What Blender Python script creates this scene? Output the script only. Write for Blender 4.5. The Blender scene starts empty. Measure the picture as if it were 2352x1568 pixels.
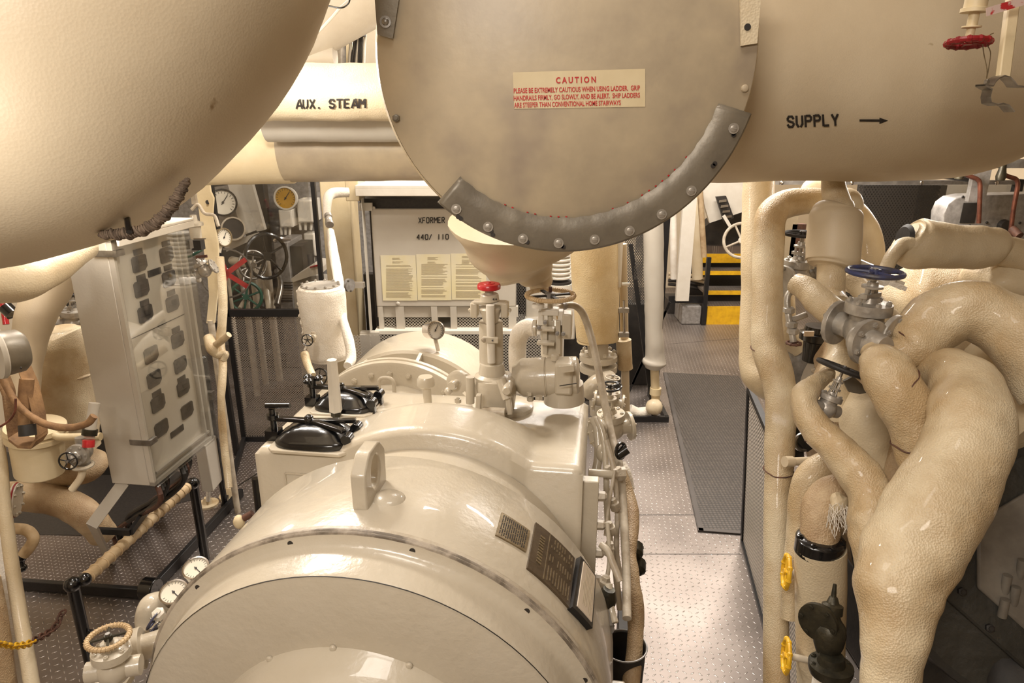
import bpy, bmesh, math, random
from mathutils import Vector, Matrix, Quaternion, noise
random.seed(7)
C = bpy.context.scene.collection
PI = math.pi
# ------------------------------------------------------------------ measuring helpers (photo pixel -> point in the room)
FL = 1580.0; TH = math.radians(18); HC = 2.5
CT, ST = math.cos(TH), math.sin(TH)
CAM = Vector((0, 0, HC))
def ray(px, py):
    u = (784 - py) / FL
    return Vector(((px - 1176) / FL, CT + u * ST, -ST + u * CT))
def V(px, py, d): return CAM + ray(px, py) * d
def G(px, py, z=0.0):
    r = ray(px, py); return CAM + r * ((z - HC) / r.z)
def YP(px, py, y):
    r = ray(px, py); return CAM + r * (y / r.y)
def XP(px, py, x):
    r = ray(px, py); return CAM + r * (x / r.x)
def depth(p): return p.y * CT - (p.z - HC) * ST
def rp(px, p): return px * depth(p) / FL
AZ = math.radians(7.8)
MO = Vector((-.3476, 1.363, 0))
EX = Vector((math.cos(AZ), -math.sin(AZ), 0)); EY = Vector((math.sin(AZ), math.cos(AZ), 0)); EZ = Vector((0, 0, 1))
def m2w(x, y, z): return MO + EX * x + EY * y + EZ * z
def w2m(p):
    q = p - MO; return Vector((q.dot(EX), q.dot(EY), p.z))
def QY(px, py, my):
    r = ray(px, py); return CAM + r * ((my - (CAM - MO).dot(EY)) / r.dot(EY))
MM = Matrix.Translation(MO) @ Matrix.Rotation(-AZ, 4, 'Z')
# ------------------------------------------------------------------ materials
def srgb(r, g, b):
    f = lambda c: c / 12.92 if c <= .04045 else ((c + .055) / 1.055) ** 2.4
    return (f(r / 255), f(g / 255), f(b / 255), 1)
class N:
    def __init__(s, name):
        s.m = bpy.data.materials.new(name); s.m.use_nodes = True; s.t = s.m.node_tree
        s.b = s.t.nodes['Principled BSDF']; s.out = s.t.nodes['Material Output']
    def n(s, typ, **kw):
        o = s.t.nodes.new(typ)
        for k, v in kw.items():
            if k.startswith('i_'):
                k = k[2:]; k = int(k) if k.isdigit() else k
                if isinstance(v, bpy.types.NodeSocket): s.t.links.new(v, o.inputs[k])
                else: o.inputs[k].default_value = v
            else: setattr(o, k, v)
        return o
    def l(s, a, b): s.t.links.new(a, b)
    def math(s, op, a, b=None, c=None, clamp=False):
        o = s.n('ShaderNodeMath', operation=op); o.use_clamp = clamp
        for i, v in enumerate((a, b, c)):
            if v is None: continue
            if isinstance(v, bpy.types.NodeSocket): s.l(v, o.inputs[i])
            else: o.inputs[i].default_value = v
        return o.outputs[0]
    def coord(s, scale=1.0):
        tc = s.n('ShaderNodeTexCoord'); mp = s.n('ShaderNodeMapping'); s.l(tc.outputs['Object'], mp.inputs[0])
        mp.inputs['Scale'].default_value = (scale,) * 3 if not hasattr(scale, '__len__') else scale
        return mp.outputs[0]
def paint(name, col, col2=None, rough=.5, metal=0, nscale=6, lo=.35, hi=.7, bump=.15, bscale=40, bdist=.004, spots=None, coat=0, fine=0):
    k = N(name); b = k.b
    b.inputs['Roughness'].default_value = rough; b.inputs['Metallic'].default_value = metal
    b.inputs['Coat Weight'].default_value = coat
    co = k.coord()
    col2 = col2 or tuple(c * .8 for c in col[:3]) + (1,)
    nz = k.n('ShaderNodeTexNoise', i_Vector=co, i_Scale=nscale, i_Detail=6.0, i_Roughness=.6)
    rm = k.n('ShaderNodeValToRGB', i_Fac=nz.outputs[0])
    rm.color_ramp.elements[0].position = lo; rm.color_ramp.elements[0].color = col2
    rm.color_ramp.elements[1].position = hi; rm.color_ramp.elements[1].color = col
    cs = rm.outputs[0]
    if spots:
        n2 = k.n('ShaderNodeTexNoise', i_Vector=co, i_Scale=spots[1], i_Detail=4.0)
        r2 = k.n('ShaderNodeValToRGB', i_Fac=n2.outputs[0])
        r2.color_ramp.elements[0].position = spots[2]; r2.color_ramp.elements[0].color = (0, 0, 0, 1)
        r2.color_ramp.elements[1].position = spots[2] + spots[3]; r2.color_ramp.elements[1].color = (1, 1, 1, 1)
        mx = k.n('ShaderNodeMix', data_type='RGBA'); k.l(r2.outputs[0], mx.inputs['Factor'])
        k.l(cs, mx.inputs['A']); mx.inputs['B'].default_value = spots[0]; cs = mx.outputs['Result']
    k.l(cs, b.inputs['Base Color'])
    if bump:
        n3 = k.n('ShaderNodeTexNoise', i_Vector=co, i_Scale=bscale, i_Detail=5.0, i_Roughness=.55)
        h = n3.outputs[0]
        if fine:
            wv = k.n('ShaderNodeTexVoronoi', i_Vector=co, i_Scale=fine)
            h = k.math('ADD', h, k.math('MULTIPLY', wv.outputs['Distance'], .35))
        bp = k.n('ShaderNodeBump', i_Strength=bump, i_Distance=bdist, i_Height=h); k.l(bp.outputs[0], b.inputs['Normal'])
    return k.m
M = {}
M['lag'] = paint('cream_painted_lagging', srgb(215, 201, 173), srgb(200, 181, 147), .5, nscale=3, bump=.3, bscale=10, bdist=.008, spots=(srgb(186, 158, 116), 3, .66, .12), fine=160, coat=.1)
M['lag_smooth'] = paint('smooth_cream_lagging', srgb(208, 193, 166), srgb(193, 175, 146), .5, nscale=1.6, bump=.12, bscale=16, bdist=.006, spots=(srgb(150, 125, 90), 9, .74, .03), fine=220)
M['lag_old'] = paint('old_shellacked_lagging', srgb(213, 198, 168), srgb(180, 155, 117), .42, nscale=4, lo=.38, hi=.62, bump=.38, bscale=7, bdist=.012, spots=(srgb(222, 210, 192), 7, .66, .06), fine=230, coat=.15)
M['lag_brown'] = paint('stained_brown_lagging', srgb(192, 170, 136), srgb(150, 122, 88), .55, nscale=6, bump=.5, bscale=13, bdist=.01, fine=200)
M['white_lag'] = paint('white_plastered_lagging', srgb(236, 230, 219), srgb(220, 210, 194), .65, nscale=8, bump=.5, bscale=18, bdist=.008, fine=150)
M['cream'] = paint('cream_enamel', srgb(222, 206, 172), srgb(208, 189, 150), .45, nscale=4, bump=.2, bscale=60)
M['disc'] = paint('buff_painted_steel_disc', srgb(190, 174, 146), srgb(156, 142, 122), .42, nscale=2.2, lo=.32, hi=.62, bump=.12, bscale=50, spots=(srgb(150, 136, 122), 3.1, .55, .2))
M['mach'] = paint('warm_grey_machine_enamel', srgb(196, 186, 168), srgb(187, 176, 156), .28, nscale=3, bump=.55, bscale=48, bdist=.003, coat=.4)
M['mach_dirty'] = paint('worn_grey_machine_enamel', srgb(196, 186, 168), srgb(160, 146, 126), .4, nscale=14, bump=.5, bscale=60, bdist=.004)
M['grey'] = paint('light_grey_cabinet_enamel', srgb(190, 184, 172), srgb(183, 175, 162), .42, nscale=3, bump=.1, bscale=90)
M['offwhite'] = paint('offwhite_enamel', srgb(219, 213, 201), srgb(208, 200, 186), .4, nscale=5, bump=.15, bscale=60)
M['alu'] = paint('aluminium_painted_casting', srgb(190, 184, 174), srgb(150, 143, 133), .36, metal=.45, nscale=14, bump=.4, bscale=60, bdist=.003)
M['steel'] = paint('bare_steel', srgb(175, 172, 168), srgb(130, 126, 120), .3, metal=.9, nscale=20, bump=.1)
M['strap'] = paint('grey_sheet_steel_strap', srgb(130, 121, 105), srgb(108, 100, 87), .4, metal=.25, nscale=5, bump=.5, bscale=11, bdist=.006)
M['chrome'] = paint('chromed_bezel', srgb(205, 200, 195), None, .16, metal=1, bump=0)
M['black'] = paint('black_gloss_enamel', srgb(20, 19, 20), srgb(12, 12, 13), .2, nscale=10, bump=.25, bscale=45, bdist=.003, coat=.5)
M['black_matt'] = paint('black_frame_paint', srgb(30, 29, 30), srgb(22, 21, 22), .4, nscale=10, bump=.2, bscale=60)
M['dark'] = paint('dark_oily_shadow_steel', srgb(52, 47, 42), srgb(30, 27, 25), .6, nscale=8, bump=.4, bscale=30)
M['plategrey'] = paint('dull_grey_inspection_plate', srgb(128, 122, 112), srgb(98, 92, 84), .4, nscale=8, bump=.3, bscale=30)
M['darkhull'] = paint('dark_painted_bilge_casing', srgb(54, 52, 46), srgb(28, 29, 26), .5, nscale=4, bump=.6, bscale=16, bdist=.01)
M['brass_dark'] = paint('dark_bronze_valve', srgb(72, 66, 50), srgb(42, 40, 32), .42, metal=.5, nscale=18, bump=.5, bscale=50)
M['red'] = paint('red_enamel', srgb(190, 28, 36), srgb(160, 20, 28), .35, nscale=14, bump=.3, bscale=70, coat=.4)
M['darkred'] = paint('dark_red_enamel', srgb(150, 22, 30), srgb(118, 16, 24), .4, nscale=14, bump=.3, bscale=70)
M['blue'] = paint('blue_handwheel_paint', srgb(52, 62, 108), srgb(66, 62, 62), .4, nscale=20, bump=.4, bscale=60)
M['green'] = paint('green_handwheel_paint', srgb(16, 88, 66), srgb(14, 66, 52), .4, nscale=14, bump=.2)
M['yellow'] = paint('yellow_enamel', srgb(232, 184, 30), srgb(205, 155, 25), .45, nscale=14, bump=.3, bscale=70)
M['rust'] = paint('rusty_iron', srgb(110, 72, 54), srgb(66, 44, 36), .7, nscale=30, bump=.4)
M['copper'] = paint('copper_tube', srgb(140, 88, 70), srgb(96, 60, 50), .35, metal=.6, nscale=20, bump=.1)
M['rope'] = paint('dark_hemp_rope', srgb(120, 102, 84), srgb(78, 64, 52), .85, nscale=40, bump=.6, bscale=90)
M['cord'] = paint('cream_cord_wrapping', srgb(214, 190, 152), srgb(186, 158, 118), .6, nscale=14, bump=.5, bscale=70)
M['canvas'] = paint('brown_canvas_hose', srgb(160, 124, 84), srgb(120, 90, 62), .8, nscale=18, bump=.5, bscale=120)
M['paper'] = paint('yellowed_paper', srgb(214, 207, 188), srgb(214, 202, 156), .55, nscale=3, bump=0)
M['card'] = paint('white_card', srgb(220, 205, 185), srgb(208, 192, 172), .5, nscale=5, bump=0)
M['stickerbuff'] = paint('buff_sticker', srgb(212, 196, 160), srgb(200, 182, 145), .45, nscale=6, bump=.05)
M['ink'] = paint('black_stencil_and_void', srgb(36, 32, 30), srgb(52, 47, 43), .5, nscale=60, bump=0)
M['inkfaint'] = paint('faded_print', srgb(168, 158, 134), srgb(180, 168, 140), .6, nscale=60, bump=0)
M['inkred'] = paint('red_print', srgb(190, 32, 34), srgb(176, 44, 40), .5, nscale=60, bump=0)
M['brass'] = paint('tarnished_brass_plate', srgb(158, 144, 116), srgb(120, 104, 80), .35, metal=.7, nscale=40, bump=.3, bscale=90)
M['bronzeplate'] = paint('dark_bronze_plate', srgb(110, 96, 78), srgb(84, 72, 58), .35, metal=.6, nscale=20, bump=.3, bscale=90)
M['dial'] = paint('gauge_dial_face', srgb(226, 218, 200), None, .4, bump=0)
M['dialyellow'] = paint('yellow_gauge_dial', srgb(198, 152, 52), srgb(176, 134, 44), .4, nscale=5, bump=0)
M['win'] = paint('dark_meter_glass', srgb(46, 44, 44), srgb(84, 80, 78), .25, nscale=24, lo=.3, hi=.7, bump=0)
M['rubber'] = paint('black_rubber_mat', srgb(82, 76, 72), srgb(72, 66, 62), .6, nscale=3, bump=0)
M['rawhull'] = paint('white_bulkhead_paint', srgb(205, 190, 165), srgb(190, 172, 144), .5, nscale=1.2, bump=.2, bscale=12)
M['seam'] = paint('worn_seam_paint', srgb(168, 156, 140), srgb(104, 94, 82), .5, nscale=16, lo=.4, hi=.6, bump=.4, bscale=60)
M['greymetal'] = paint('scratched_grey_steel_plate', srgb(158, 154, 150), srgb(122, 118, 114), .38, metal=.15, nscale=25, bump=.2)
# tread plate
def tread(name, pitch, c0, c1, rough, metal=.75, amp=.9, blend=0):
    k = N(name); b = k.b
    tc = k.n('ShaderNodeTexCoord'); sp = k.n('ShaderNodeSeparateXYZ', i_0=tc.outputs['Object'])
    x = k.math('DIVIDE', sp.outputs[0], pitch); y = k.math('DIVIDE', sp.outputs[1], pitch)
    # rotate by the walkway's direction
    ca, sa = math.cos(AZ), math.sin(AZ)
    xr = k.math('SUBTRACT', k.math('MULTIPLY', x, ca), k.math('MULTIPLY', y, sa))
    yr = k.math('ADD', k.math('MULTIPLY', x, sa), k.math('MULTIPLY', y, ca))
    fx = k.math('SUBTRACT', k.math('FRACT', xr), .5); fy = k.math('SUBTRACT', k.math('FRACT', yr), .5)
    par = k.math('FLOORED_MODULO', k.math('ADD', k.math('FLOOR', xr), k.math('FLOOR', yr)), 2.0)
    sg = k.math('SUBTRACT', k.math('MULTIPLY', par, 2.0), 1.0)
    a = k.math('ADD', fx, k.math('MULTIPLY', fy, sg)); c = k.math('SUBTRACT', fx, k.math('MULTIPLY', fy, sg))
    e = k.math('ADD', k.math('POWER', k.math('DIVIDE', a, .50), 2.0), k.math('POWER', k.math('DIVIDE', c, .13), 2.0))
    h = k.math('SUBTRACT', 1.0, e, clamp=True)
    h = k.math('POWER', h, .6)
    nz = k.n('ShaderNodeTexNoise', i_Vector=tc.outputs['Object'], i_Scale=1.6, i_Detail=6.0)
    rm = k.n('ShaderNodeValToRGB', i_Fac=nz.outputs[0])
    rm.color_ramp.elements[0].position = .35; rm.color_ramp.elements[0].color = c0
    rm.color_ramp.elements[1].position = .65; rm.color_ramp.elements[1].color = c1
    mx = k.n('ShaderNodeMix', data_type='RGBA'); k.l(k.math('MULTIPLY', h, .9), mx.inputs['Factor'])
    k.l(rm.outputs[0], mx.inputs['A']); mx.inputs['B'].default_value = srgb(214, 206, 200)
    k.l(mx.outputs['Result'], b.inputs['Base Color'])
    b.inputs['Metallic'].default_value = metal
    k.l(k.math('SUBTRACT', rough, k.math('MULTIPLY', h, .12)), b.inputs['Roughness'])
    bp = k.n('ShaderNodeBump', i_Strength=amp, i_Distance=.003, i_Height=h); k.l(bp.outputs[0], b.inputs['Normal'])
    return k.m
M['tread'] = tread('diamond_tread_plate', .036, srgb(120, 111, 105), srgb(154, 144, 137), .38, amp=1.0)
M['tread_dark'] = tread('dark_worn_tread_plate', .026, srgb(96, 86, 80), srgb(132, 120, 112), .5, amp=.6)
def mesh_mat(name, col, sx, sy, hole, rough=.4, metal=.4, axes=(0, 2)):
    """expanded metal: a staggered lattice of diamond holes"""
    k = N(name); b = k.b; b.inputs['Base Color'].default_value = col; b.inputs['Roughness'].default_value = rough; b.inputs['Metallic'].default_value = metal
    tc = k.n('ShaderNodeTexCoord'); sp = k.n('ShaderNodeSeparateXYZ', i_0=tc.outputs['Object'])
    x = k.math('DIVIDE', sp.outputs[axes[0]], sx); y = k.math('DIVIDE', sp.outputs[axes[1]], sy)
    row = k.math('FLOORED_MODULO', k.math('FLOOR', y), 2.0)
    fx = k.math('ABSOLUTE', k.math('SUBTRACT', k.math('FRACT', k.math('ADD', x, k.math('MULTIPLY', row, .5))), .5))
    fy = k.math('ABSOLUTE', k.math('SUBTRACT', k.math('FRACT', y), .5))
    e = k.math('ADD', fx, k.math('MULTIPLY', fy, .5))
    o = k.math('LESS_THAN', e, hole)
    tr = k.n('ShaderNodeBsdfTransparent'); ms = k.n('ShaderNodeMixShader', i_Fac=o, i_1=b.outputs[0], i_2=tr.outputs[0])
    k.l(ms.outputs[0], k.out.inputs[0]); return k.m
M['mesh_grey'] = mesh_mat('grey_expanded_metal', srgb(190, 184, 174), .026, .012, .36)
M['mesh_black'] = mesh_mat('dark_expanded_metal', srgb(150, 140, 130), .02, .01, .36)
M['mesh_perf'] = mesh_mat('perforated_screen', srgb(92, 88, 84), .02, .014, .33)
def glassy(name, tint, refl, rough=.03):
    k = N(name); gl = k.n('ShaderNodeBsdfGlossy', i_Roughness=rough); gl.inputs['Color'].default_value = (.9, .9, .9, 1)
    tr = k.n('ShaderNodeBsdfTransparent'); tr.inputs['Color'].default_value = tint
    lw = k.n('ShaderNodeLayerWeight', i_Blend=.35)
    f = k.math('ADD', k.math('MULTIPLY', lw.outputs['Fresnel'], .18), refl, clamp=True)
    ms = k.n('ShaderNodeMixShader', i_Fac=f, i_1=tr.outputs[0], i_2=gl.outputs[0]); k.l(ms.outputs[0], k.out.inputs[0])
    k.t.nodes.remove(k.b); return k.m
M['acrylic'] = glassy('clear_acrylic_sheet', (.93, .93, .92, 1), .05)
M['screenglass'] = glassy('clear_screen_pane', (.86, .86, .85, 1), .06)
# louvred guard
def louvre_mat():
    k = N('pale_ribbed_guard'); b = k.b; b.inputs['Roughness'].default_value = .45
    tc = k.n('ShaderNodeTexCoord'); sp = k.n('ShaderNodeSeparateXYZ', i_0=tc.outputs['Object'])
    w = k.math('ABSOLUTE', k.math('SUBTRACT', k.math('FRACT', k.math('DIVIDE', sp.outputs[2], .021)), .5))
    rm = k.n('ShaderNodeValToRGB', i_Fac=w); rm.color_ramp.elements[0].position = .22; rm.color_ramp.elements[0].color = srgb(226, 216, 204)
    rm.color_ramp.elements[1].position = .30; rm.color_ramp.elements[1].color = srgb(66, 60, 56)
    k.l(rm.outputs[0], b.inputs['Base Color'])
    bp = k.n('ShaderNodeBump', i_Strength=.6, i_Distance=.004, i_Height=w, invert=True); k.l(bp.outputs[0], b.inputs['Normal'])
    return k.m
M['louvre'] = louvre_mat()
def matmat():
    k = N('ribbed_rubber_mat'); b = k.b; b.inputs['Roughness'].default_value = .5; b.inputs['Base Color'].default_value = srgb(78, 72, 69)
    tc = k.n('ShaderNodeTexCoord'); vo = k.n('ShaderNodeTexVoronoi', i_Vector=tc.outputs['Object'], i_Scale=42.0); vo.inputs['Randomness'].default_value = .1
    rm = k.n('ShaderNodeValToRGB', i_Fac=vo.outputs['Distance']); rm.color_ramp.elements[0].color = srgb(118, 108, 99); rm.color_ramp.elements[1].color = srgb(50, 45, 41); rm.color_ramp.elements[1].position = .6
    k.l(rm.outputs[0], b.inputs['Base Color'])
    bp = k.n('ShaderNodeBump', i_Strength=.8, i_Distance=.003, i_Height=vo.outputs['Distance'], invert=True); k.l(bp.outputs[0], b.inputs['Normal'])
    return k.m
M['matrubber'] = matmat()
# ------------------------------------------------------------------ mesh builder
def frame(n):
    n = n.normalized(); a = Vector((0, 0, 1)) if abs(n.z) < .9 else Vector((1, 0, 0))
    u = a.cross(n).normalized(); return u, n.cross(u).normalized(), n
class MB:
    def __init__(s, mat=None): s.v = []; s.f = []; s.mt = mat
    def add(s, vs, fs):
        o = len(s.v)
        s.v += [(s.mt @ Vector(p)) if s.mt else Vector(p) for p in vs]
        s.f += [tuple(i + o for i in f) for f in fs]; return s
    def box(s, c, sz, R=None):
        c = Vector(c); hx, hy, hz = sz[0] / 2, sz[1] / 2, sz[2] / 2
        vs = [Vector((x * hx, y * hy, z * hz)) for x in (-1, 1) for y in (-1, 1) for z in (-1, 1)]
        if R is not None: vs = [R @ v for v in vs]
        return s.add([c + v for v in vs], [(0, 1, 3, 2), (4, 6, 7, 5), (0, 4, 5, 1), (2, 3, 7, 6), (0, 2, 6, 4), (1, 5, 7, 3)])
    def bx(s, a, b):
        return s.box([(a[i] + b[i]) / 2 for i in range(3)], [abs(b[i] - a[i]) for i in range(3)])
    def rev(s, o, ax, prof, seg=32, cap=True):
        """surface of revolution; prof = (distance along axis, radius)"""
        o = Vector(o); u, w, n = frame(Vector(ax)); vs = []; fs = []
        for (t, r) in prof:
            for i in range(seg):
                a = 2 * PI * i / seg; vs.append(o + n * t + (u * math.cos(a) + w * math.sin(a)) * max(r, 1e-5))
        for k in range(len(prof) - 1):
            for i in range(seg):
                j = (i + 1) % seg; fs.append((k * seg + i, k * seg + j, (k + 1) * seg + j, (k + 1) * seg + i))
        if cap:
            fs.append(tuple(reversed(range(seg)))); fs.append(tuple((len(prof) - 1) * seg + i for i in range(seg)))
        return s.add(vs, fs)
    def cyl(s, a, b, r, r2=None, seg=20):
        a = Vector(a); b = Vector(b); d = b - a
        return s.rev(a, d, [(0, r), (d.length, r if r2 is None else r2)], seg)
    def tube(s, pts, rad, seg=16, sub=6, lump=0, lf=6, closed=False, seed=0):
        P = [Vector(p) for p in pts]; n = len(P)
        Rr = list(rad) if hasattr(rad, '__len__') else [rad] * n
        if sub > 1 and n > 2 or closed:
            Q = []; q = []
            for i in range(n if closed else n - 1):
                p0 = P[(i - 1) % n] if closed or i > 0 else P[0] * 2 - P[1]
                p1 = P[i]; p2 = P[(i + 1) % n]; p3 = P[(i + 2) % n] if closed or i + 2 < n else P[-1] * 2 - P[-2]
                for k in range(sub):
                    t = k / sub; t2 = t * t; t3 = t2 * t
                    Q.append(.5 * ((2 * p1) + (p2 - p0) * t + (2 * p0 - 5 * p1 + 4 * p2 - p3) * t2 + (3 * p1 - p0 - 3 * p2 + p3) * t3))
                    e = t * t * (3 - 2 * t); q.append(Rr[i] * (1 - e) + Rr[(i + 1) % n] * e)
            if not closed: Q.append(P[-1]); q.append(Rr[-1])
            P, Rr = Q, q
        elif lump and n == 2:
            m = max(2, int((P[1] - P[0]).length / .03))
            Rr = [Rr[0] + (Rr[1] - Rr[0]) * k / m for k in range(m + 1)]; P = [P[0].lerp(P[1], k / m) for k in range(m + 1)]
        m = len(P); T = []
        for i in range(m):
            d = (P[(i + 1) % m] - P[i - 1]) if closed else (P[min(i + 1, m - 1)] - P[max(i - 1, 0)])
            T.append(d.normalized())
        u, w, _ = frame(T[0]); vs = []; fs = []
        for i in range(m):
            if i:
                qd = T[i - 1].rotation_difference(T[i]); u = qd @ u
            w = T[i].cross(u).normalized(); u = w.cross(T[i]).normalized()
            for k in range(seg):
                a = 2 * PI * k / seg; dr = u * math.cos(a) + w * math.sin(a); r = Rr[i]
                if lump:
                    pp = P[i] + dr * r; r += lump * noise.fractal(pp * lf + Vector((seed, 0, 0)), 1, 2, 3)
                vs.append(P[i] + dr * r)
        for i in range(m if closed else m - 1):
            for k in range(seg):
                j = (k + 1) % seg; i2 = (i + 1) % m; fs.append((i * seg + k, i * seg + j, i2 * seg + j, i2 * seg + k))
        if not closed: fs.append(tuple(reversed(range(seg)))); fs.append(tuple((m - 1) * seg + k for k in range(seg)))
        return s.add(vs, fs)
    def ring(s, c, n, R, r, seg=32, ms=8):
        u, w, n = frame(Vector(n)); c = Vector(c)
        vs = []; fs = []
        for i in range(seg):
            a = 2 * PI * i / seg; d = u * math.cos(a) + w * math.sin(a)
            for k in range(ms):
                b = 2 * PI * k / ms; vs.append(c + d * (R + r * math.cos(b)) + n * r * math.sin(b))
        for i in range(seg):
            for k in range(ms):
                fs.append((i * ms + k, ((i + 1) % seg) * ms + k, ((i + 1) % seg) * ms + (k + 1) % ms, i * ms + (k + 1) % ms))
        return s.add(vs, fs)
    def ball(s, c, r, seg=16, sc=(1, 1, 1), lump=0, lf=6):
        c = Vector(c); vs = []; fs = []; h = seg // 2
        for i in range(h + 1):
            p = PI * i / h
            for k in range(seg):
                a = 2 * PI * k / seg; d = Vector((math.sin(p) * math.cos(a) * sc[0], math.sin(p) * math.sin(a) * sc[1], math.cos(p) * sc[2]))
                rr = r + (lump * noise.fractal((c + d * r) * lf, 1, 2, 3) if lump else 0)
                vs.append(c + d * rr)
        for i in range(h):
            for k in range(seg):
                j = (k + 1) % seg; fs.append((i * seg + k, (i + 1) * seg + k, (i + 1) * seg + j, i * seg + j))
        return s.add(vs, fs)
    def prism(s, poly, o, u, w, t):
        """outline in (u,w) pushed by vector t; outlines wind either way"""
        o = Vector(o); u = Vector(u); w = Vector(w); t = Vector(t); n = len(poly)
        vs = [o + u * a + w * b for a, b in poly] + [o + u * a + w * b + t for a, b in poly]
        fs = [tuple(reversed(range(n))), tuple(range(n, 2 * n))] + [(i, (i + 1) % n, n + (i + 1) % n, n + i) for i in range(n)]
        return s.add(vs, fs)
    def bar(s, a, b, w, h, up=(0, 0, 1)):
        a = Vector(a); b = Vector(b); d = (b - a); L = d.length; d.normalize(); up = Vector(up)
        x = d.cross(up)
        if x.length < 1e-4: x = d.cross(Vector((0, 1, 0)))
        x.normalize(); z = x.cross(d)
        R = Matrix((x, d, z)).transposed()
        return s.box((a + b) / 2, (w, L, h), R)
    def build(s, name, mat, parent=None, bevel=0, smooth=True, segs=2, angle=38):
        me = bpy.data.meshes.new(name)
        if parent is None:
            mn = [min(v[i] for v in s.v) for i in range(3)]; mx = [max(v[i] for v in s.v) for i in range(3)]
            off = Vector(((mn[0] + mx[0]) / 2, (mn[1] + mx[1]) / 2, mn[2]))
        else: off = ROOT[parent.name]
        me.from_pydata([v - off for v in s.v], [], s.f); me.validate()
        bm = bmesh.new(); bm.from_mesh(me); bmesh.ops.recalc_face_normals(bm, faces=bm.faces); bm.to_mesh(me); bm.free()
        if smooth: me.shade_smooth(); me.set_sharp_from_angle(angle=math.radians(angle))
        me.materials.append(M[mat] if isinstance(mat, str) else mat)
        o = bpy.data.objects.new(name, me); C.objects.link(o)
        if parent is None: o.location = off
        else: o.parent = parent
        ROOT[o.name] = off
        if bevel:
            b = o.modifiers.new('bevel', 'BEVEL'); b.width = bevel; b.segments = segs; b.limit_method = 'ANGLE'; b.angle_limit = math.radians(40); b.harden_normals = False
        return o
ROOT = {}
def thing(name, label, cat, loc, group=None):
    o = bpy.data.objects.new(name, None); C.objects.link(o); o.location = loc; o.empty_display_size = .05
    o['label'] = label; o['category'] = cat
    if group: o['group'] = group
    ROOT[o.name] = Vector(loc); return o
def tag(o, label, cat, group=None, kind=None):
    o['label'] = label; o['category'] = cat
    if group: o['group'] = group
    if kind: o['kind'] = kind
    return o
def struct(o, label=None):
    o['kind'] = 'structure'
    if label: o['label'] = label
    return o
BOLT = {}
def bolt(parent, pos, n, size=.012, mat='mach', kind='hex', name='bolt', washer=False):
    key = (kind, round(size, 4), mat, washer)
    if key not in BOLT:
        m = MB(); z = Vector((0, 0, 1))
        if washer: m.rev((0, 0, 0), z, [(-size * .1, size * 1.5), (size * .12, size * 1.5)], 18)
        if kind == 'hex': m.rev((0, 0, 0), z, [(-size * .3, size), (size * .75, size), (size * .85, size * .8)], 6); m.rev((0, 0, size * .8), z, [(0, size * .5), (size * .35, size * .5)], 10)
        elif kind == 'slot': m.rev((0, 0, 0), z, [(-size * .3, size), (size * .4, size * .95), (size * .55, size * .6)], 18); m.box((0, 0, size * .56), (size * 1.6, size * .22, size * .16))
        else: m.rev((0, 0, 0), z, [(-size * .3, size), (size * .1, size), (size * .45, size * .75), (size * .6, size * .3)], 14)
        me = bpy.data.meshes.new('bolt'); me.from_pydata(m.v, [], m.f); me.shade_smooth(); me.set_sharp_from_angle(angle=.6); me.materials.append(M[mat]); BOLT[key] = me
    o = bpy.data.objects.new(name, BOLT[key]); C.objects.link(o)
    off = ROOT[parent.name] if parent else Vector((0, 0, 0))
    u, w, nn = frame(Vector(n)); R = Matrix((u, w, nn)).transposed().to_4x4()
    o.matrix_basis = Matrix.Translation(Vector(pos) - off) @ R
    if parent: o.parent = parent
    return o
def wheel_mesh(m, c, n, R, r, spokes=5, hub=.22, dish=0.0, knobs=0, sr=None):
    u, w, n = frame(Vector(n)); c = Vector(c); sr = sr or r * .75
    m.ring(c, n, R, r, 36, 8)
    hc = c - n * dish
    m.rev(hc - n * r * 1.3, n, [(0, R * hub), (r * 2.6, R * hub * .9)], 14)
    for i in range(spokes):
        a = 2 * PI * (i + .3) / spokes; d = u * math.cos(a) + w * math.sin(a)
        m.cyl(hc + d * R * hub * .6, c + d * (R - r * .2), sr, sr * .85, 8)
    for i in range(knobs):
        a = 2 * PI * i / knobs; d = u * math.cos(a) + w * math.sin(a); m.ball(c + d * R, r * 1.35, 8)
    return m
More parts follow.
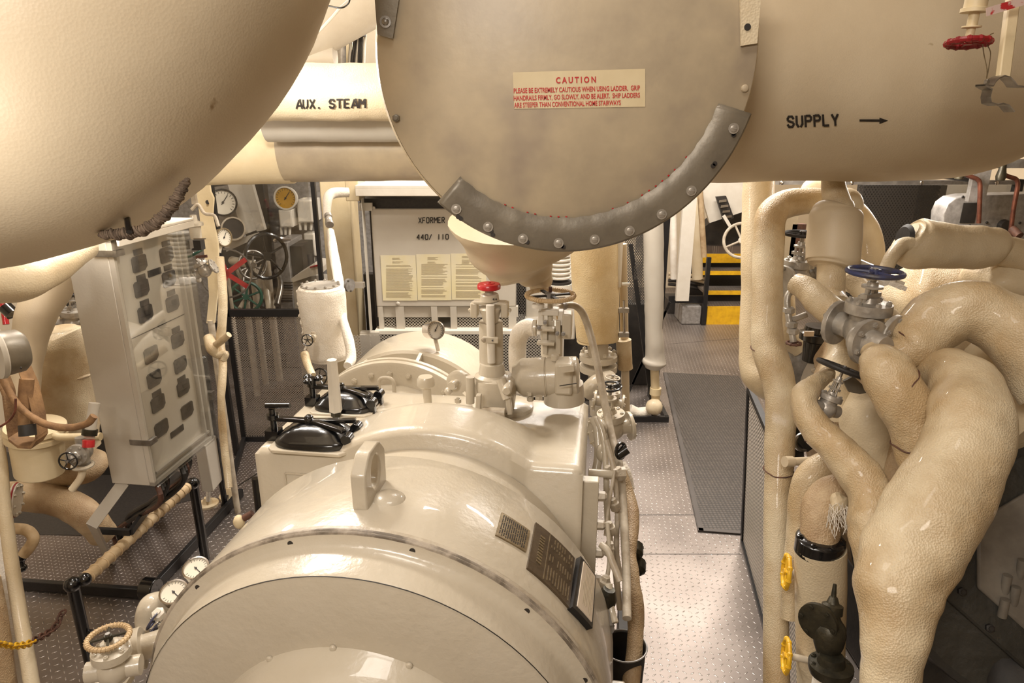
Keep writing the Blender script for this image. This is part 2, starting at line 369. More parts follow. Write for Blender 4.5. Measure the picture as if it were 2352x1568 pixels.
def globe_valve(name, label, base, up, side, s, bodym='alu', wheelm='blue', wheelR=.075, group=None, spokes=5, stem_h=.2, flange=True, wrap=None, knobs=0, dish=0.0):
    """hand valve: body ball, two end flanges with bolts, bonnet, yoke pillars, stem, handwheel; s = body radius"""
    base = Vector(base); up = Vector(up).normalized(); side = Vector(side); side = (side - up * side.dot(up)).normalized(); fw = up.cross(side)
    t = thing(name, label, 'valve', base, group)
    m = MB(); m.ball(base, s, 16); m.cyl(base - side * s * 1.5, base + side * s * 1.5, s * .62, seg=18)
    m.build('body', bodym, t)
    if flange:
        for sg in (-1, 1):
            m = MB(); p = base + side * sg * s * 1.5; m.rev(p - side * .12 * s, side, [(0, s * 1.15), (s * .26, s * 1.15)], 26); f = m.build('flange', bodym, t, bevel=.002)
            u, w, nn = frame(side)
            for i in range(6):
                a = 2 * PI * (i + .5) / 6; bolt(t, p + side * sg * .14 * s + (u * math.cos(a) + w * math.sin(a)) * s * .9, side * sg, s * .13, bodym)
    m = MB(); m.rev(base + up * s * .4, up, [(0, s * .8), (s * .5, s * .8), (s * .5, s * 1.1), (s * .75, s * 1.1), (s * .75, s * 1.1), (s * 1.0, s * 1.08), (s * 1.05, s * .5), (s * 1.3, s * .4)], 26); m.build('bonnet', bodym, t)
    for i in range(6):
        a = 2 * PI * i / 6; bolt(t, base + up * s * 1.42 + (fw * math.cos(a) + side * math.sin(a)) * s * .86, up, s * .15, bodym)
    H = stem_h
    m = MB()
    for sg in (-1, 1):
        m.cyl(base + up * s * 1.4 + fw * sg * s * .42, base + up * (s * 1.4 + H * .55) + fw * sg * s * .36, s * .1, seg=8)
    m.rev(base + up * (s * 1.4 + H * .5), up, [(0, s * .5), (H * .07, s * .5), (H * .08, s * .28), (H * .2, s * .24)], 14)
    m.box(base + up * (s * 1.4 + H * .25), (s * 1.2, s * .36, s * .22), Matrix((fw, side, up)).transposed()); m.build('yoke', bodym, t)
    m = MB(); m.cyl(base + up * s, base + up * (s * 1.4 + H + .012), s * .14, seg=10); m.build('stem', 'steel', t)
    wc = base + up * (s * 1.4 + H)
    m = MB(); wheel_mesh(m, wc, up, wheelR, wheelR * .1, spokes, knobs=knobs, dish=dish); m.build('handwheel', wheelm, t)
    if wrap:
        m = MB(); u, w, nn = frame(up); pts = []
        for i in range(240):
            a = 2 * PI * i / 240; b = a * 34; d = u * math.cos(a) + w * math.sin(a); rr = wheelR * .145
            pts.append(wc + d * (wheelR + rr * math.cos(b)) + up * rr * math.sin(b))
        m.ring(wc, up, wheelR, wheelR * .13, 40, 8); m.tube(pts, wheelR * .028, 5, 1, closed=True)
        m.build('cord_wrapping', wrap, t)
    return t
def gauge(name, label, c, n, R, stem_to=None, case='chrome', face='dial', group=None, deep=None, parent=None):
    c = Vector(c); n = Vector(n).normalized(); deep = deep or R * .7
    t = thing(name, label, 'gauge', c, group) if parent is None else parent
    m = MB(); m.rev(c - n * deep, n, [(0, R * .96), (deep * .8, R * .97), (deep * .82, R * 1.05), (deep, R * 1.05), (deep * 1.02, R * .92), (deep * .9, R * .9)], 32, cap=False); m.rev(c - n * deep, n, [(0, R * .96), (.001, R * .9)], 32); m.build('case', case, t)
    m = MB(); m.rev(c - n * deep * .16, n, [(0, R * .91), (.001, R * .91)], 28); d = m.build('dial', face, t)
    u, w, nn = frame(n)
    m = MB()
    for i in range(17):
        a = 2 * PI * (i / 16 * .75 - .125); dd = u * math.cos(a) + w * math.sin(a)
        m.bar(c - n * deep * .12 + dd * R * .68, c - n * deep * .12 + dd * R * .84, R * .035, .0006, n)
    m.build('scale_marks', 'ink', d)
    m = MB(); dd = (u * .6 + w * .8).normalized(); m.bar(c - n * deep * .1 - dd * R * .2, c - n * deep * .1 + dd * R * .66, R * .07, .0008, n); m.rev(c - n * deep * .11, n, [(0, R * .1), (.002, R * .1)], 10); m.build('pointer', 'ink', t)
    if stem_to is not None:
        st = Vector(stem_to); m = MB(); s0 = c - n * deep * .5; m.cyl(s0 + (st - s0).normalized() * R * .8, st, R * .22, seg=12); m.build('stem', 'mach', t)
    return t
def lag_pipe(name, label, pts, mat='lag', lump=.006, lf=7, seg=28, cat='pipe', group=None, sub=7, wd=None):
    """pts: (px, py, distance, radius in px)"""
    P = [V(a, b, d) for a, b, d, r in pts]; R = [r * d / FL for a, b, d, r in pts]
    o = MB().tube(P, R, seg, sub, lump, lf, seed=len(ROOT)).build(name, mat)
    return tag(o, label, cat, group)
# ---- stroke lettering (stencil)
GL = {'A': [[(0, 0), (.3, .95)], [(.42, 1), (.5, 1)], [(.7, 0), (.48, .8)], [(.22, .3), (.5, .3)]], 'U': [[(0, 1), (0, .25), (.15, 0)], [(.4, 0), (.55, .25), (.55, 1)]], 'X': [[(0, 1), (.26, .56)], [(.3, .44), (.56, 0)], [(.56, 1), (0, 0)]], '.': [[(.2, .02), (.3, .02)]],
      'S': [[(.55, .8), (.42, 1), (.12, 1), (0, .8), (0, .68)], [(.05, .58), (.5, .42)], [(.55, .32), (.55, .2), (.42, 0), (.12, 0), (0, .2)]], 'T': [[(0, 1), (.6, 1)], [(.3, .85), (.3, 0)]], 'E': [[(0, 0), (0, 1)], [(.12, 1), (.5, 1)], [(.12, .5), (.42, .5)], [(.12, 0), (.5, 0)]],
      'M': [[(0, 0), (0, 1)], [(.08, .95), (.32, .45)], [(.4, .45), (.62, .95)], [(.7, 1), (.7, 0)]], 'P': [[(0, 0), (0, 1)], [(.12, 1), (.42, 1), (.55, .85), (.55, .65), (.42, .5), (.12, .5)]], 'L': [[(0, 1), (0, 0)], [(.12, 0), (.5, 0)]],
      'Y': [[(0, 1), (.26, .5)], [(.56, 1), (.33, .55)], [(.3, .42), (.3, 0)]], 'F': [[(0, 0), (0, 1)], [(.12, 1), (.5, 1)], [(.12, .5), (.42, .5)]], 'O': [[(.22, 1), (.1, 1), (0, .8), (0, .2), (.1, 0), (.22, 0)], [(.34, 1), (.46, 1), (.56, .8), (.56, .2), (.46, 0), (.34, 0)]],
      'R': [[(0, 0), (0, 1)], [(.12, 1), (.42, 1), (.55, .85), (.55, .65), (.42, .5), (.12, .5)], [(.25, .42), (.55, 0)]], '4': [[(.36, 1), (0, .35), (.3, .35)], [(.42, 1), (.42, 0)]], '/': [[(0, 0), (.45, 1)]], '1': [[(.28, 1), (.28, 0)]], 'V': [[(0, 1), (.25, .05)], [(.56, 1), (.32, .05)]], 'N': [[(0, 0), (0, 1)], [(.08, .9), (.5, .1)], [(.58, 1), (.58, 0)]], ' ': []}
GL['0'] = GL['O']
def stencil(m, text, h, place, sw=.15, adv=.86):
    """place(u, v, lift) -> world point"""
    x = 0
    for ch in text:
        for st in GL[ch]:
            for (a, b) in zip(st, st[1:]):
                A = Vector((x + a[0], a[1])); B = Vector((x + b[0], b[1])); d = (B - A)
                if d.length < 1e-6: continue
                d.normalize(); nn = Vector((-d.y, d.x)) * sw / 2; A = A - d * sw * .3; B = B + d * sw * .3
                k = 3; vs = []; fs = []
                for i in range(k + 1):
                    p = A.lerp(B, i / k)
                    for q in (p + nn, p - nn): vs.append(place(q.x * h, q.y * h, .0012))
                for i in range(k): fs.append((2 * i, 2 * i + 1, 2 * i + 3, 2 * i + 2))
                m.add(vs, fs)
        x += adv
    return x * h
def font_text(text, size, sx=1.0, offset=0.0, spacing=1.0):
    """default typeface as flat polygons: list of (verts2d, faces)"""
    cu = bpy.data.curves.new('t', 'FONT'); cu.body = text; cu.size = size; cu.offset = offset; cu.space_character = spacing; cu.resolution_u = 3
    ob = bpy.data.objects.new('t', cu); C.objects.link(ob)
    dg = bpy.context.evaluated_depsgraph_get(); ev = ob.evaluated_get(dg); me = ev.to_mesh()
    vs = [(v.co.x * sx, v.co.y) for v in me.vertices]; fs = [tuple(p.vertices) for p in me.polygons]
    ev.to_mesh_clear(); bpy.data.objects.remove(ob); bpy.data.curves.remove(cu)
    return vs, fs
# ================================================================== camera
cam = bpy.data.objects.new('camera', bpy.data.cameras.new('camera')); C.objects.link(cam)
cam.data.sensor_width = 36; cam.data.lens = 36 * FL / 2352; cam.data.clip_start = .05
cam.location = CAM; cam.rotation_euler = (PI / 2 - TH, 0, 0); bpy.context.scene.camera = cam
# ================================================================== room shell
def plane(name, pts, mat, smooth=False):
    return MB().add(pts, [tuple(range(len(pts)))]).build(name, mat, smooth=False)
m = MB().bx((-6, -2, -.06), (6, 12, 0)); struct(m.build('floor', 'tread'), 'pale diamond tread plate floor')
m = MB().bx((-6, -2, 4.3), (6, 12, 4.36)); struct(m.build('ceiling', 'rawhull'))
m = MB().bx((-6, 10.4, 0), (6, 10.5, 4.3)); struct(m.build('wall_back', 'rawhull'))
m = MB().bx((-4.3, -2, 0), (-4.2, 10.4, 4.3)); struct(m.build('wall_left', 'rawhull'))
m = MB().bx((5.0, -2, 0), (5.1, 10.4, 4.3)); struct(m.build('wall_right', 'rawhull'))
m = MB().bx((-4.2, -2.1, 0), (5, -2, 4.3)); struct(m.build('wall_front', 'rawhull'))
# plate joints on the walkway floor
m = MB()
for py in (1182, 1272):
    a = G(1462, py, .0004); b = G(1706, py, .0004); m.bar(a, b, .005, .0008)
a = G(1780, 770, .0004); b = G(1535, 790, .0004); m.bar(a, b, .006, .0008)
struct(m.build('trim_1', 'dark'), 'joint between floor plates')
# ================================================================== lights
def area(name, loc, size, power, col=(1, .93, .83), rot=(0, 0, 0), sy=None):
    l = bpy.data.lights.new(name, 'AREA'); l.energy = power; l.color = col; l.size = size
    if sy: l.shape = 'RECTANGLE'; l.size_y = sy
    o = bpy.data.objects.new(name, l); C.objects.link(o); o.location = loc; o.rotation_euler = rot; return o
WARM = (1, .925, .84)
area('ceiling_lamp', (-.3, 1.2, 4.15), 1.4, 26, WARM, sy=.4)
area('ceiling_lamp', (-1.9, 3.4, 4.0), 1.0, 85, WARM, sy=.4)
area('ceiling_lamp', (1.1, 4.3, 3.9), 1.2, 75, WARM, sy=.4)
area('ceiling_lamp', (.0, 4.6, 4.0), 1.2, 110, WARM, sy=.4)
area('ceiling_lamp', (2.4, 7.0, 4.1), 1.4, 120, WARM, sy=.4)
area('ceiling_lamp', (.55, 7.7, 4.15), 1.3, 120, WARM, sy=.6)
area('ceiling_lamp', (-.8, -.9, 3.6), 1.0, 58, (1, .92, .83), (math.radians(35), 0, 0), sy=.5)
def pt(name, loc, power, r=.08, col=WARM):
    l = bpy.data.lights.new(name, 'POINT'); l.energy = power; l.color = col; l.shadow_soft_size = r
    o = bpy.data.objects.new(name, l); C.objects.link(o); o.location = loc; return o
pt('bulkhead_lamp', V(560, 165, 2.2) + Vector((0, 0, .02)), 26, .06, (1, .94, .86))
pt('bulkhead_lamp', (-1.75, .95, 3.0), 22, .08)
pt('bulkhead_lamp', V(-330, 420, .8), 2.2, .06)
pt('bulkhead_lamp', YP(2150, 375, 3.45), 14, .1)
pt('bulkhead_lamp', V(215, 470, 2.55), 6, .06)
w = bpy.data.worlds.new('world'); bpy.context.scene.world = w; w.use_nodes = True
w.node_tree.nodes['Background'].inputs[0].default_value = (1, .88, .74, 1); w.node_tree.nodes['Background'].inputs[1].default_value = .07
vs = bpy.context.scene.view_settings; vs.view_transform = 'Standard'; vs.look = 'None'; vs.gamma = 1; vs.use_curve_mapping = False; vs.exposure = .17
# ================================================================== GENERATOR (foreground)
ZC = 1.008; Y0 = Vector((0, 1, 0))
gen = thing('generator', 'big warm grey electric generator barrel with lifting lug in the foreground', 'generator', m2w(0, .2, 0))
m = MB(MM).rev((0, 0, ZC), Y0, [(.0, .596), (.012, .6), (.355, .6), (.368, .592), (.37, .5), (.596, .5)], 96); m.build('barrel', 'mach', gen)
m = MB(MM).rev((0, 0, ZC), Y0, [(-.022, .588), (-.020, .604), (.0, .606), (.004, .6)], 96, cap=False); m.build('end_ring', 'mach_dirty', gen)
m = MB(MM).rev((0, 0, ZC), Y0, [(-.124, .36), (-.122, .545), (-.117, .556), (-.105, .56), (-.052, .563), (-.034, .568), (-.027, .576), (-.024, .597), (.0, .597)], 96, cap=False)
m.build('end_shield', 'mach', gen)
m = MB(MM).rev((0, 0, ZC), Y0, [(-.1205, .5562), (-.1202, .5568), (-.1182, .5572), (-.1180, .5562)], 96, cap=False); m.build('sealing_seam', 'dark', gen)
m = MB(MM).rev((0, 0, ZC), Y0, [(-.02, .6055), (-.0185, .607), (-.0035, .607), (-.002, .6055)], 96, cap=False)
m = MB(MM).rev((0, 0, ZC), Y0, [(-.34, .02), (-.335, .15), (-.30, .25), (-.235, .325), (-.17, .362), (-.13, .372), (-.118, .378)], 72, cap=False); m.build('bearing_cover', 'mach', gen)
for a in (-62, -30, -5, 22, 50, 80):
    a = math.radians(a); r = .374; bolt(gen, m2w(r * math.sin(a), -.128, ZC + r * math.cos(a)), -EY, .008, 'mach', 'round', 'screw')
def hitring(px, py, y):
    p = w2m(QY(px, py, y)); return p
for (px, py) in ((462, 1354), (667, 1246), (948, 1262), (1210, 1402), (1345, 1560)):
    p = w2m(QY(px, py, -.024)); d = Vector((p.x, 0, p.z - ZC)).normalized() * .584
    q = m2w(d.x, -.0245, ZC + d.z)
    m = MB().rev(q + EY * .001, -EY, [(0, .0075), (.0025, .0072)], 16); m.build('bolt_hole', 'ink', gen)
m = MB(MM).rev((0, 0, ZC), Y0, [(-.0235, .5965), (-.0225, .6015), (-.0165, .6065), (-.012, .6066)], 120, cap=False); m.build('worn_seam', 'seam', gen)
# lifting lug with a real hole
def lug_prof(n=20):
    out = [(.075, 1.585), (.075, 1.70), (.115, 1.738), (.19, 1.738), (.225, 1.70), (.225, 1.585)]
    return out
m = MB(MM); hole = [(.150 + .034 * math.cos(2 * PI * i / 24), 1.672 + .044 * math.sin(2 * PI * i / 24)) for i in range(24)]
def radial(outer, hole, c):
    res = []
    for hx, hy in hole:
        d = Vector((hx - c[0], hy - c[1])); best = None
        for (a, b) in zip(outer, outer[1:] + outer[:1]):
            A = Vector(a) - Vector(c); B = Vector(b) - Vector(c); e = B - A; den = d.x * e.y - d.y * e.x
            if abs(den) < 1e-9: continue
            t = (A.x * e.y - A.y * e.x) / den; s_ = (A.x * d.y - A.y * d.x) / den
            if t > 0 and -1e-6 <= s_ <= 1 + 1e-6 and (best is None or t < best): best = t
        res.append((c[0] + d.x * best, c[1] + d.y * best))
    return res
def holed(m, outer, hole, c, x0, x1, conv):
    o = radial(outer, hole, c); n = len(hole); vs = []
    for x in (x0, x1):
        vs += [conv(x, *p) for p in o] + [conv(x, *p) for p in hole]
    fs = []
    for i in range(n):
        j = (i + 1) % n
        fs += [(i, j, n + j, n + i), (2 * n + j, 2 * n + i, 3 * n + i, 3 * n + j), (i, 2 * n + i, 2 * n + j, j), (n + i, n + j, 3 * n + j, 3 * n + i)]
    m.add(vs, fs)
outer = lug_prof()
holed(m, outer, [(a, b) for a, b in hole], (.150, 1.672), -.045, -.008, lambda x, a, b: (x, a, b)); m.build('lifting_lug', 'mach', gen, bevel=.004)
m = MB(MM); m.rev((.022, .14, 1.603), (0, 0, 1), [(-.02, .05), (0, .045), (.012, .03), (.016, .01)], 24); m.build('lug_weld_boss', 'mach', gen)
# pedestal and dark undercarriage
m = MB(MM); m.bx((-.5, -.08, 0), (.5, .58, .5)); m.bx((-.64, -.1, .0), (.64, .59, .16)); m.build('bedplate', 'dark', gen, bevel=.01)
for x0, x1 in ((-.66, -.57), (.57, .64)): m = MB(MM); m.bx((x0, .0, .86), (x1, .34, .93)); m.build('mounting_foot', 'mach', gen, bevel=.006)
# curved nameplates bolted to the barrel
def barrel_hit(px, py, R=.6):
    r = ray(px, py); o = w2m(CAM); d = Vector((r.dot(EX), r.dot(EY), r.z)); ox, oz = o.x, o.z - ZC
    A = d.x ** 2 + d.z ** 2; B = 2 * (ox * d.x + oz * d.z); Cc = ox * ox + oz * oz - R * R; D = max(B * B - 4 * A * Cc, 0); t = (-B - math.sqrt(D)) / (2 * A)
    p = o + d * t; return math.atan2(p.x, p.z - ZC), p.y
def on_barrel(a, y, R): return m2w(R * math.sin(a), y, ZC + R * math.cos(a))
def curved_plate(m, c4, R0, R1, n=8):
    (a0, y0), (a1, y1), (a2, y2), (a3, y3) = c4     # top-left, top-right, bottom-right, bottom-left in photo order
    vs = []; fs = []
    for R in (R0, R1):
        for i in range(n + 1):
            t = i / n
            for s_ in (0, 1):
                a = (a0 * (1 - t) + a1 * t) * (1 - s_) + (a3 * (1 - t) + a2 * t) * s_; y = (y0 * (1 - t) + y1 * t) * (1 - s_) + (y3 * (1 - t) + y2 * t) * s_
                vs.append(on_barrel(a, y, R))
    k = 2 * (n + 1)
    for i in range(n):
        b = 2 * i; fs += [(b, b + 1, b + 3, b + 2), (k + b, k + b + 2, k + b + 3, k + b + 1), (b, b + 2, k + b + 2, k + b), (b + 1, k + b + 1, k + b + 3, b + 3)]
    fs += [(0, k, k + 1, 1), (k - 2, k - 1, 2 * k - 1, 2 * k - 2)]
    m.add(vs, fs)
def plate(px4, R, name, mat, thick=.004):
    c4 = [barrel_hit(a, b, R) for a, b in px4]; m = MB(); curved_plate(m, c4, R - .006, R + thick); o = m.build(name, mat, gen); return c4, o
def sub(c4, u0, v0, u1, v1):
    def f(u, v):
        (a0, y0), (a1, y1), (a2, y2), (a3, y3) = c4
        return ((a0 * (1 - u) + a1 * u) * (1 - v) + (a3 * (1 - u) + a2 * u) * v, (y0 * (1 - u) + y1 * u) * (1 - v) + (y3 * (1 - u) + y2 * u) * v)
    return [f(u0, v0), f(u1, v0), f(u1, v1), f(u0, v1)]
c4, o = plate([(1151, 1178), (1216, 1221), (1206, 1269), (1137, 1230)], .6, 'rating_plate', 'brass'); o['label'] = 'small brass rating plate'
m = MB(); random.seed(3)
for i in range(13):
    u = .08 + i * .067; v = .08
    while v < .9:
        w_ = random.uniform(.06, .25); curved_plate(m, sub(c4, u, v, u + .028, min(v + w_, .93)), .6, .6048, 1); v += w_ + random.uniform(.03, .07)
m.build('engraving', 'dark', o)
c4, o = plate([(1228, 1202), (1316, 1283), (1304, 1398), (1208, 1306)], .6, 'nameplate', 'bronzeplate', .006); o['label'] = 'dark bronze nameplate'
m = MB(); curved_plate(m, sub(c4, .33, .02, .345, .98), .6, .6075, 1)
for i in range(9):
    u = .4 + i * .065
    for (va, vb) in ((.06, .18), (.22, .3), (.42, .58), (.66, .94)):
        if random.random() < .85: curved_plate(m, sub(c4, u, va, u + .018, vb - random.uniform(0, .05)), .6, .6075, 1)
for i in range(10): curved_plate(m, sub(c4, .14, .2 + i * .06, .24, .235 + i * .06), .6, .6075, 1)
m.build('engraving', 'brass', o)
c4, o = plate([(1326, 1281), (1360, 1327), (1351, 1446), (1306, 1398)], .604, 'card_holder', 'black_matt', .012); o['label'] = 'black framed card holder'
m = MB(); curved_plate(m, sub(c4, .16, .05, .9, .93), .61, .6185, 3); card = m.build('card', 'card', o)
m = MB()
for i in range(8):
    u = .28 + i * .075; curved_plate(m, sub(c4, u, .12 + (.3 if i == 0 else 0), u + .018, .88 - (.3 if i == 0 else random.uniform(0, .15))), .61, .619, 1)
m.build('printed_lines', 'inkfaint', card)
# ================================================================== GEAR CASING
gear = thing('gear_casing', 'low warm grey gear casing with arched hump and black hatch covers behind the generator', 'gear casing', m2w(0, .9, 0))
X0, X1, YA, YB, ZT = -.585, .49, .6, 1.15, 1.47
m = MB(MM); nx, ny = 64, 26; xs = [X0 + (X1 - X0) * i / nx for i in range(nx + 1)]; ys = [YA + (YB - YA) * j / ny for j in range(ny + 1)]
def topz(x, y):
    z = ZT; rr = .565 ** 2 - (x) ** 2
    if rr > 0:
        h = ZC + math.sqrt(rr) - ZT
        if h > 0:
            s_ = 1 if y < .82 else max(0, 1 - (y - .82) / .08) ; s_ = s_ * s_ * (3 - 2 * s_); z += h * s_
    e = min(x - X0, X1 - x, y - YA, YB - y)
    if e < .02: z -= .02 - math.sqrt(max(0, .02 ** 2 - (.02 - e) ** 2))
    return z
vs_ = []; fs_ = []
for x in xs:
    for y in ys: vs_.append((x, y, topz(x, y)))
for i in range(nx):
    for j in range(ny): fs_.append((i * (ny + 1) + j, (i + 1) * (ny + 1) + j, (i + 1) * (ny + 1) + j + 1, i * (ny + 1) + j + 1))
def skirt(idx):
    b = len(vs_)
    for k in idx: p = vs_[k]; vs_.append((p[0], p[1], .5))
    for q in range(len(idx) - 1): fs_.append((idx[q], idx[q + 1], b + q + 1, b + q))
skirt([i * (ny + 1) for i in range(nx + 1)]); skirt([i * (ny + 1) + ny for i in range(nx + 1)]); skirt(list(range(ny + 1))); skirt([nx * (ny + 1) + j for j in range(ny + 1)])
m.add(vs_, fs_); o = m.build('housing', 'mach', gear, angle=50)
m = MB(MM); m.bx((X0, YA, .0), (X1, YB, .5)); m.build('base', 'dark', gear)
# front recess frame on the left front face, right-side bolted flange
m = MB(MM)
a = w2m(QY(655, 1085, YA)); b_ = w2m(QY(707, 1085, YA)); c_ = w2m(QY(655, 1112, YA))
for p, q in (((a.x, a.z), (b_.x, a.z)), ((a.x, a.z), (a.x, a.z - .09)), ((b_.x, a.z), (b_.x, a.z - .09))):
    m.bar((p[0], YA - .002, p[1]), (q[0], YA - .002, q[1]), .006, .006, (0, 1, 0))
m.build('raised_border', 'mach', gear)
m = MB(MM); m.bx((X1 - .01, YA - .0, 1.06), (X1 + .035, YA + .62, 1.10)); m.bx((X1 - .01, YA + .02, .5), (X1 + .05, YA + .06, 1.42)); m.build('side_flange', 'mach', gear, bevel=.004)
for i in range(9):
    bolt(gear, m2w(X1 + .022, YA + .05 + i * .065, 1.105), EZ, .013, 'mach')
for i in range(8):
    z = 1.36 - i * .105; m = MB(MM); m.rev((X1 + .05, YA + .04, z), (1, 0, 0), [(0, .017), (.02, .016), (.026, .009)], 6); m.build('bolt', 'mach_dirty', gear)
# hatch covers (black)
def hatch(px0, px1, py0, py1, knob):
    """hinged black inspection cover lying on the casing top: photo box of its body"""
    L = w2m(G(px0, (py0 + py1) / 2, ZT)); Rr = w2m(G(px1, (py0 + py1) / 2, ZT)); F_ = w2m(G((px0 + px1) / 2, py1, ZT)); B_ = w2m(G((px0 + px1) / 2, py0, ZT))
    x0, x1, y0, y1 = L.x, Rr.x, F_.y, B_.y; cx, cy = (x0 + x1) / 2, (y0 + y1) / 2; hx, hy = (x1 - x0) / 2, (y1 - y0) / 2
    return x0, x1, y0, y1, cx, cy, hx, hy
def make_hatch(x0, x1, y0, y1, left_handle):
    cx, cy, hx, hy = (x0 + x1) / 2, (y0 + y1) / 2, (x1 - x0) / 2, (y1 - y0) / 2
    m = MB(MM)
    def rr(ax, ay, ch): return [(-ax, -ay + ch), (-ax + ch, -ay), (ax - ch, -ay), (ax, -ay + ch), (ax, ay - ch), (ax - ch, ay), (-ax + ch, ay), (-ax, ay - ch)]
    m.prism(rr(hx * 1.06, hy * 1.1, .02), (cx, cy, ZT - .004), (1, 0, 0), (0, 1, 0), (0, 0, .012)); m.build('hatch_seat', 'mach', gear, bevel=.003)
    m = MB(MM); lv = []; fs = []; prof = [(1, 0.0), (1, .014), (.97, .02), (.9, .024), (.76, .04), (.55, .053), (.3, .06), (.0, .062)]
    for k, (s_, z) in enumerate(prof):
        for (a, b) in [(q[0], q[1]) for q in [(hx * s_ * math.copysign(abs(math.cos(t)) ** .55, math.cos(t)), hy * s_ * math.copysign(abs(math.sin(t)) ** .55, math.sin(t))) for t in [2 * PI * i / 32 for i in range(32)]]]:
            lv.append((cx + a, cy + b, ZT + .008 + z))
    for k in range(len(prof) - 1):
        for i in range(32): fs.append((k * 32 + i, k * 32 + (i + 1) % 32, (k + 1) * 32 + (i + 1) % 32, (k + 1) * 32 + i))
    m.add(lv, fs); cov = m.build('hatch_cover', 'black', gear, angle=50); cov['label'] = 'glossy black hatch cover'
    m = MB(MM); zt = ZT + .075
    m.bar((x0 - .02, cy, zt), (cx - .01, cy, zt), .022, .014); m.bar((cx - .01, cy, zt), (x1 - .01, cy - hy * .5, zt - .01), .022, .014); m.bar((cx - .01, cy, zt), (x1 + .0, cy + hy * .5, zt - .01), .022, .014)
    m.rev((cx - .02, cy, zt - .01), (0, 0, 1), [(0, .016), (.024, .016), (.03, .009)], 6)
    m.build('clamp_arm', 'black', cov, bevel=.003)
    for sg in (-.5, .5):
        m = MB(MM); m.cyl((x1, cy + hy * sg - .018, ZT + .04), (x1, cy + hy * sg + .018, ZT + .04), .018); m.bx((x1 - .012, cy + hy * sg - .012, ZT), (x1 + .012, cy + hy * sg + .012, ZT + .04)); m.build('hinge', 'black', cov, bevel=.002)
    m = MB(MM); m.cyl((x0 - .02, cy, ZT - .005), (x0 - .02, cy, zt + .035), .011); m.bx((x0 - .045, cy - .02, ZT), (x0 + .0, cy + .02, ZT + .035))
    if left_handle == 'T':
        m.cyl((x0 - .04, cy, zt + .045), (x0 + .045, cy, zt + .05), .009); m.rev((x0 - .02, cy, zt + .0), (0, 0, 1), [(0, .02), (.015, .02)], 12)
    else:
        for i in range(3):
            a = 2 * PI * i / 3 + .4; m.ball((x0 - .02 + .026 * math.cos(a), cy + .026 * math.sin(a), zt + .03), .018, 10, (1, 1, .7))
        m.rev((x0 - .02, cy, zt + .0), (0, 0, 1), [(0, .017), (.035, .017)], 12)
    m.build('clamp_screw', 'black', cov)
H1 = hatch(636, 812, 992, 1042, 0); H2 = hatch(722, 862, 925, 955, 0)
make_hatch(H1[0], H1[1], H1[2], H1[3] + .02, 'T'); make_hatch(H2[0], H2[1], H2[2], H2[3] + .05, 'K')
# breather pipe (hexagon) on the top left
tb = G(773, 962, ZT + .0)
tt = YP(762, 826, tb.y - .005)
th = thing('dip_tube', 'pale hexagonal tube standing between the two black hatch covers', 'tube', tb)
m = MB(); m.rev(tb + (tt - tb) * .14, tt - tb, [(0, rp(15, tb)), ((tt - tb).length * .86, rp(12, tt))], 6); m.build('barrel', 'offwhite', th)
m = MB(); m.cyl(tb, tb + (tt - tb) * .16, rp(9, tb)); m.rev(tb + (tt - tb) * .06, tt - tb, [(0, rp(12, tb)), (.015, rp(12, tb))], 6); m.build('fitting', 'brass_dark', th)
# mushroom breather
tb = G(985, 942, ZT); ttp = YP(978, 878, tb.y)
th = thing('breather_cap', 'short grey mushroom shaped breather on the gear casing top', 'breather', tb)
L = (ttp - tb).length
MB().cyl(tb, ttp, rp(10, tb)).build('stem', 'mach', th)
MB().rev(ttp - Vector((0, 0, L * .1)), EZ, [(-.01, rp(12, tb)), (.0, rp(20, tb)), (.022, rp(20, tb)), (.034, rp(16, tb))], 20).build('cap', 'mach', th)
# ================================================================== TURBINE behind
tur = thing('steam_turbine', 'round grey steam turbine casing with bolted flange arch behind the gear casing', 'turbine', m2w(-.44, 1.9, 0))
TX = -.43; TZ = .95
m = MB(MM); m.rev((TX, 0, TZ), Y0, [(1.22, .30), (1.3, .34), (1.45, .36), (1.60, .36)], 64); m.build('inner_casing', 'mach', tur)
m = MB(MM); m.rev((TX, 0, TZ), Y0, [(1.60, .36), (1.60, .455), (1.605, .468), (1.632, .470), (1.638, .46), (1.642, .46), (1.646, .472), (1.67, .472), (1.675, .46), (1.68, .43)], 96, cap=False); m.build('joint_flange', 'mach', tur)
for i in range(20):
    a = math.radians(-105 + i * 17.5 / 1.4 + 3); r = .415; bolt(tur, m2w(TX + r * math.sin(a), 1.60, TZ + r * math.cos(a)), -EY, .014, 'mach')
m = MB(MM); m.rev((TX, 0, TZ - .05), Y0, [(1.68, .42), (1.86, .42), (1.862, .475), (1.875, .488), (2.2, .488), (2.25, .475), (2.27, .3)], 96); m.build('exhaust_casing', 'mach', tur)
m = MB(MM)
for a in (-28, 8, 44, -64):
    m = MB(MM); a = math.radians(a); d = Vector((math.sin(a), 0, math.cos(a))); cc = Vector((TX, 0, TZ - .04))
    m.prism([(.42, 1.66), (.478, 1.86), (.42, 1.86)], cc - Vector((math.cos(a), 0, -math.sin(a))) * .008, d, (0, 1, 0), Vector((math.cos(a), 0, -math.sin(a))) * .016)
    m.build('stiffening_rib', 'mach', tur)
m = MB(MM); pp = [(TX + x, 1.50, TZ + .355 + z) for x, z in ((-.035, -.02), (-.035, .05), (-.02, .075), (.02, .075), (.035, .05), (.035, -.02))]
m.tube(pp, .009, 10, 5); m.build('lifting_eye', 'mach', tur)
m = MB(MM); m.bx((TX - .4, 1.3, 0), (TX + .4, 2.2, .6)); m.build('pedestal', 'dark', tur)
g = QY(1002, 758, 1.92); gt = QY(1007, 806, 1.92)
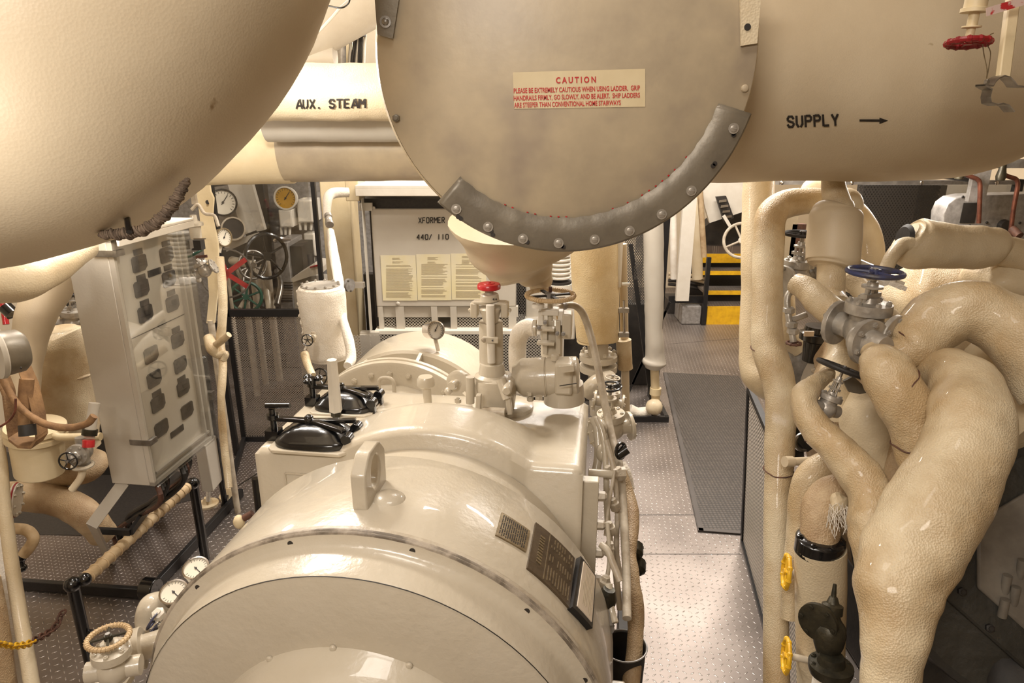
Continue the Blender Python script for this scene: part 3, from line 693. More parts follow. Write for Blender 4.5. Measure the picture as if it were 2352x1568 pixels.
gauge('pressure_gauge', 'chrome cased gauge on top of the turbine casing', g, ray(1002, 758) * -1 + Vector((.55, 0, .0)), rp(21, g), gt, deep=rp(34, g), face='grey')
# ================================================================== OVERHEAD: big disc chamber and supply duct
DC = V(1303, 128, 1.75); DR = .483
ch = thing('duct_chamber', 'huge round steel end plate of the overhead supply duct with caution sticker', 'duct', DC)
YM = Vector((0, 1, 0))
m = MB().rev(DC, YM, [(0, DR - .003), (0.002, DR), (.012, DR)], 96); m.build('end_plate', 'disc', ch)
m = MB().rev(DC + YM * .013, YM, [(0, DR * .99), (.008, DR + .003), (.05, DR + .004), (.25, DR + .0), (.42, DR - .03), (.55, DR - .12), (.62, DR - .3)], 64); m.build('insulated_body', 'lag_smooth', ch)
m = MB().rev(DC + YM * .016, YM, [(0, DR + .003), (.008, DR + .009), (.022, DR + .009), (.03, DR + .003)], 96, cap=False); m.build('edge_binding', 'lag', ch)
def on_disc(px, py, lift=0.0):
    r = ray(px, py); return CAM + r * ((DC.y - lift) / r.y)
def disc_ang(px, py):
    p = on_disc(px, py); return math.atan2(p.x - DC.x, -(p.z - DC.z))
# strap along the lower rim
a0, a1 = disc_ang(1008, 460), disc_ang(1725, 262); nA = 60; vs_ = []; fs_ = []
for k, (rr, yy) in enumerate(((DR - .072, .004), (DR - .075, .009), (DR - .06, .0165), (DR - .03, .019), (DR + .012, .017), (DR + .018, .010), (DR + .012, .006))):
    for i in range(nA + 1):
        a = a0 + (a1 - a0) * i / nA; wob = .0015 * math.sin(i * 1.9) * (k < 2)
        vs_.append((DC.x + (rr + wob) * math.sin(a), DC.y - yy - .0006 * math.sin(i * 1.1), DC.z - (rr + wob) * math.cos(a)))
nk = 7
for k in range(nk - 1):
    for i in range(nA): fs_.append((k * (nA + 1) + i, (k + 1) * (nA + 1) + i, (k + 1) * (nA + 1) + i + 1, k * (nA + 1) + i + 1))
st = MB().add(vs_, fs_).build('rim_strap', 'strap', ch); st['label'] = 'grey sheet steel strap'
sm = st.modifiers.new('thick', 'SOLIDIFY'); sm.thickness = .002
for (px, py) in ((1048, 480), (1121, 521), (1201, 548), (1283, 558), (1366, 550), (1446, 530), (1520, 492), (1588, 438), (1685, 295)):
    bolt(ch, on_disc(px, py, .02), -YM, .0092, 'alu', 'slot', washer=True)
for (px, py, dx, dy) in ((1055, 500, 6, 4), (1130, 535, 4, 9), (1209, 554, 5, 4), (1292, 566, 4, 2), (1640, 378, 4, -5), (1685, 308, 1, 4)):
    m = MB()
    for s_ in (-.5, .5): m.rev(on_disc(px + dx * s_, py + dy * s_, .0195), -YM, [(0, .0062), (.0012, .006)], 14)
    m.build('bolt_hole', 'ink', ch)
m = MB()
for i in range(26):
    if random.random() < .55: continue
    a = disc_ang(1145, 500) + (disc_ang(1640, 420) - disc_ang(1145, 500)) * i / 25; r_ = DR - .077; w_ = .012
    m.bar((DC.x + r_ * math.sin(a), DC.y - .0045, DC.z - r_ * math.cos(a)), (DC.x + r_ * math.sin(a + w_), DC.y - .0045, DC.z - r_ * math.cos(a + w_)), .003, .003, (0, 1, 0))
m.build('red_sealant', 'red', ch)
for px, py, s_ in ((910, 271, .010), (1711, 203, .010)):
    bolt(ch, on_disc(px, py, .002), -YM, s_, 'strap' if px < 1000 else 'disc', 'hex' if px < 1000 else 'round')
def disc_poly(name, pts, t, mat, lift):
    m = MB(); v = [on_disc(*p, lift) for p in pts] + [on_disc(*p, lift) - YM * t for p in pts]; n = len(pts)
    m.add(v, [tuple(range(n)), tuple(range(n, 2 * n))] + [(i, (i + 1) % n, n + (i + 1) % n, n + i) for i in range(n)]); return m.build(name, mat, ch)
o = disc_poly('hanger_strap', [(858, -60), (921, -60), (917, 0), (903, 90), (868, 80), (862, 0)], .008, 'strap', .002); o['label'] = 'grey steel hanger strap'
bolt(o, on_disc(885, 50, .011), -YM, .0095, 'steel', 'round', washer=True).matrix_basis.translation
o2 = disc_poly('hanger_strap', [(1692, -60), (1752, -60), (1745, 0), (1737, 100), (1700, 106), (1698, 0)], .008, 'lag', .002); o2['label'] = 'cream painted hanger strap'
m = MB().rev(on_disc(1717, 62, .011), -YM, [(0, .0085), (.0012, .0082)], 16); m.build('bolt_hole', 'dark', o2)
# sticker on the plate
stk = MB(); v = [on_disc(*p, .0012) for p in ((1178, 166), (1482, 158), (1482, 245), (1181, 250))]; stk.add(v, [(0, 1, 2, 3)]); v2 = [q + YM * .001 for q in v]; stk.add(v2, [(3, 2, 1, 0)])
sk = stk.build('caution_sticker', 'stickerbuff', ch, smooth=False)
def fit_text(m, text, p0, p1, hpx, place, spacing=1.0, offset=.012):
    vs, fs = font_text(text, 1.0, 1.0, offset, spacing)
    x0 = min(v[0] for v in vs); x1 = max(v[0] for v in vs)
    d = Vector((p1[0] - p0[0], p1[1] - p0[1])); L = d.length; d.normalize(); n = Vector((d.y, -d.x))
    out = [place(p0[0] + d.x * (x - x0) / (x1 - x0) * L + n.x * y / .73 * hpx, p0[1] + d.y * (x - x0) / (x1 - x0) * L + n.y * y / .73 * hpx) for x, y in vs]
    m.add(out, fs)
m = MB(); pl = lambda a, b: on_disc(a, b, .0022)
fit_text(m, 'CAUTION', (1277, 191), (1369, 189), 14, pl, 1.5, .03)
fit_text(m, 'PLEASE BE EXTREMELY CAUTIOUS WHEN USING LADDER.  GRIP', (1180, 214), (1470, 207), 11.5, pl, 1.0, .02)
fit_text(m, 'HANDRAILS FIRMLY, GO SLOWLY, AND BE ALERT.  SHIP LADDERS', (1180, 231), (1470, 223.5), 11.5, pl, 1.0, .02)
fit_text(m, 'ARE STEEPER THAN CONVENTIONAL HOME STAIRWAYS', (1181, 247), (1426, 241), 11.5, pl, 1.0, .02)
m.build('lettering', 'inkred', sk, smooth=False)
# supply duct going right and curving away
SZ = DC.z; SY = 2.5; SR = .362
P = [Vector((DC.x + .3, 2.5, SZ)), Vector((.72, 2.5, SZ)), Vector((1.0, 2.5, SZ)), Vector((1.3, 2.5, SZ)), Vector((1.58, 2.58, SZ + .01)), Vector((1.9, 2.95, SZ + .06)), Vector((2.35, 3.7, SZ + .17)), Vector((2.85, 4.7, SZ + .3))]
sup = thing('supply_duct', 'big dark cream overhead pipe stencilled SUPPLY with an arrow', 'pipe', Vector((1.2, 2.5, SZ)))
MB().tube(P, [.34, .37, SR, SR, SR, SR, SR, SR], 64, 8, .004, 3).build('duct_wall', 'lag_smooth', sup)
def hit_x(px, py, yc, zc, R):
    r = ray(px, py); oy, oz = -yc, HC - zc
    A = r.y ** 2 + r.z ** 2; B = 2 * (oy * r.y + oz * r.z); Cc = oy * oy + oz * oz - R * R; D = max(0, B * B - 4 * A * Cc)
    return CAM + r * ((-B - math.sqrt(D)) / (2 * A))
def px_stencil(text, p0, p1, h, place, sw=.22):
    m = MB(); d = Vector((p1[0] - p0[0], p1[1] - p0[1])); L = d.length; d.normalize(); n = Vector((d.y, -d.x)); adv = .86
    W = (len(text) - 1) * adv + .56; k = L / (W)
    stencil(m, text, 1.0, lambda u, v, l: place(p0[0] + d.x * u * k + n.x * v * h, p0[1] + d.y * u * k + n.y * v * h), sw * 1.0, adv)
    return m
pl = lambda a, b: hit_x(a, b, SY, SZ, SR + .006)
px_stencil('SUPPLY', (1810, 292), (1925, 287), 24, pl).build('stencilled_lettering', 'ink', sup, smooth=False)
m = MB(); m.add([pl(*p) for p in ((1974, 274), (2020, 274), (2020, 280), (1974, 279))], [(0, 1, 2, 3)]); m.add([pl(*p) for p in ((2020, 270), (2040, 277), (2020, 285))], [(0, 1, 2)])
m.build('arrow', 'ink', sup, smooth=False)
# funnel shaped outlet below the chamber
cn = [V(1200, 500, 2.5), V(1203, 560, 2.55), V(1212, 595, 2.58), V(1228, 622, 2.6), V(1238, 640, 2.62), V(1240, 668, 2.63)]
o = MB().tube(cn, [.27, .215, .165, .075, .052, .036], 36, 6, .006, 9).build('funnel_outlet', 'lag_smooth')
tag(o, 'cream plastered funnel hanging under the big round end plate', 'outlet')
# ================================================================== OVERHEAD LEFT
lag_pipe('insulated_bend', 'enormous cream lagged pipe bend filling the upper left corner', [(470, -760, 1.42, 420), (400, -420, 1.36, 424), (318, -127, 1.3, 424), (130, 108, 1.26, 422), (-70, 190, 1.24, 420), (-420, 230, 1.22, 410), (-800, 220, 1.22, 400)], 'lag_smooth', .004, 4, 72, sub=8)
# aux steam pipe
ay = 3.0; pc = YP(750, 212, ay); AR = rp(63, pc); az_ = pc.z
t = thing('auxiliary_steam_pipe', 'bright cream lagged pipe stencilled AUX. STEAM', 'pipe', Vector((pc.x, ay, az_)))
MB().tube([Vector((YP(180, 212, ay).x, ay, az_)), Vector((YP(1150, 212, ay).x, ay, az_))], [AR, AR], 48, 1, .0035, 16).build('lagging', 'lag', t)
pl = lambda a, b: hit_x(a, b, ay, az_, AR + .005)
px_stencil('AUX.', (681, 249), (738, 248.3), 19, pl).build('stencilled_lettering', 'ink', t, smooth=False); px_stencil('STEAM', (757, 248), (836, 247), 19, pl).build('stencilled_lettering', 'ink', t, smooth=False)
# duct pair below it
yy = 3.18; pc = YP(760, 300, yy); r1 = rp(48, pc)
def hcyl(name, label, px0, px1, py, Y, rpx, mat, lump=.002, slope=0, seg=48, cat='pipe'):
    a = YP(px0, py, Y); b = YP(px1, py + slope, Y); b.y = Y
    o = MB().tube([a, b], [rp(rpx, a), rp(rpx, a)], seg, 1, lump, 8).build(name, mat); return tag(o, label, cat)
hcyl('round_duct', 'smooth grey beige duct running right beneath the AUX. STEAM pipe', 612, 1150, 278, 3.2, 46, 'grey')
hcyl('lagged_duct', 'large beige lagged duct with its lower edge above the far machinery', 655, 1180, 342, 3.42, 74, 'disc', slope=-6)
hcyl('lagged_duct', 'yellowish cream lagged duct section with a cut edge, left of the beige duct', 330, 668, 350, 3.44, 77, 'cream', slope=-8)
lag_pipe('lagged_pipe', 'pale lagged pipe above the AUX. STEAM pipe, sweeping up to the right', [(480, 60, 3.7, 120), (640, 40, 3.6, 112), (800, -40, 3.5, 110), (960, -140, 3.4, 110), (1150, -290, 3.3, 110)], 'offwhite', .004)
hcyl('small_pipe', 'pale pipe stub seen between the pale lagged pipe and AUX. STEAM pipe', 640, 770, 128, 3.9, 26, 'offwhite')
o = MB().cyl(YP(772, 60, 4.2), YP(772, 240, 4.2), .055).build('vertical_conduit', 'steel'); tag(o, 'grey vertical conduit behind the AUX. STEAM pipe', 'conduit')
o = MB().bx((YP(778, 60, 4.4).x, 4.4, 2.3), (YP(805, 60, 4.4).x, 4.6, 3.4)).build('support_column', 'cream', bevel=.01); tag(o, 'narrow cream column behind the AUX. STEAM pipe, beside the dark cables', 'column')
t = thing('cable_bundle', 'dark cable bundle left of the big round end plate, above AUX. STEAM pipe', 'cables', YP(820, 90, 4.3))
for i in range(7):
    x = 806 + i * 5.5; m = MB().tube([YP(x + 6, 40, 4.3), YP(x + 4 * math.sin(i), 90, 4.32), YP(x - 4, 150, 4.3), YP(x - 6, 200, 4.3)], .009, 8, 4); m.build('cable', 'dark' if i % 3 else 'grey', t)
o = MB().bx((YP(832, 60, 4.7).x, 4.7, 2.3), (YP(900, 60, 4.7).x, 4.8, 3.5)).build('wall_panel', 'grey'); tag(o, 'grey panel behind the dark overhead cables, left of the round plate', 'panel')
# cable hanging at the top
t = thing('hanging_cable', 'thin grey cable draped across the pale pipe by the left bend', 'cable', V(740, 40, 2.5))
MB().tube([V(655, 120, 2.6), V(690, 95, 2.6), V(725, 78, 2.6), V(758, 45, 2.6), V(780, 20, 2.6), V(805, -5, 2.6), V(810, -40, 2.6)], .005, 8, 6).build('cable', 'grey', t)
MB().tube([V(742, -30, 2.5), V(742, 8, 2.5), V(762, 15, 2.5), V(785, 18, 2.5), V(800, 8, 2.5), V(806, -10, 2.5)], .003, 6, 6).build('tie_wire', 'black', t)
MB().bar(V(745, 2, 2.5), V(735, 38, 2.5), .024, .008, (0, 1, 0)).build('cable_tag', 'brass_dark', t)
# roped hose clamp under the bend
t = thing('rope_wrapped_hook', 'dark rope wrapped hook hanging under the big left pipe bend', 'hook', V(330, 520, 1.3))
RP = [(226, 541, 3), (245, 538, 8), (275, 537, 10), (303, 535, 10), (335, 525, 10.5), (362, 508, 10.5), (385, 485, 10.5), (402, 462, 10), (415, 440, 9), (424, 424, 7), (433, 408, 3)]
pp = [V(a, b, 1.24) for a, b, r in RP]; rr = [r * 1.24 / FL for a, b, r in RP]
MB().tube(pp, rr, 14, 6).build('core', 'rope', t)
cur = MB(); base = MB(); base.tube(pp, rr, 4, 24); ring4 = [base.v[i:i + 4] for i in range(0, len(base.v), 4)]; hel = []
for i, q in enumerate(ring4[4:-4]):
    c_ = (q[0] + q[1] + q[2] + q[3]) / 4; u = q[0] - c_; w = q[1] - c_; a = i * 1.35; hel.append(c_ + (u * math.cos(a) + w * math.sin(a)) * 1.06)
MB().tube(hel, .0022, 5, 2).build('rope_turns', 'rope', t)
hel = []
for i, q in enumerate(ring4[6:-6]):
    c_ = (q[0] + q[1] + q[2] + q[3]) / 4; u = q[0] - c_; w = q[1] - c_; a = i * .28; hel.append(c_ + (u * math.cos(a) + w * math.sin(a)) * 1.18)
MB().tube(hel, .0030, 6, 2).build('outer_strand', 'rope', t)
MB().tube([V(292, 500, 1.25), V(294, 515, 1.235), V(297, 533, 1.225)], .0055, 8, 4).build('hook_stem', 'black', t)
# ================================================================== UPPER RIGHT: red handwheel, hanger rod, clamp, tape
c = V(2224, 98, 1.55)
t = thing('overhead_valve', 'dark red handwheel valve hanging from the ceiling at upper right', 'valve', c)
upv = Vector((0.02, .0, 1))
m = MB(); wheel_mesh(m, c, Vector((.03, .12, 1)), rp(42, c), rp(6.5, c), 5, knobs=12, dish=-.004); m.build('handwheel', 'darkred', t)
MB().rev(c, upv, [(0, .009), (.03, .009), (.031, .02), (.034, .02), (.035, .011), (.065, .011)], 14).build('stem', 'cream', t)
MB().rev(c + EZ * .062, upv, [(0, .028), (.008, .028), (.01, .023), (.12, .023)], 18).build('bonnet', 'cream', t)
m = MB(); q0 = V(2262, 108, 1.54); q1 = V(2268, 155, 1.52); q2 = V(2264, 182, 1.52)
MB().tube([V(2282, 76, 1.54), V(2272, 82, 1.54), q0 + Vector((.004, 0, .006)), V(2275, 120, 1.53), V(2272, 150, 1.52), V(2266, 180, 1.52), V(2267, 160, 1.52), V(2260, 125, 1.53), V(2257, 102, 1.54)], .0012, 6, 6).build('tie_wire', 'brass', t)
t = thing('pipe_hanger', 'steel hanger rod with an open pipe clamp at the upper right edge', 'hanger', V(2295, 190, 1.52))
MB().bar(V(2330, -30, 1.52), V(2303, 180, 1.52), .026, .016, (0, 1, 0)).build('rod', 'cream', t, bevel=.003)
def band(m, pts, w, th):
    """flat strip following points, width along depth"""
    vs = []; fs = []
    for p in pts:
        for dy in (-w / 2, w / 2): vs += [p + Vector((0, dy, th / 2)), p + Vector((0, dy, -th / 2))]
    for i in range(len(pts) - 1):
        b = 4 * i; fs += [(b, b + 2, b + 6, b + 4), (b + 1, b + 5, b + 7, b + 3), (b, b + 4, b + 5, b + 1), (b + 2, b + 3, b + 7, b + 6)]
    n = 4 * (len(pts) - 1); fs += [(0, 1, 3, 2), (n, n + 2, n + 3, n + 1)]; m.add(vs, fs)
m = MB(); band(m, [V(*p, 1.5) for p in ((2350, 200), (2325, 198), (2318, 188), (2308, 178), (2296, 175), (2284, 180), (2276, 188), (2270, 198), (2252, 195))], .035, .003); o = m.build('clamp_half', 'steel', t)
bolt(t, V(2266, 190, 1.49), EZ, .006, 'steel')
m = MB(); band(m, [V(*p, 1.5) for p in ((2252, 197), (2268, 206), (2264, 222), (2266, 236), (2280, 241), (2292, 238), (2306, 242), (2318, 256))], .035, .003); m.build('clamp_half', 'steel', t)
m = MB(); a = V(2265, 28, 1.48); b = V(2352, 2, 1.47); m.bar(a, b, .0012, .017, (-.2, 0, 1)); m.bar(b, b + (b - a), .0012, .016, (-.2, 0, 1)); o = m.build('warning_tape', paint('red_and_white_tape', srgb(205, 180, 170), srgb(178, 40, 44), .5, nscale=26, lo=.42, hi=.46, bump=0)); tag(o, 'red and white tape crossing the top of the hanger rod', 'tape')
# ================================================================== LEFT SIDE
# worn platform plate and black kerb
K0, K1, K2 = G(-200, 1335), G(345, 1374), G(556, 1140)
m = MB(); v = [K0 + EZ * .004, K1 + EZ * .004, K2 + EZ * .004, Vector((-2.0, 5.05, .004)), Vector((-4.1, 5.05, .004)), Vector((-4.1, 3.0, .004))]; m.add(v, [(0, 1, 2, 3, 4, 5)]); o = m.build('side_platform', 'tread_dark', smooth=False); tag(o, 'dark worn tread plate platform inside the black kerb at left', 'platform')
t = thing('black_kerb', 'black kerb bar edging the dark platform at lower left', 'kerb', K1)
MB().bar(K0 + EZ * .035, K1 + EZ * .035, .03, .06).build('front_bar', 'black_matt', t, bevel=.004)
MB().bar(K1 + EZ * .035, K2 + EZ * .035, .03, .06).build('side_bar', 'black_matt', t, bevel=.004)
MB().cyl(G(349, 1352, .05) - EX * .05, G(349, 1352, .05) + EX * .03, .06, seg=28).build('end_drum', 'black', t, bevel=.006)
# handrail: two posts and a cord wrapped rail
fb = G(472, 1285); ft = YP(447, 1110, fb.y); zt = ft.z; nt = G(166, 1342, zt)
for nm, top, lab in (('handrail_post', nt, 'near black handrail post with a twin ball top at lower left'), ('handrail_post', Vector((fb.x, fb.y, zt)), 'far black handrail post under the acrylic fronted cabinet')):
    t = thing(nm, lab, 'post', Vector((top.x, top.y, 0)), 'black handrail posts')
    MB().cyl(Vector((top.x, top.y, 0)), top, .026, seg=18).build('tube', 'black', t)
    MB().ball(top, .036, 18).build('ball_top', 'black', t)
    if top is nt: MB().ball(top + Vector((.04, .028, .006)), .03, 16).build('rail_socket', 'black', t); MB().cyl(top + Vector((.0, 0, -.26)), top + Vector((.045, 0, -.26)), .013, seg=10).build('side_lug', 'black', t)
a = nt + Vector((.035, .035, .0)); b = Vector((fb.x, fb.y, zt)) + Vector((-.02, -.03, -.005))
t = thing('wrapped_handrail', 'cream cord wrapped handrail bar between the two black posts', 'handrail', (a + b) / 2)
MB().tube([a, b], [.027, .027], 20, 1, .002, 30).build('rail', 'cord', t)
d = (b - a); u, w_, n_ = frame(d); nT = 17
for i in range(nT):
    p = a + d * ((i + .5) / nT); MB().ring(p, n_ + u * .12, .0278, .0036, 20, 5).build('cord_turn', 'cord', t)
t3 = G(518, 1168); tp = YP(488, 824, t3.y)
t = thing('handrail_post', 'tall black ball topped post beside the right edge of the cabinet', 'post', t3, 'black handrail posts')
MB().cyl(t3, Vector((t3.x, t3.y, tp.z)), .019, seg=18).build('tube', 'black', t); MB().ball(Vector((t3.x, t3.y, tp.z)), .025, 16).build('ball_top', 'black', t)
# chain
t = thing('barrier_chain', 'yellow and rusty barrier chain hooked to the near black post', 'chain', V(80, 1460, 1.9))
cp = [(-40, 1470), (0, 1478), (30, 1484), (62, 1480), (90, 1464), (112, 1452), (130, 1436), (140, 1412), (150, 1398)]
cps = []
cdp = lambda x: 2.3 + (depth(nt) - .02 - 2.3) * (x + 40) / 190
for (p, q) in zip(cp, cp[1:]):
    A = V(*p, cdp(p[0])); B = V(*q, cdp(q[0])); cps.append((A, B))
dist = 0; L = .030; k = 0; acc = [cps[0][0]] + [B for A, B in cps]
tot = sum((B - A).length for A, B in cps); nl = int(tot / L)
def along(s_):
    for A, B in cps:
        l = (B - A).length
        if s_ <= l: return A.lerp(B, s_ / l), (B - A).normalized()
        s_ -= l
    return cps[-1][1], (cps[-1][1] - cps[-1][0]).normalized()
for i in range(nl):
    p, d = along((i + .5) * L); u, w_, n_ = frame(d); s_ = u if i % 2 else w_
    if i % 2 == 0: s_ = (w_ + u * .3).normalized()
    pts = [p + d * (.021 * math.cos(x)) + s_ * (.0115 * math.sin(x)) for x in [2 * PI * j / 12 for j in range(12)]]
    MB().tube(pts, .0042, 8, 2, closed=True).build('link', 'yellow' if i < nl * .62 else 'rust', t)
# ---- cabinet with acrylic front
cn_ = V(362, 1117, 3.0); cf_ = G(497, 1005, cn_.z); zb = cn_.z; cn_t = YP(270, 548, cn_.y).z; ZTOP = cn_t
CU = (cf_ - cn_); CW = CU.length; CU.normalize(); CNn = Vector((CU.y, -CU.x, 0))      # CNn faces the aisle
CD = .215
cab = thing('meter_cabinet', 'tall grey wall cabinet with clear acrylic front and rows of dark meter windows', 'cabinet', Vector((cn_.x, cn_.y, zb)))
def cp_(u, n, z): return cn_ + CU * u + CNn * n + EZ * (z - zb)
def cbox(m, u0, u1, n0, n1, z0, z1):
    vs = [cp_(u, n, z) for u in (u0, u1) for n in (n0, n1) for z in (z0, z1)]
    return m.add(vs, [(0, 1, 3, 2), (4, 6, 7, 5), (0, 4, 5, 1), (2, 3, 7, 6), (0, 2, 6, 4), (1, 5, 7, 3)])
MB_ = MB(); cbox(MB_, 0, CW, -CD, -.035, zb, ZTOP); MB_.build('body', 'grey', cab, bevel=.004)
face = MB(); cbox(face, .006, CW - .006, -.05, -.032, zb + .01, ZTOP - .01); fp = face.build('front_panel', 'offwhite', cab)
m = MB()
for (u0, u1, z0, z1) in ((.0, CW, zb, zb + .018), (0, CW, ZTOP - .018, ZTOP), (0, .018, zb, ZTOP), (CW - .018, CW, zb, ZTOP), (.03, CW - .03, zb + .045, zb + .055), (CW - .06, CW - .05, zb + .05, ZTOP - .03)):
    cbox(m, u0, u1, -.034, -.012, z0, z1)
m.build('front_frame', 'grey', cab)
m = MB(); cbox(m, -.002, CW + .02, .0, .004, zb - .002, ZTOP - .012); cbox(m, CW + .016, CW + .02, -.03, .0, zb - .002, ZTOP - .012); cbox(m, -.002, CW + .02, -.03, .0, zb - .004, zb - .0); m.build('acrylic_cover', 'acrylic', cab)
m = MB(); cbox(m, -.01, CW + .025, -CD - .01, .03, ZTOP, ZTOP + .012); cbox(m, -.01, CW + .025, .018, .03, ZTOP - .03, ZTOP); m.build('rain_hood', 'offwhite', cab, bevel=.003)
def chit(px, py, n=-.03):
    r = ray(px, py); P0 = cp_(0, n, zb); t = (P0 - CAM).dot(CNn) / r.dot(CNn); q = CAM + r * t; return (q - cn_).dot(CU), q.z
wins = [(320, 605), (325, 662), (334, 720), (347, 814), (354, 870), (363, 926), (371, 983), (382, 585), (388, 640), (396, 697), (408, 780), (414, 837), (421, 890), (430, 942)]
for (px, py) in wins:
    u, z = chit(px, py); hw, hz = .046, .033
    m = MB(); poly = [(-hw, -hz + .006), (-hw + .006, -hz), (hw - .02, -hz), (hw, -hz + .016), (hw, hz - .006), (hw - .006, hz), (-hw + .012, hz), (-hw, hz - .008)]
    m.prism(poly, cp_(u, -.032, z), CU, EZ, CNn * .006); o = m.build('meter_window', 'win', cab)
    m = MB(); m.prism([(-hw * .7, -hz * .35), (hw * .7, -hz * .35), (hw * .7, -hz * .2), (-hw * .7, -hz * .2)], cp_(u, -.026, z), CU, EZ, CNn * .001)
    m.prism([(-hw * .2, hz * .0), (hw * .5, hz * .0), (hw * .5, hz * .5), (-hw * .2, hz * .5)], cp_(u, -.026, z), CU, EZ, CNn * .001); m.build('meter_scale', 'dark', o)
for (px, py, w_, h_) in ((317, 578, .028, .012), (381, 559, .028, .012), (324, 637, .028, .012), (386, 614, .028, .012), (332, 695, .028, .012), (393, 672, .028, .012), (355, 625, .044, .014), (404, 757, .028, .012), (417, 870, .03, .012), (360, 903, .03, .012), (407, 990, .05, .014)):
    u, z = chit(px, py); m = MB(); m.prism([(-w_, -h_), (w_, -h_), (w_, h_), (-w_, h_)], cp_(u, -.032, z), CU, EZ, CNn * .004); m.build('name_tag', 'win', cab)
m = MB(); _, z = chit(375, 745); cbox(m, .03, CW - .06, -.032, -.030, z, z + .003); m.build('panel_seam', 'dark', cab)
for i in range(18):
    bolt(cab, cp_(.028, -.031, zb + .06 + i * .056), CNn, .0032, 'offwhite', 'round', 'rivet')
for (px, py) in ((278, 575), (352, 1003)):
    u, z = chit(px, py, -.02); m = MB(); cbox(m, -.003, .045, -.012, .006, z - .014, z + .010); cbox(m, -.005, -.001, -.09, .006, z - .014, z + .010); m.build('hasp', 'steel', cab)
for (px, py) in ((438, 560), (490, 905)):
    u, z = chit(px, py, 0); m = MB(); cbox(m, CW + .0, CW + .028, -.03, .008, z - .02, z + .02); m.build('latch', 'steel', cab)
# cabinet stand bracket and the black cables dropping from it
m = MB(); p0 = cp_(.03, -CD + .02, zb); p1 = G(206, 1205, .55)
m.bar(cp_(.02, -CD * .8, zb), YP(212, 1205, cn_.y), .05, .012, (0, 1, 0)); q = YP(212, 1205, cn_.y); m.bar(q, G(255, 1292), .05, .012, (0, 1, 0)); m.build('stand_leg', 'grey', cab)
m = MB(); m.bar(YP(222, 1218, 2.9), YP(300, 1222, 2.9), .02, .03); m.bar(YP(300, 1222, 2.9), YP(330, 1180, 3.1), .02, .03); m.build('cable_tray', 'black_matt', cab)
t = thing('black_cables', 'bunch of black cables dropping from the cabinet into the platform', 'cables', cp_(.15, -.12, zb - .3))
random.seed(11)
for i in range(12):
    a = cp_(.06 + .03 * i, -.05 - .012 * (i % 6), zb - .002); e = G(270 + i * 9 + random.uniform(-8, 8), 1255 - i * 6, 0.0); e.x -= .0
    mid = a.lerp(e, .5) + Vector((random.uniform(-.08, .04), random.uniform(-.05, .05), -.02)); MB().tube([a, a - EZ * .12, mid, e + EZ * .1, e - EZ * .0], .012, 8, 5).build('cable', 'dark' if i % 4 else 'rust', t)
# ---- machinery behind the cabinet on the left
lag_pipe('swept_pipe', 'smooth bright cream pipe sweeping down behind the left edge of the cabinet', [(175, 540, 3.15, 34), (150, 600, 3.1, 42), (112, 665, 3.05, 46), (85, 720, 3.0, 42), (66, 790, 3.0, 36), (58, 860, 3.0, 32), (56, 960, 3.0, 30), (62, 1060, 3.0, 30)], 'lag_smooth', .002)
lag_pipe('lagged_header', 'shadowed cream lagged pipe directly under the enormous left bend', [(-140, 640, 2.2, 58), (20, 640, 2.3, 55), (100, 625, 2.4, 40), (190, 560, 2.6, 36)], 'lag', .005)
t = thing('lagged_drum', 'stained cream lagged vertical drum left of the cabinet', 'drum', V(152, 1000, 3.5))
c0 = V(152, 1010, 3.5); c1 = YP(148, 790, c0.y)
MB().tube([c0 - EZ * .06, c0, c0.lerp(c1, .5), c1, c1 + EZ * .05, c1 + EZ * .08], [rp(68, c0)] * 3 + [rp(66, c0), rp(56, c0), rp(30, c0)], 40, 7, .022, 5).build('lagging', 'lag_old', t)
MB().ring(c0.lerp(c1, .72), EZ, rp(66, c0), .012, 40, 6).build('lagging_band', 'lag_old', t)
t = thing('lagged_casing', 'low dark cream lagged casing behind the small black handwheel', 'casing', V(160, 1110, 3.4))
MB().ball(V(165, 1070, 3.6), rp(74, V(165, 1070, 3.6)), 28, (1.1, .8, .55), .015, 6).build('lagging', 'lag_brown', t)
t = thing('strainer_body', 'cream painted cylinder with a flanged rim at the left, below the canvas hose', 'cylinder', V(84, 1085, 3.0))
c0 = V(92, 1085, 3.0); c1 = YP(82, 985, c0.y)
MB().rev(c0, c1 - c0, [(-.0, rp(50, c0)), ((c1 - c0).length * .82, rp(54, c0))], 36).build('shell', 'cream', t, bevel=.006)
MB().rev(c0 + (c1 - c0) * .82, c1 - c0, [(0, rp(62, c0)), (.02, rp(62, c0)), (.024, rp(55, c0)), (.034, rp(55, c0)), (.036, rp(62, c0)), (.055, rp(60, c0))], 36).build('rim_flange', 'cream', t)
MB().tube([V(110, 985, 2.95), V(128, 1000, 2.9), V(150, 1004, 2.9), V(232, 1002, 2.9)], .017, 12, 5).build('side_pipe', 'cream', t)
lag_pipe('sooty_pipe', 'brown stained lagged pipe arching beneath the platform level at left', [(20, 1140, 3.5, 34), (85, 1140, 3.5, 35), (150, 1155, 3.5, 35), (205, 1190, 3.5, 34), (235, 1225, 3.6, 32)], 'lag_brown', .006)
t = thing('flange_end', 'grey painted pipe flange at the far left edge', 'flange', V(25, 1148, 3.1))
c = V(30, 1148, 3.1); ax = Vector((1, .35, -.15))
MB().rev(c, ax, [(-.2, rp(27, c)), (0, rp(27, c)), (.0, rp(38, c)), (.02, rp(38, c))], 30).build('body', 'mach', t)
MB().ring(c + ax.normalized() * .01, ax, rp(38, c), .004, 30, 6).build('gasket_edge', 'darkred', t)
u, w_, n_ = frame(ax)
for i in range(8): bolt(t, c + ax.normalized() * .02 + (u * math.cos(i * PI / 4) + w_ * math.sin(i * PI / 4)) * rp(33, c), ax, .008, 'mach')
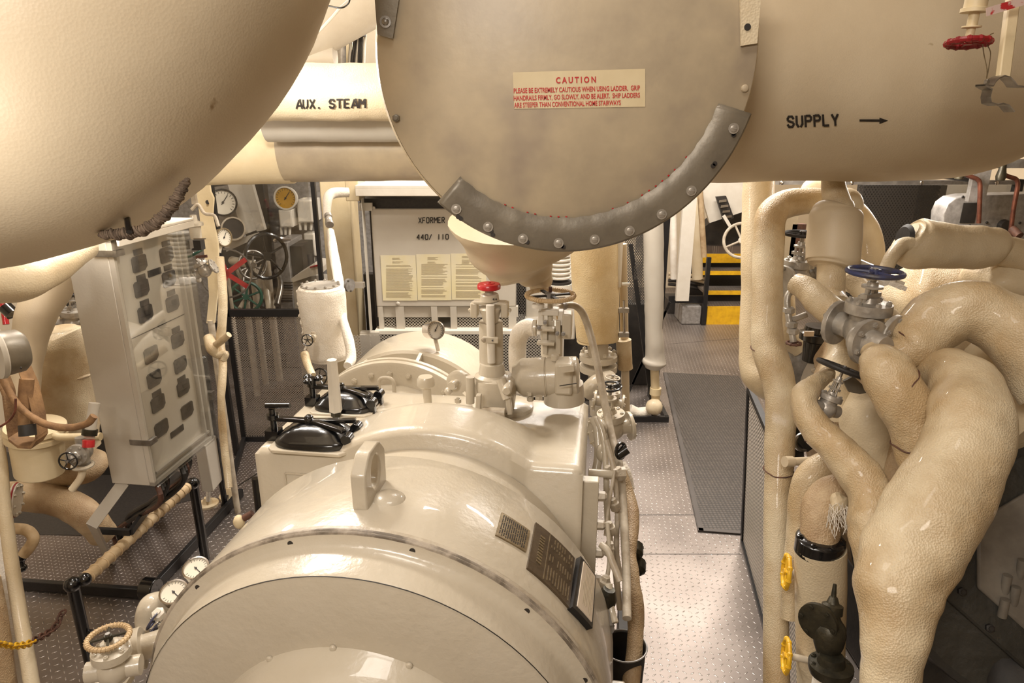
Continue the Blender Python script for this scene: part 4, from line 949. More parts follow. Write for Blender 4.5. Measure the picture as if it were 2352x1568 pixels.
# small valve with black handwheel
c = V(190, 1035, 2.75); globe_valve('small_valve', 'small grey valve with a black handwheel facing out, lower left', c, V(150, 1063, 2.62) - c, Vector((0, .3, 1)), .038, 'alu', 'black', .033, spokes=5, stem_h=.06, flange=False)
t = thing('drain_pipe', 'grey vertical pipe with a dark coupling above the small black handwheel', 'pipe', V(205, 1000, 2.7))
MB().cyl(V(205, 1005, 2.72), V(217, 925, 2.72), .02).build('tube', 'grey', t); MB().rev(V(206, 992, 2.72), V(215, 930, 2.72) - V(206, 992, 2.72), [(-.012, .028), (.012, .028)], 20).build('coupling', 'brass_dark', t)
MB().cyl(V(204, 1010, 2.70), V(203, 1026, 2.70), .022, seg=14).build('red_band', 'red', t); MB().ring(V(190, 1068, 2.75), EZ, .035, .008).build('drip_ring', 'mach', t)
MB().tube([V(190, 1070, 2.75), V(186, 1095, 2.75), V(165, 1125, 2.75)], .014, 10, 5).build('drain_tail', 'lag_smooth', t)
# lamp housing, canvas hose and strap
t = thing('lamp_housing', 'round grey lamp housing with a dark back at the left edge', 'lamp', V(0, 815, 2.1))
c = V(-12, 815, 2.1); ax = Vector((.75, 1, -.05)).normalized(); MB().rev(c, ax, [(-.001, rp(52, c)), (0, rp(57, c)), (.012, rp(58, c)), (.016, rp(56, c))], 40).build('front_cover', 'grey', t)
MB().rev(c + ax * .016, ax, [(0, rp(53, c)), (.05, rp(50, c)), (.065, rp(40, c))], 36).build('back_shell', 'strap', t); bolt(t, V(48, 845, 2.07), -ax, .004, 'dark', 'round', 'screw')
MB().bar(V(-10, 770, 2.12), V(-30, 700, 2.12), .03, .02).build('bracket', 'grey', t)
t = thing('canvas_hose', 'brown canvas fire hose hanging in a loop at the left', 'hose', V(60, 950, 2.5))
MB().tube([V(-10, 830, 2.5), V(14, 885, 2.5), V(38, 925, 2.5), V(70, 955, 2.5), V(110, 975, 2.5), V(160, 982, 2.5), V(200, 972, 2.5), V(216, 955, 2.5)], .013, 12, 6, .002, 14).build('hose', 'canvas', t)
m = MB(); band(m, [V(*p, 2.55) for p in ((58, 850), (76, 890), (90, 950), (96, 1000), (84, 1018), (55, 1016), (34, 1000), (26, 950), (20, 900), (4, 860))], .07, .012); m.build('webbing_loop', 'canvas', t)
MB().tube([V(62, 870, 2.53), V(58, 920, 2.53), V(60, 985, 2.53)], .024, 12, 5).build('hose_tail', 'canvas', t); MB().cyl(V(62, 975, 2.5), V(64, 1000, 2.5), .028).build('hose_coupling', 'dark', t)
MB().tube([V(-10, 985, 2.45), V(18, 968, 2.45), V(34, 945, 2.45), V(36, 915, 2.45)], .004, 8, 5).build('copper_line', 'copper', t)
# valves and red post at the far left
globe_valve('bypass_valve', 'grey flanged valve between the smooth swept pipe and the cabinet', V(170, 745, 3.6), (.1, 0, 1), (1, .2, 0), .055, 'alu', 'dark', .075, stem_h=.1)
lag_pipe('branch_pipe', 'short lagged branch pipe joining the grey flanged valve', [(90, 738, 3.6, 20), (130, 742, 3.6, 20), (158, 745, 3.6, 18)], 'lag_old', .003)
globe_valve('small_valve', 'grey valve body above the lagged drum, beside the swept pipe', V(120, 712, 3.7), (0, 0, 1), (1, 0, 0), .045, 'mach', 'dark', .06, stem_h=.08, flange=False)
t = thing('red_pipe', 'red vertical pipe at the extreme left edge', 'pipe', V(8, 740, 3.3)); MB().cyl(V(14, 745, 3.3), V(2, 660, 3.3), .014).build('tube', 'red', t); MB().cyl(V(30, 722, 3.2), V(12, 705, 3.2), .03).build('cap', 'black', t)
m = MB(); m.bx((-3.2, 4.5, .0), (-2.55, 4.6, 1.7)); tag(m.build('dark_void_wall', 'dark'), 'dark wall painted as the shadowed void behind the left lagged drum', 'enclosure')  # dark slab added to stand for the black void behind the drum
# thin pipes running up the left edge near the camera
lag_pipe('riser_pipe', 'thin cream riser pipe along the lower left edge', [(-12, 990, 2.9, 13), (0, 1060, 2.9, 14), (12, 1180, 2.9, 14), (34, 1340, 2.9, 15), (58, 1480, 2.85, 16), (78, 1600, 2.8, 16)], 'lag', .001, cat='pipe')
lag_pipe('riser_pipe', 'pale riser pipe just behind the thin cream riser at lower left', [(-8, 1180, 3.0, 16), (8, 1350, 3.0, 18), (30, 1500, 2.95, 19), (44, 1620, 2.9, 19)], 'white_lag', .001)
lag_pipe('riser_pipe', 'fat stained riser pipe in the bottom left corner', [(-30, 1330, 2.8, 26), (-14, 1430, 2.8, 28), (4, 1580, 2.8, 30), (10, 1650, 2.8, 30)], 'lag_brown', .002)
t = thing('grab_rail', 'cord wrapped grab rail elbow with a black ball joint at the left edge', 'rail', V(45, 1300, 3.1))
MB().tube([V(-40, 1212, 3.1), V(20, 1213, 3.1), V(58, 1216, 3.1), V(76, 1232, 3.1), V(72, 1250, 3.1), V(54, 1274, 3.1)], .0245, 14, 6, .001, 30).build('wrapped_tube', 'cord', t)
MB().ball(V(45, 1280, 3.1), .028, 16).build('ball_joint', 'black', t); MB().ball(V(47, 1304, 3.1), .024, 14, (1.2, 1, .8)).build('foot', 'black', t); MB().cyl(V(46, 1290, 3.1), V(48, 1304, 3.1), .017).build('neck', 'black', t)
# ---- gauges and pipework beside the generator
for (px, py, r_, lab) in ((449, 1303, 28, 'round white faced gauge behind the other gauge, left of the generator'), (398, 1358, 30, 'nearest round white faced gauge tilted up, left of the generator')):
    c = V(px, py, 2.05); gauge('panel_gauge', lab, c, Vector((.05, -.42, 1)), rp(r_, c), None, deep=.03, group='gauges beside the generator')
for p, q in (((449, 1303), (440, 1350)),):
    pass
t = thing('gauge_manifold', 'lumpy grey painted cast pipe elbow under the white faced gauges', 'pipe fitting', V(360, 1440, 2.05))
MB().tube([V(449, 1318, 2.1), V(440, 1370, 2.1), V(425, 1430, 2.1)], .015, 12, 4).build('gauge_stem', 'mach', t)
MB().tube([V(345, 1455, 2.05), V(338, 1425, 2.05), V(346, 1395, 2.05), V(370, 1385, 2.08), V(400, 1400, 2.12)], [.03, .034, .036, .034, .03], 20, 6, .002, 20).build('elbow', 'mach', t)
MB().rev(V(344, 1462, 2.05), (.1, 0, 1), [(0, .048), (.02, .048), (.03, .036), (.05, .03)], 24).build('collar', 'mach', t)
bolt(t, V(366, 1412, 1.98), Vector((0, -.4, 1)), .018, 'offwhite')
for (px, py) in ((362, 1443), (360, 1470)):
    c = V(px, py, 1.98); globe_valve('needle_valve', 'small blue handwheel valve tucked against the generator flank, ' + ('upper of two' if py < 1450 else 'lower of two'), c + EX * .04, -EX + EZ * .6, EZ, .018, 'mach', 'blue', .028, stem_h=.03, flange=False, group='blue needle valves')
c = V(262, 1535, 1.75)
gv = globe_valve('angle_valve', 'cast grey valve with a cream cord wrapped handwheel at lower left', c, Vector((.0, .04, 1)), (1, .25, 0), .042, 'mach', 'brass_dark', .047, stem_h=.035, flange=False, wrap='cord', spokes=4)
t = thing('flanged_elbow', 'grey cast flange and elbow behind the cord wrapped handwheel', 'flange', V(320, 1490, 1.9))
ax = Vector((.9, .35, .1)); c2 = V(318, 1490, 1.92); MB().rev(c2, ax, [(-.07, .03), (-.01, .032), (-.01, .058), (.012, .058), (.014, .035), (.08, .035)], 30).build('flange', 'mach', t, bevel=.002)
u, w_, n_ = frame(ax)
for i in range(6): bolt(t, c2 - n_ * .012 + (u * math.cos(i * PI / 3) + w_ * math.sin(i * PI / 3)) * .046, -n_, .009, 'mach')
MB().rev(V(258, 1560, 1.84), EZ, [(-.14, .036), (-.03, .04), (-.02, .05), (.0, .05), (.01, .04)], 6).build('hexagon_union', 'mach', t)
t = thing('lube_cock', 'cream knob and dark cock poking out at the generator shoulder', 'cock', V(553, 1195, 2.4)); MB().ball(V(549, 1198, 2.4), .02, 14, (1, 1, 1.3)).build('knob', 'cream', t); MB().cyl(V(560, 1190, 2.4), V(580, 1178, 2.4), .012).build('cock', 'rust', t)
t = thing('black_stanchion', 'short black stanchion with a wire stay at the left corner of the gear casing', 'stanchion', G(600, 1180))
bb = V(594, 1170, 2.75); MB().cyl(bb, YP(586, 1098, bb.y), .014).build('post', 'black', t); MB().cyl(bb - EZ * .9, bb, .014).build('post_foot', 'black', t)
MB().tube([V(548, 1115, 2.85), V(566, 1103, 2.8), V(590, 1088, 2.75)], .003, 6, 3).build('wire_stay', 'black', t)
# ================================================================== right of the cabinet, left of the screen
t = thing('drilled_stanchion', 'cream flat stanchion with drilled holes behind the cabinet right edge', 'stanchion', V(475, 640, 4.0))
m = MB(); pts = [(448, 405), (498, 405), (497, 432), (507, 452), (500, 480), (509, 530), (508, 600), (506, 640), (497, 660), (480, 700), (476, 740), (474, 745), (484, 640), (470, 600)]
v0 = [YP(a, b, 4.0) for a, b in [(443, 405), (478, 405), (483, 440), (490, 455), (487, 500), (500, 560), (502, 650), (496, 700), (492, 742), (474, 742), (480, 680), (477, 640), (466, 560), (455, 470)]]
n = len(v0); m.add(v0 + [p + Vector((0, .02, 0)) for p in v0], [tuple(range(n)), tuple(range(n, 2 * n))] + [(i, (i + 1) % n, n + (i + 1) % n, n + i) for i in range(n)]); m.build('plate', 'cream', t)
MB().cyl(YP(477, 464, 3.998), YP(477, 464, 4.0) , .012).build('bolt_hole', 'ink', t)
def at_low(px0, py0, px1, py1, Y): return YP(px0, py0, Y), YP(px1, py1, Y)
lag_pipe('lagged_riser', 'knobbly cream lagged riser pipe between the cabinet and the mesh screen', [(505, 590, 3.9, 9), (512, 680, 3.9, 10), (510, 740, 3.9, 10), (506, 790, 3.9, 10), (512, 840, 3.85, 9), (508, 920, 3.8, 8), (514, 1010, 3.8, 9), (526, 1120, 3.75, 8)], 'lag_old', .003)
lag_pipe('lagged_branch', 'cream lagged elbow branching off the knobbly riser', [(480, 775, 3.9, 12), (488, 800, 3.85, 14), (500, 815, 3.85, 9), (518, 812, 3.85, 7), (512, 828, 3.85, 7)], 'lag_old', .003)
lag_pipe('lagged_branch', 'short cream lagged stub pointing at the black screen frame', [(492, 795, 3.85, 8), (510, 782, 3.82, 8), (526, 768, 3.8, 7)], 'lag_old', .002)
t = thing('floor_flange', 'round cream flange foot of the knobbly riser on the platform corner', 'flange', G(530, 1145)); MB().rev(G(530, 1142), EZ, [(0, .075), (.02, .075), (.022, .05), (.04, .045), (.08, .025)], 24).build('foot', 'lag_old', t)
t = thing('bent_drain', 'thin white bent pipe with flange foot under the cabinet corner', 'pipe', G(478, 1160)); MB().rev(G(478, 1160), EZ, [(0, .07), (.018, .07), (.02, .035), (.06, .02)], 22).build('flange_foot', 'lag_old', t)
e0 = G(478, 1150, .05); MB().tube([e0, YP(478, 1090, e0.y), YP(470, 1060, e0.y), YP(455, 1040, e0.y), YP(440, 1010, e0.y)], .014, 10, 5).build('tube', 'white_lag', t)
m = MB(); a = YP(455, 1015, 3.9); b = YP(497, 1120, 3.9); m.bx((a.x, 3.85, b.z), (b.x, 4.0, a.z)); t_ = m.build('grey_box', 'grey', bevel=.006); tag(t_, 'grey steel box behind the cabinet lower right corner', 'box')
# regulator, small valves and gauge above
t = thing('regulator', 'grey cast regulator with tubing above the cabinet right corner', 'regulator', V(450, 520, 3.6))
MB().rev(V(447, 520, 3.6), EZ, [(-.08, .028), (.0, .03), (.005, .045), (.02, .045), (.03, .02), (.06, .016)], 20).build('body', 'mach', t)
MB().tube([V(440, 482, 3.6), V(455, 470, 3.6), V(470, 490, 3.6), V(492, 495, 3.6), V(502, 520, 3.6)], .009, 8, 5).build('tubing', 'mach_dirty', t)
MB().rev(V(446, 455, 3.6), EZ, [(-.03, .016), (.03, .016), (.035, .008), (.06, .008)], 14).build('cap', 'mach_dirty', t)
MB().box(V(455, 562, 3.55), (.05, .05, .05)).build('junction', 'dark', t); MB().bar(V(445, 548, 3.5), V(473, 548, 3.5), .006, .006).build('lever', 'chrome', t); MB().bar(V(450, 590, 3.5), V(476, 588, 3.5), .008, .014).build('bracket', 'rust', t)
globe_valve('line_valve', 'small aluminium painted valve beside the drilled cream stanchion', V(470, 622, 3.7), (-.5, 0, 1), (1, .1, .1), .036, 'alu', 'green', .05, stem_h=.05)
gauge('brass_gauge', 'brass rimmed gauge seen edge on beside the drilled stanchion', V(516, 545, 4.2), Vector((.95, -.5, .1)), .055, V(503, 580, 4.2), case='brass')
# ================================================================== mesh and glass screen at the left rear
SL = G(562, 1012); SY_ = SL.y; xR = YP(760, 1010, SY_).x; ztop = YP(540, 718, SY_).z; ztall = 2.35
t = thing('machinery_screen', 'black framed guard screen with expanded metal below and clear pane above', 'screen', SL)
def vbar(m, x, z0, z1, w=.035, y=SY_): m.bx((x - w / 2, y - .018, z0), (x + w / 2, y + .018, z1))
m = MB(); vbar(m, SL.x, 0, ztall); m.build('left_post', 'black_matt', t)
m = MB(); vbar(m, YP(738, 640, SY_).x, 0, ztall, .03); m.build('right_post', 'black_matt', t)
m = MB(); m.bx((SL.x, SY_ - .018, ztop - .028), (xR, SY_ + .018, ztop + .028)); m.build('mid_rail', 'black_matt', t)
m = MB(); m.bx((SL.x, SY_ - .018, .0), (xR, SY_ + .018, .04)); m.build('bottom_rail', 'black_matt', t)
m = MB(); m.bx((SL.x, SY_ - .003, .03), (xR, SY_ + .0, ztop)); m.build('mesh_panel', 'mesh_black', t)
m = MB(); m.bx((SL.x, SY_ - .004, ztop), (xR, SY_ + .004, ztall)); m.build('clear_pane', 'screenglass', t)
K3 = G(515, 1172); m = MB(); m.bar(SL + EZ * .02, K3 + EZ * .02, .03, .05); m.build('side_base_rail', 'black_matt', t)
m = MB(); p = G(545, 1045); m.bar(p, Vector((p.x - .02, p.y, ztop)), .035, .035, (0, 1, 0)); m.build('brace_post', 'black_matt', t)
# ---- control platform seen through the pane
YBK = 6.6
o = MB().bx((-4.1, 7.56, 0), (-1.3, 7.64, 3.4)).build('bulkhead_panel', 'greymetal'); tag(o, 'grey bulkhead behind the control gauges, seen through the clear pane', 'bulkhead')
t = thing('gauge_board', 'slanted grey gauge board seen through the clear screen pane', 'gauge board', YP(560, 500, 6.3))
def slab(m, pts, Y, th=.06):
    v = [YP(a, b, Y) for a, b in pts]; n = len(v); m.add(v + [p + Vector((0, th, 0)) for p in v], [tuple(range(n)), tuple(range(n, 2 * n))] + [(i, (i + 1) % n, n + (i + 1) % n, n + i) for i in range(n)]); return m
slab(MB(), [(522, 420), (556, 420), (598, 525), (558, 540)], 6.35).build('board', 'offwhite', t)
slab(MB(), [(553, 420), (578, 420), (608, 528), (590, 532)], 6.3).build('side_board', 'grey', t)
slab(MB(), [(490, 430), (525, 425), (560, 545), (515, 570)], 6.45).build('back_board', 'greymetal', t)
slab(MB(), [(515, 560), (590, 535), (592, 545), (520, 578)], 6.25).build('shelf', 'grey', t)
g1 = gauge('clock_gauge', 'big black rimmed gauge on the slanted board behind the pane', YP(512, 465, 6.15), Vector((.45, -1, .1)), .115, None, 'black', 'dial', group='gauges behind the pane')
g2 = gauge('clock_gauge', 'dark dialled lower gauge on the slanted board behind the pane', YP(536, 525, 6.15), Vector((.6, -1, .1)), .10, None, 'mach_dirty', 'dark', group='gauges behind the pane')
g3 = gauge('round_gauge', 'round yellow dialled gauge on the far bulkhead', YP(655, 455, 7.2), Vector((.0, -1, .05)), .115, None, 'offwhite', 'dialyellow')
for (x, y, w_, h_, lab, Y, mt) in ((656, 502, 17, 20, 'pale junction box below the yellow gauge', 7.2, 'offwhite'), (702, 485, 22, 26, 'pale junction box right of the yellow gauge', 7.3, 'offwhite'), (712, 562, 15, 26, 'pale box beneath the right junction box', 7.4, 'offwhite'), (598, 440, 13, 40, 'dark box hanging left of the yellow gauge', 6.9, 'dark')):
    t = thing('junction_box', lab, 'box', YP(x, y, Y)); a = YP(x - w_, y - h_, Y); b = YP(x + w_, y + h_, Y); MB().bx((a.x, Y, b.z), (b.x, 7.56 if mt != 'dark' else Y + .12, a.z)).build('enclosure', mt, t, bevel=.008)
    if mt != 'dark':
        MB().bx((a.x + .012, Y - .006, b.z + .012), (b.x - .012, Y, a.z - .012)).build('lid', mt, t, bevel=.003)
        for k in range(3): MB().cyl(YP(x - w_ * .6 + k * w_ * .6, y + h_, Y + .06), YP(x - w_ * .55 + k * w_ * .55, y + h_ + 17, Y + .06), .014, seg=8).build('cable_gland', 'offwhite', t)
t = thing('control_wheel', 'large black spoked control handwheel behind the pane', 'handwheel', YP(612, 590, 6.2)); c = YP(612, 588, 6.2); wheel_mesh(MB(), c, Vector((.75, -.7, .1)), .2, .017, 5).build('rim', 'black', t); MB().cyl(c, c + Vector((-.3, .3, -.02)), .03).build('shaft', 'steel', t)
t = thing('control_wheel', 'smaller steel spoked handwheel left of the large black one', 'handwheel', YP(578, 608, 6.1)); c = YP(580, 608, 6.1); wheel_mesh(MB(), c, Vector((.7, -.75, .1)), .125, .012, 6).build('rim', 'steel', t); MB().cyl(c, c + Vector((-.3, .3, -.02)), .04).build('shaft', 'mach', t)
t = thing('throttle_wheel', 'red spoked handwheel with a steel rim behind the pane at left', 'handwheel', YP(522, 628, 5.6)); c = YP(520, 628, 5.6); u, w_, n_ = frame(Vector((.5, -.85, .1)))
MB().ring(c, n_, .2, .008, 40, 6).build('rim', 'steel', t); m = MB()
for i in range(5):
    a = 2 * PI * i / 5 + .55; d = u * math.cos(a) + w_ * math.sin(a); m.bar(c, c + d * .195, .04, .015, n_)
m.build('spokes', 'red', t)
t = thing('green_wheel', 'green spoked handwheel low behind the pane', 'handwheel', YP(565, 680, 5.9)); c = YP(565, 682, 5.9); wheel_mesh(MB(), c, Vector((.3, -.9, .2)), .13, .014, 6).build('rim', 'green', t); MB().cyl(c, c + Vector((-.1, .3, -.1)), .03).build('shaft', 'steel', t)
for (x, y, Y, lab) in ((600, 655, 6.6, 'pale pipe leg below the large black handwheel'), (618, 670, 6.5, 'pale pipe leg right of its neighbour below the black handwheel')):
    o = MB().tube([YP(x - 10, y - 40, Y), YP(x, y, Y), YP(x + 6, y + 50, Y)], [.04, .035, .03], 12, 4).build('pale_pipe', 'offwhite'); tag(o, lab, 'pipe')
t = thing('machine_console', 'grey steel console cabinet with louvres, seen through the pane', 'console', YP(650, 700, 6.8)); a = YP(628, 556, 6.8); b = YP(677, 720, 6.8); MB().bx((a.x, 6.8, 0), (b.x, 7.3, a.z)).build('body', 'greymetal', t, bevel=.01)
MB().bx((b.x, 6.85, 0.0), (b.x + .12, 7.25, a.z - .05)).build('side_panel', 'dark', t)
m = MB()
for i in range(8):
    p = YP(642, 650 + i * 6, 6.79); m.bx((p.x, 6.79, p.z), (p.x + .13, 6.802, p.z + .01))
m.build('louvres', 'dark', t)
MB().tube([YP(630, 553, 6.8), YP(640, 548, 6.8), YP(665, 550, 6.9)], .02, 8, 4).build('top_piping', 'chrome', t)
t = thing('log_desk', 'small pale sloped desk with a red pen just left of the white canister', 'desk', YP(705, 640, 6.0)); slab(MB(), [(668, 640), (716, 610), (742, 612), (742, 625), (672, 648)], 6.0, .35).build('top', 'offwhite', t); a = YP(672, 648, 6.05); b = YP(742, 700, 6.05); MB().bx((a.x, 6.05, 0), (b.x, 6.4, a.z)).build('body', 'grey', t)
MB().cyl(YP(712, 614, 5.98), YP(730, 609, 5.98), .008).build('red_pen', 'red', t)
# assorted low machinery silhouettes behind the mesh
t = thing('low_pipework', 'tangled dark pipework in the shade below the handwheels behind the pane', 'pipes', YP(560, 720, 6.4)); random.seed(5)
for i in range(9):
    x = 500 + i * 17; MB().tube([YP(x, 720 + random.uniform(-20, 10), 6.3), YP(x + random.uniform(-15, 20), 660 + random.uniform(-20, 20), 6.5), YP(x + random.uniform(-10, 20), 610 + random.uniform(-20, 20), 6.7)], random.uniform(.018, .04), 10, 4).build('pipe', ['steel', 'offwhite', 'dark', 'mach'][i % 4], t)
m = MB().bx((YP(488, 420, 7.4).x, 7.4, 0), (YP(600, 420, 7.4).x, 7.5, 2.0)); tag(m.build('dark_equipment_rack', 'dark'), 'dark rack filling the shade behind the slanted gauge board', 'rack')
# ================================================================== cream column, white pipe and white canister
a = YP(733, 420, 5.6); b = YP(800, 420, 5.6); o = MB().bx((a.x, 5.6, 0), (b.x, 5.9, 3.2)).build('cream_column', 'cream', bevel=.01); tag(o, 'wide cream column between the black screen post and the transformer frame', 'column')
lag_pipe('white_lagged_pipe', 'white plaster lagged pipe curving over and down behind the white canister', [(800, 442, 5.0, 11), (768, 443, 4.95, 12), (753, 455, 4.9, 11), (751, 490, 4.85, 9), (752, 498, 4.85, 9)], 'white_lag', .003)
t = thing('pipe_union', 'grey threaded union joining two lengths of white lagged pipe', 'pipe union', YP(756, 510, 4.6)); c0 = V(754, 496, 4.7); c1 = V(759, 528, 4.6); MB().rev(c0, c1 - c0, [(-.01, .026), (.015, .026), (.018, .018), (.03, .024), (.05, .024), (.06, .018), (.07, .028), (.1, .028)], 16).build('union', 'alu', t)
lag_pipe('white_lagged_pipe', 'long white plaster lagged pipe running down beside the white canister', [(759, 532, 4.55, 9), (766, 580, 4.3, 11), (777, 640, 4.0, 11), (781, 690, 3.85, 9), (790, 740, 3.7, 9), (803, 790, 3.6, 11), (806, 824, 3.55, 12), (798, 840, 3.5, 10)], 'white_lag', .003)
CY = 3.62
can = thing('white_canister', 'tall white plastered canister with clamped lid left of the turbine', 'canister', YP(750, 820, CY)); c0 = YP(757, 822, CY); c1 = YP(737, 668, CY); R0 = rp(46, c0); R1 = rp(53, c1)
MB().tube([c0, c0.lerp(c1, .1), c0.lerp(c1, .35), c0.lerp(c1, .7), c0.lerp(c1, .95), c1 + EZ * .015, c1 + EZ * .03, c1 + EZ * .032], [R0 * .93, R0 * 1.02, R0 * 1.04, R1, R1 * 1.02, R1 * .97, R1 * .85, R1 * .6], 48, 6, .004, 9).build('plastered_body', 'white_lag', can)
MB().rev(c1 + EZ * .03, EZ, [(-.01, R1 * .86), (.004, R1 * .84), (.006, R1 * .74), (.003, R1 * .7), (.003, .01)], 36).build('lid', 'alu', can)
for i in range(12):
    a = 2 * PI * i / 12; bolt(can, c1 + EZ * .036 + Vector((math.cos(a), math.sin(a), 0)) * R1 * .78, EZ, .008, 'alu')
m = MB(); pts = []
for i in range(26): pts.append(c0.lerp(c1, .1 + .9 * i / 25) + Vector((-R1 * (1.0 + .05 * math.sin(i * 2.6)), -.01 * math.sin(i * 1.7), 0)))
m.tube(pts, [.007 + .004 * (i % 3 == 0) for i in range(26)], 8, 3, .004, 40); m.build('lacing_seam', 'white_lag', can)
lag_pipe('canister_foot_pipe', 'short yellowish lagged pipe under the white canister', [(700, 812, 3.55, 9), (706, 835, 3.5, 9), (718, 862, 3.45, 8)], 'lag_old', .003)
for (px, py, r_, lab, ax) in ((706, 781, 13, 'small black handwheel on the left of the white canister', Vector((-.1, -1, .1))), (733, 866, 20, 'small black handwheel below the white canister', Vector((-.3, -.9, .5)))):
    c = YP(px, py, 3.35); globe_valve('gauge_valve', lab, c - ax.normalized() * .08, ax, (0, 0, 1), .018, 'mach_dirty', 'black', rp(r_, c), stem_h=.055, flange=False, group='small black handwheels by the canister')
# ================================================================== TRANSFORMER frame and box
TY = 5.25
tf = thing('transformer_cabinet', 'big grey transformer cabinet stencilled XFORMER 440/110 with papers taped on', 'cabinet', YP(1015, 760, TY))
def ybox(m, px0, py0, px1, py1, Y, th):
    a = YP(px0, py0, Y); b = YP(px1, py1, Y); return m.bx((a.x, Y, b.z), (b.x, Y + th, a.z))
ybox(MB(), 851, 480, 1186, 704, TY, .5).build('cabinet_body', 'grey', tf, bevel=.008)
m = MB(); a = YP(818, 450, TY - .1); b = YP(1060, 425, TY - .1); m.bx((a.x, TY - .12, a.z), (YP(1200, 450, TY).x, TY - .09, b.z - .02)); m.bx((a.x, TY - .12, b.z - .025), (YP(1200, 450, TY).x, TY + .5, b.z)); m.build('hood', 'offwhite', tf, bevel=.004)
ybox(MB(), 826, 456, 1180, 481, TY + .06, .4).build('vent_gap', 'ink', tf)
ybox(MB(), 823, 466, 855, 484, TY - .03, .03).build('top_bracket', 'grey', tf)
for (px, py, s_) in ((858, 478, .014), (914, 697, .016), (1166, 612, .010), (1178, 478, .012)): bolt(tf, YP(px, py, TY - .002), -YM, s_, 'grey', 'round')
def trp(px, py): return YP(px, py, TY - .004)
px_stencil('XFORMER', (962, 512), (1021, 511), 12, trp, .2).build('stencilled_lettering', 'ink', tf, smooth=False)
px_stencil('440/ 110', (958, 550), (1030, 549), 11, trp, .2).build('stencilled_lettering', 'ink', tf, smooth=False)
# legs, expanded metal vents
for (x0, x1) in ((868, 882), (908, 930), (990, 1006), (1034, 1050), (1168, 1186)):
    ybox(MB(), x0, 704, x1, 762, TY + .0, .06).build('leg', 'grey', tf)
ybox(MB(), 866, 704, 1190, 728, TY + .02, .05).build('lower_rail', 'grey', tf)
for (x0, x1) in ((881, 909), (929, 991), (1049, 1170)):
    ybox(MB(), x0, 727, x1, 761, TY + .05, .004).build('vent_mesh', 'mesh_grey', tf)
    ybox(MB(), x0, 727, x1, 761, TY + .12, .01).build('vent_backing', 'dark', tf)
ybox(MB(), 860, 760, 1240, 768, TY - .06, .5).build('base_shelf', 'offwhite', tf)
ybox(MB(), 1187, 560, 1206, 762, TY + .1, .5).build('side_screen', 'mesh_perf', tf)
for i, (x0, x1, lab) in enumerate(((877, 957, 'left of the three typed yellowed sheets taped to the transformer cabinet'), (958, 1036, 'middle of the three typed yellowed sheets taped to the transformer cabinet'), (1037, 1117, 'right of the three typed yellowed sheets taped to the transformer cabinet'))):
    t = thing('typed_sheet', lab, 'paper', YP((x0 + x1) / 2, 688 - i, TY - .003), 'typed sheets on the transformer')
    xa_, xb_ = YP(x0, 640, TY).x, YP(x1, 640, TY).x; za_, zb_ = YP(x0, 690 - i, TY).z, YP(x0, 586 - i * 2, TY).z; MB().bx((xa_, TY - .004, za_), (xb_, TY - .002, zb_)).build('page', 'paper', t)
    m = MB(); random.seed(20 + i); y = 592 - i * 2
    while y < 682:
        w0 = x0 + 10 + (14 if y < 604 else 0); w1 = x1 - 8 - random.uniform(0, 12) - (20 if y < 604 else 0)
        a = YP(w0, y, TY - .0055); b = YP(w1, y + .9, TY - .0055); m.bx((a.x, TY - .0055, b.z), (b.x, TY - .0045, a.z)); y += 2.6 if random.random() < .75 else 5.5
    m.build('typed_lines', 'inkfaint', t)
t = thing('steel_upright', 'grey steel frame upright left of the transformer cabinet', 'frame', YP(850, 760, TY)); m = ybox(MB(), 829, 456, 850, 765, TY - .1, .1); m.build('upright', 'grey', t, bevel=.003); pz = YP(840, 765, TY - .05); MB().bx((pz.x - .04, TY - .09, 0), (pz.x + .04, TY - .01, pz.z)).build('lower_upright', 'grey', t)
p = YP(845, 765, TY - .1); MB().bx((YP(822, 760, 5.1).x, TY - .08, p.z - .12), (YP(866, 760, 5.1).x, TY - .02, p.z)).build('foot_plate', 'grey', t)
ybox(MB(), 796, 650, 836, 662, TY, .05).build('cross_brace', 'offwhite', t)
o = ybox(MB(), 790, 400, 826, 462, TY - .05, .2).build('cream_block', 'cream', bevel=.006); tag(o, 'bright cream block on top of the steel frame upright', 'block')
for (x, lab) in ((862, 'dark conduit between the frame upright and the transformer cabinet'),):
    o = MB().cyl(YP(855, 470, TY + .1), YP(872, 760, TY + .1), .025).build('conduit', 'dark'); tag(o, lab, 'conduit')
t = thing('pipe_flange', 'small grey flanged joint left of the steel frame upright', 'flange', YP(802, 650, 5.2)); MB().rev(YP(803, 655, 5.1), (1, -.6, 0), [(-.02, .05), (.01, .05)], 24).build('flange', 'greymetal', t); bolt(t, YP(800, 645, 5.05), (0, -1, 0), .009, 'steel'); bolt(t, YP(806, 668, 5.05), (0, -1, 0), .009, 'steel')
t = thing('stencilled_panel', 'pale panel with faded stencil lettering above the transformer hood', 'panel', YP(920, 415, 5.6)); ybox(MB(), 890, 380, 947, 432, 5.6, .05).build('panel', 'offwhite', t)
tp2 = lambda a, b: YP(a, b, 5.595)
px_stencil('PPLY', (899, 412), (918, 411), 6, tp2, .2).build('stencilled_lettering', 'ink', t, smooth=False); px_stencil('ENT', (900, 423), (916, 422), 6, tp2, .2).build('stencilled_lettering', 'ink', t, smooth=False)
for (x, w_, lab, mt) in ((868, 16, 'white lagged pipe stub above the transformer hood', 'white_lag'), (838, 10, 'grey pipe stub above the transformer hood, beside the cream block', 'grey')):
    o = MB().cyl(YP(x, 380, 5.7), YP(x, 432, 5.7), rp(w_, YP(x, 400, 5.7))).build('pipe_stub', mt); tag(o, lab, 'pipe')
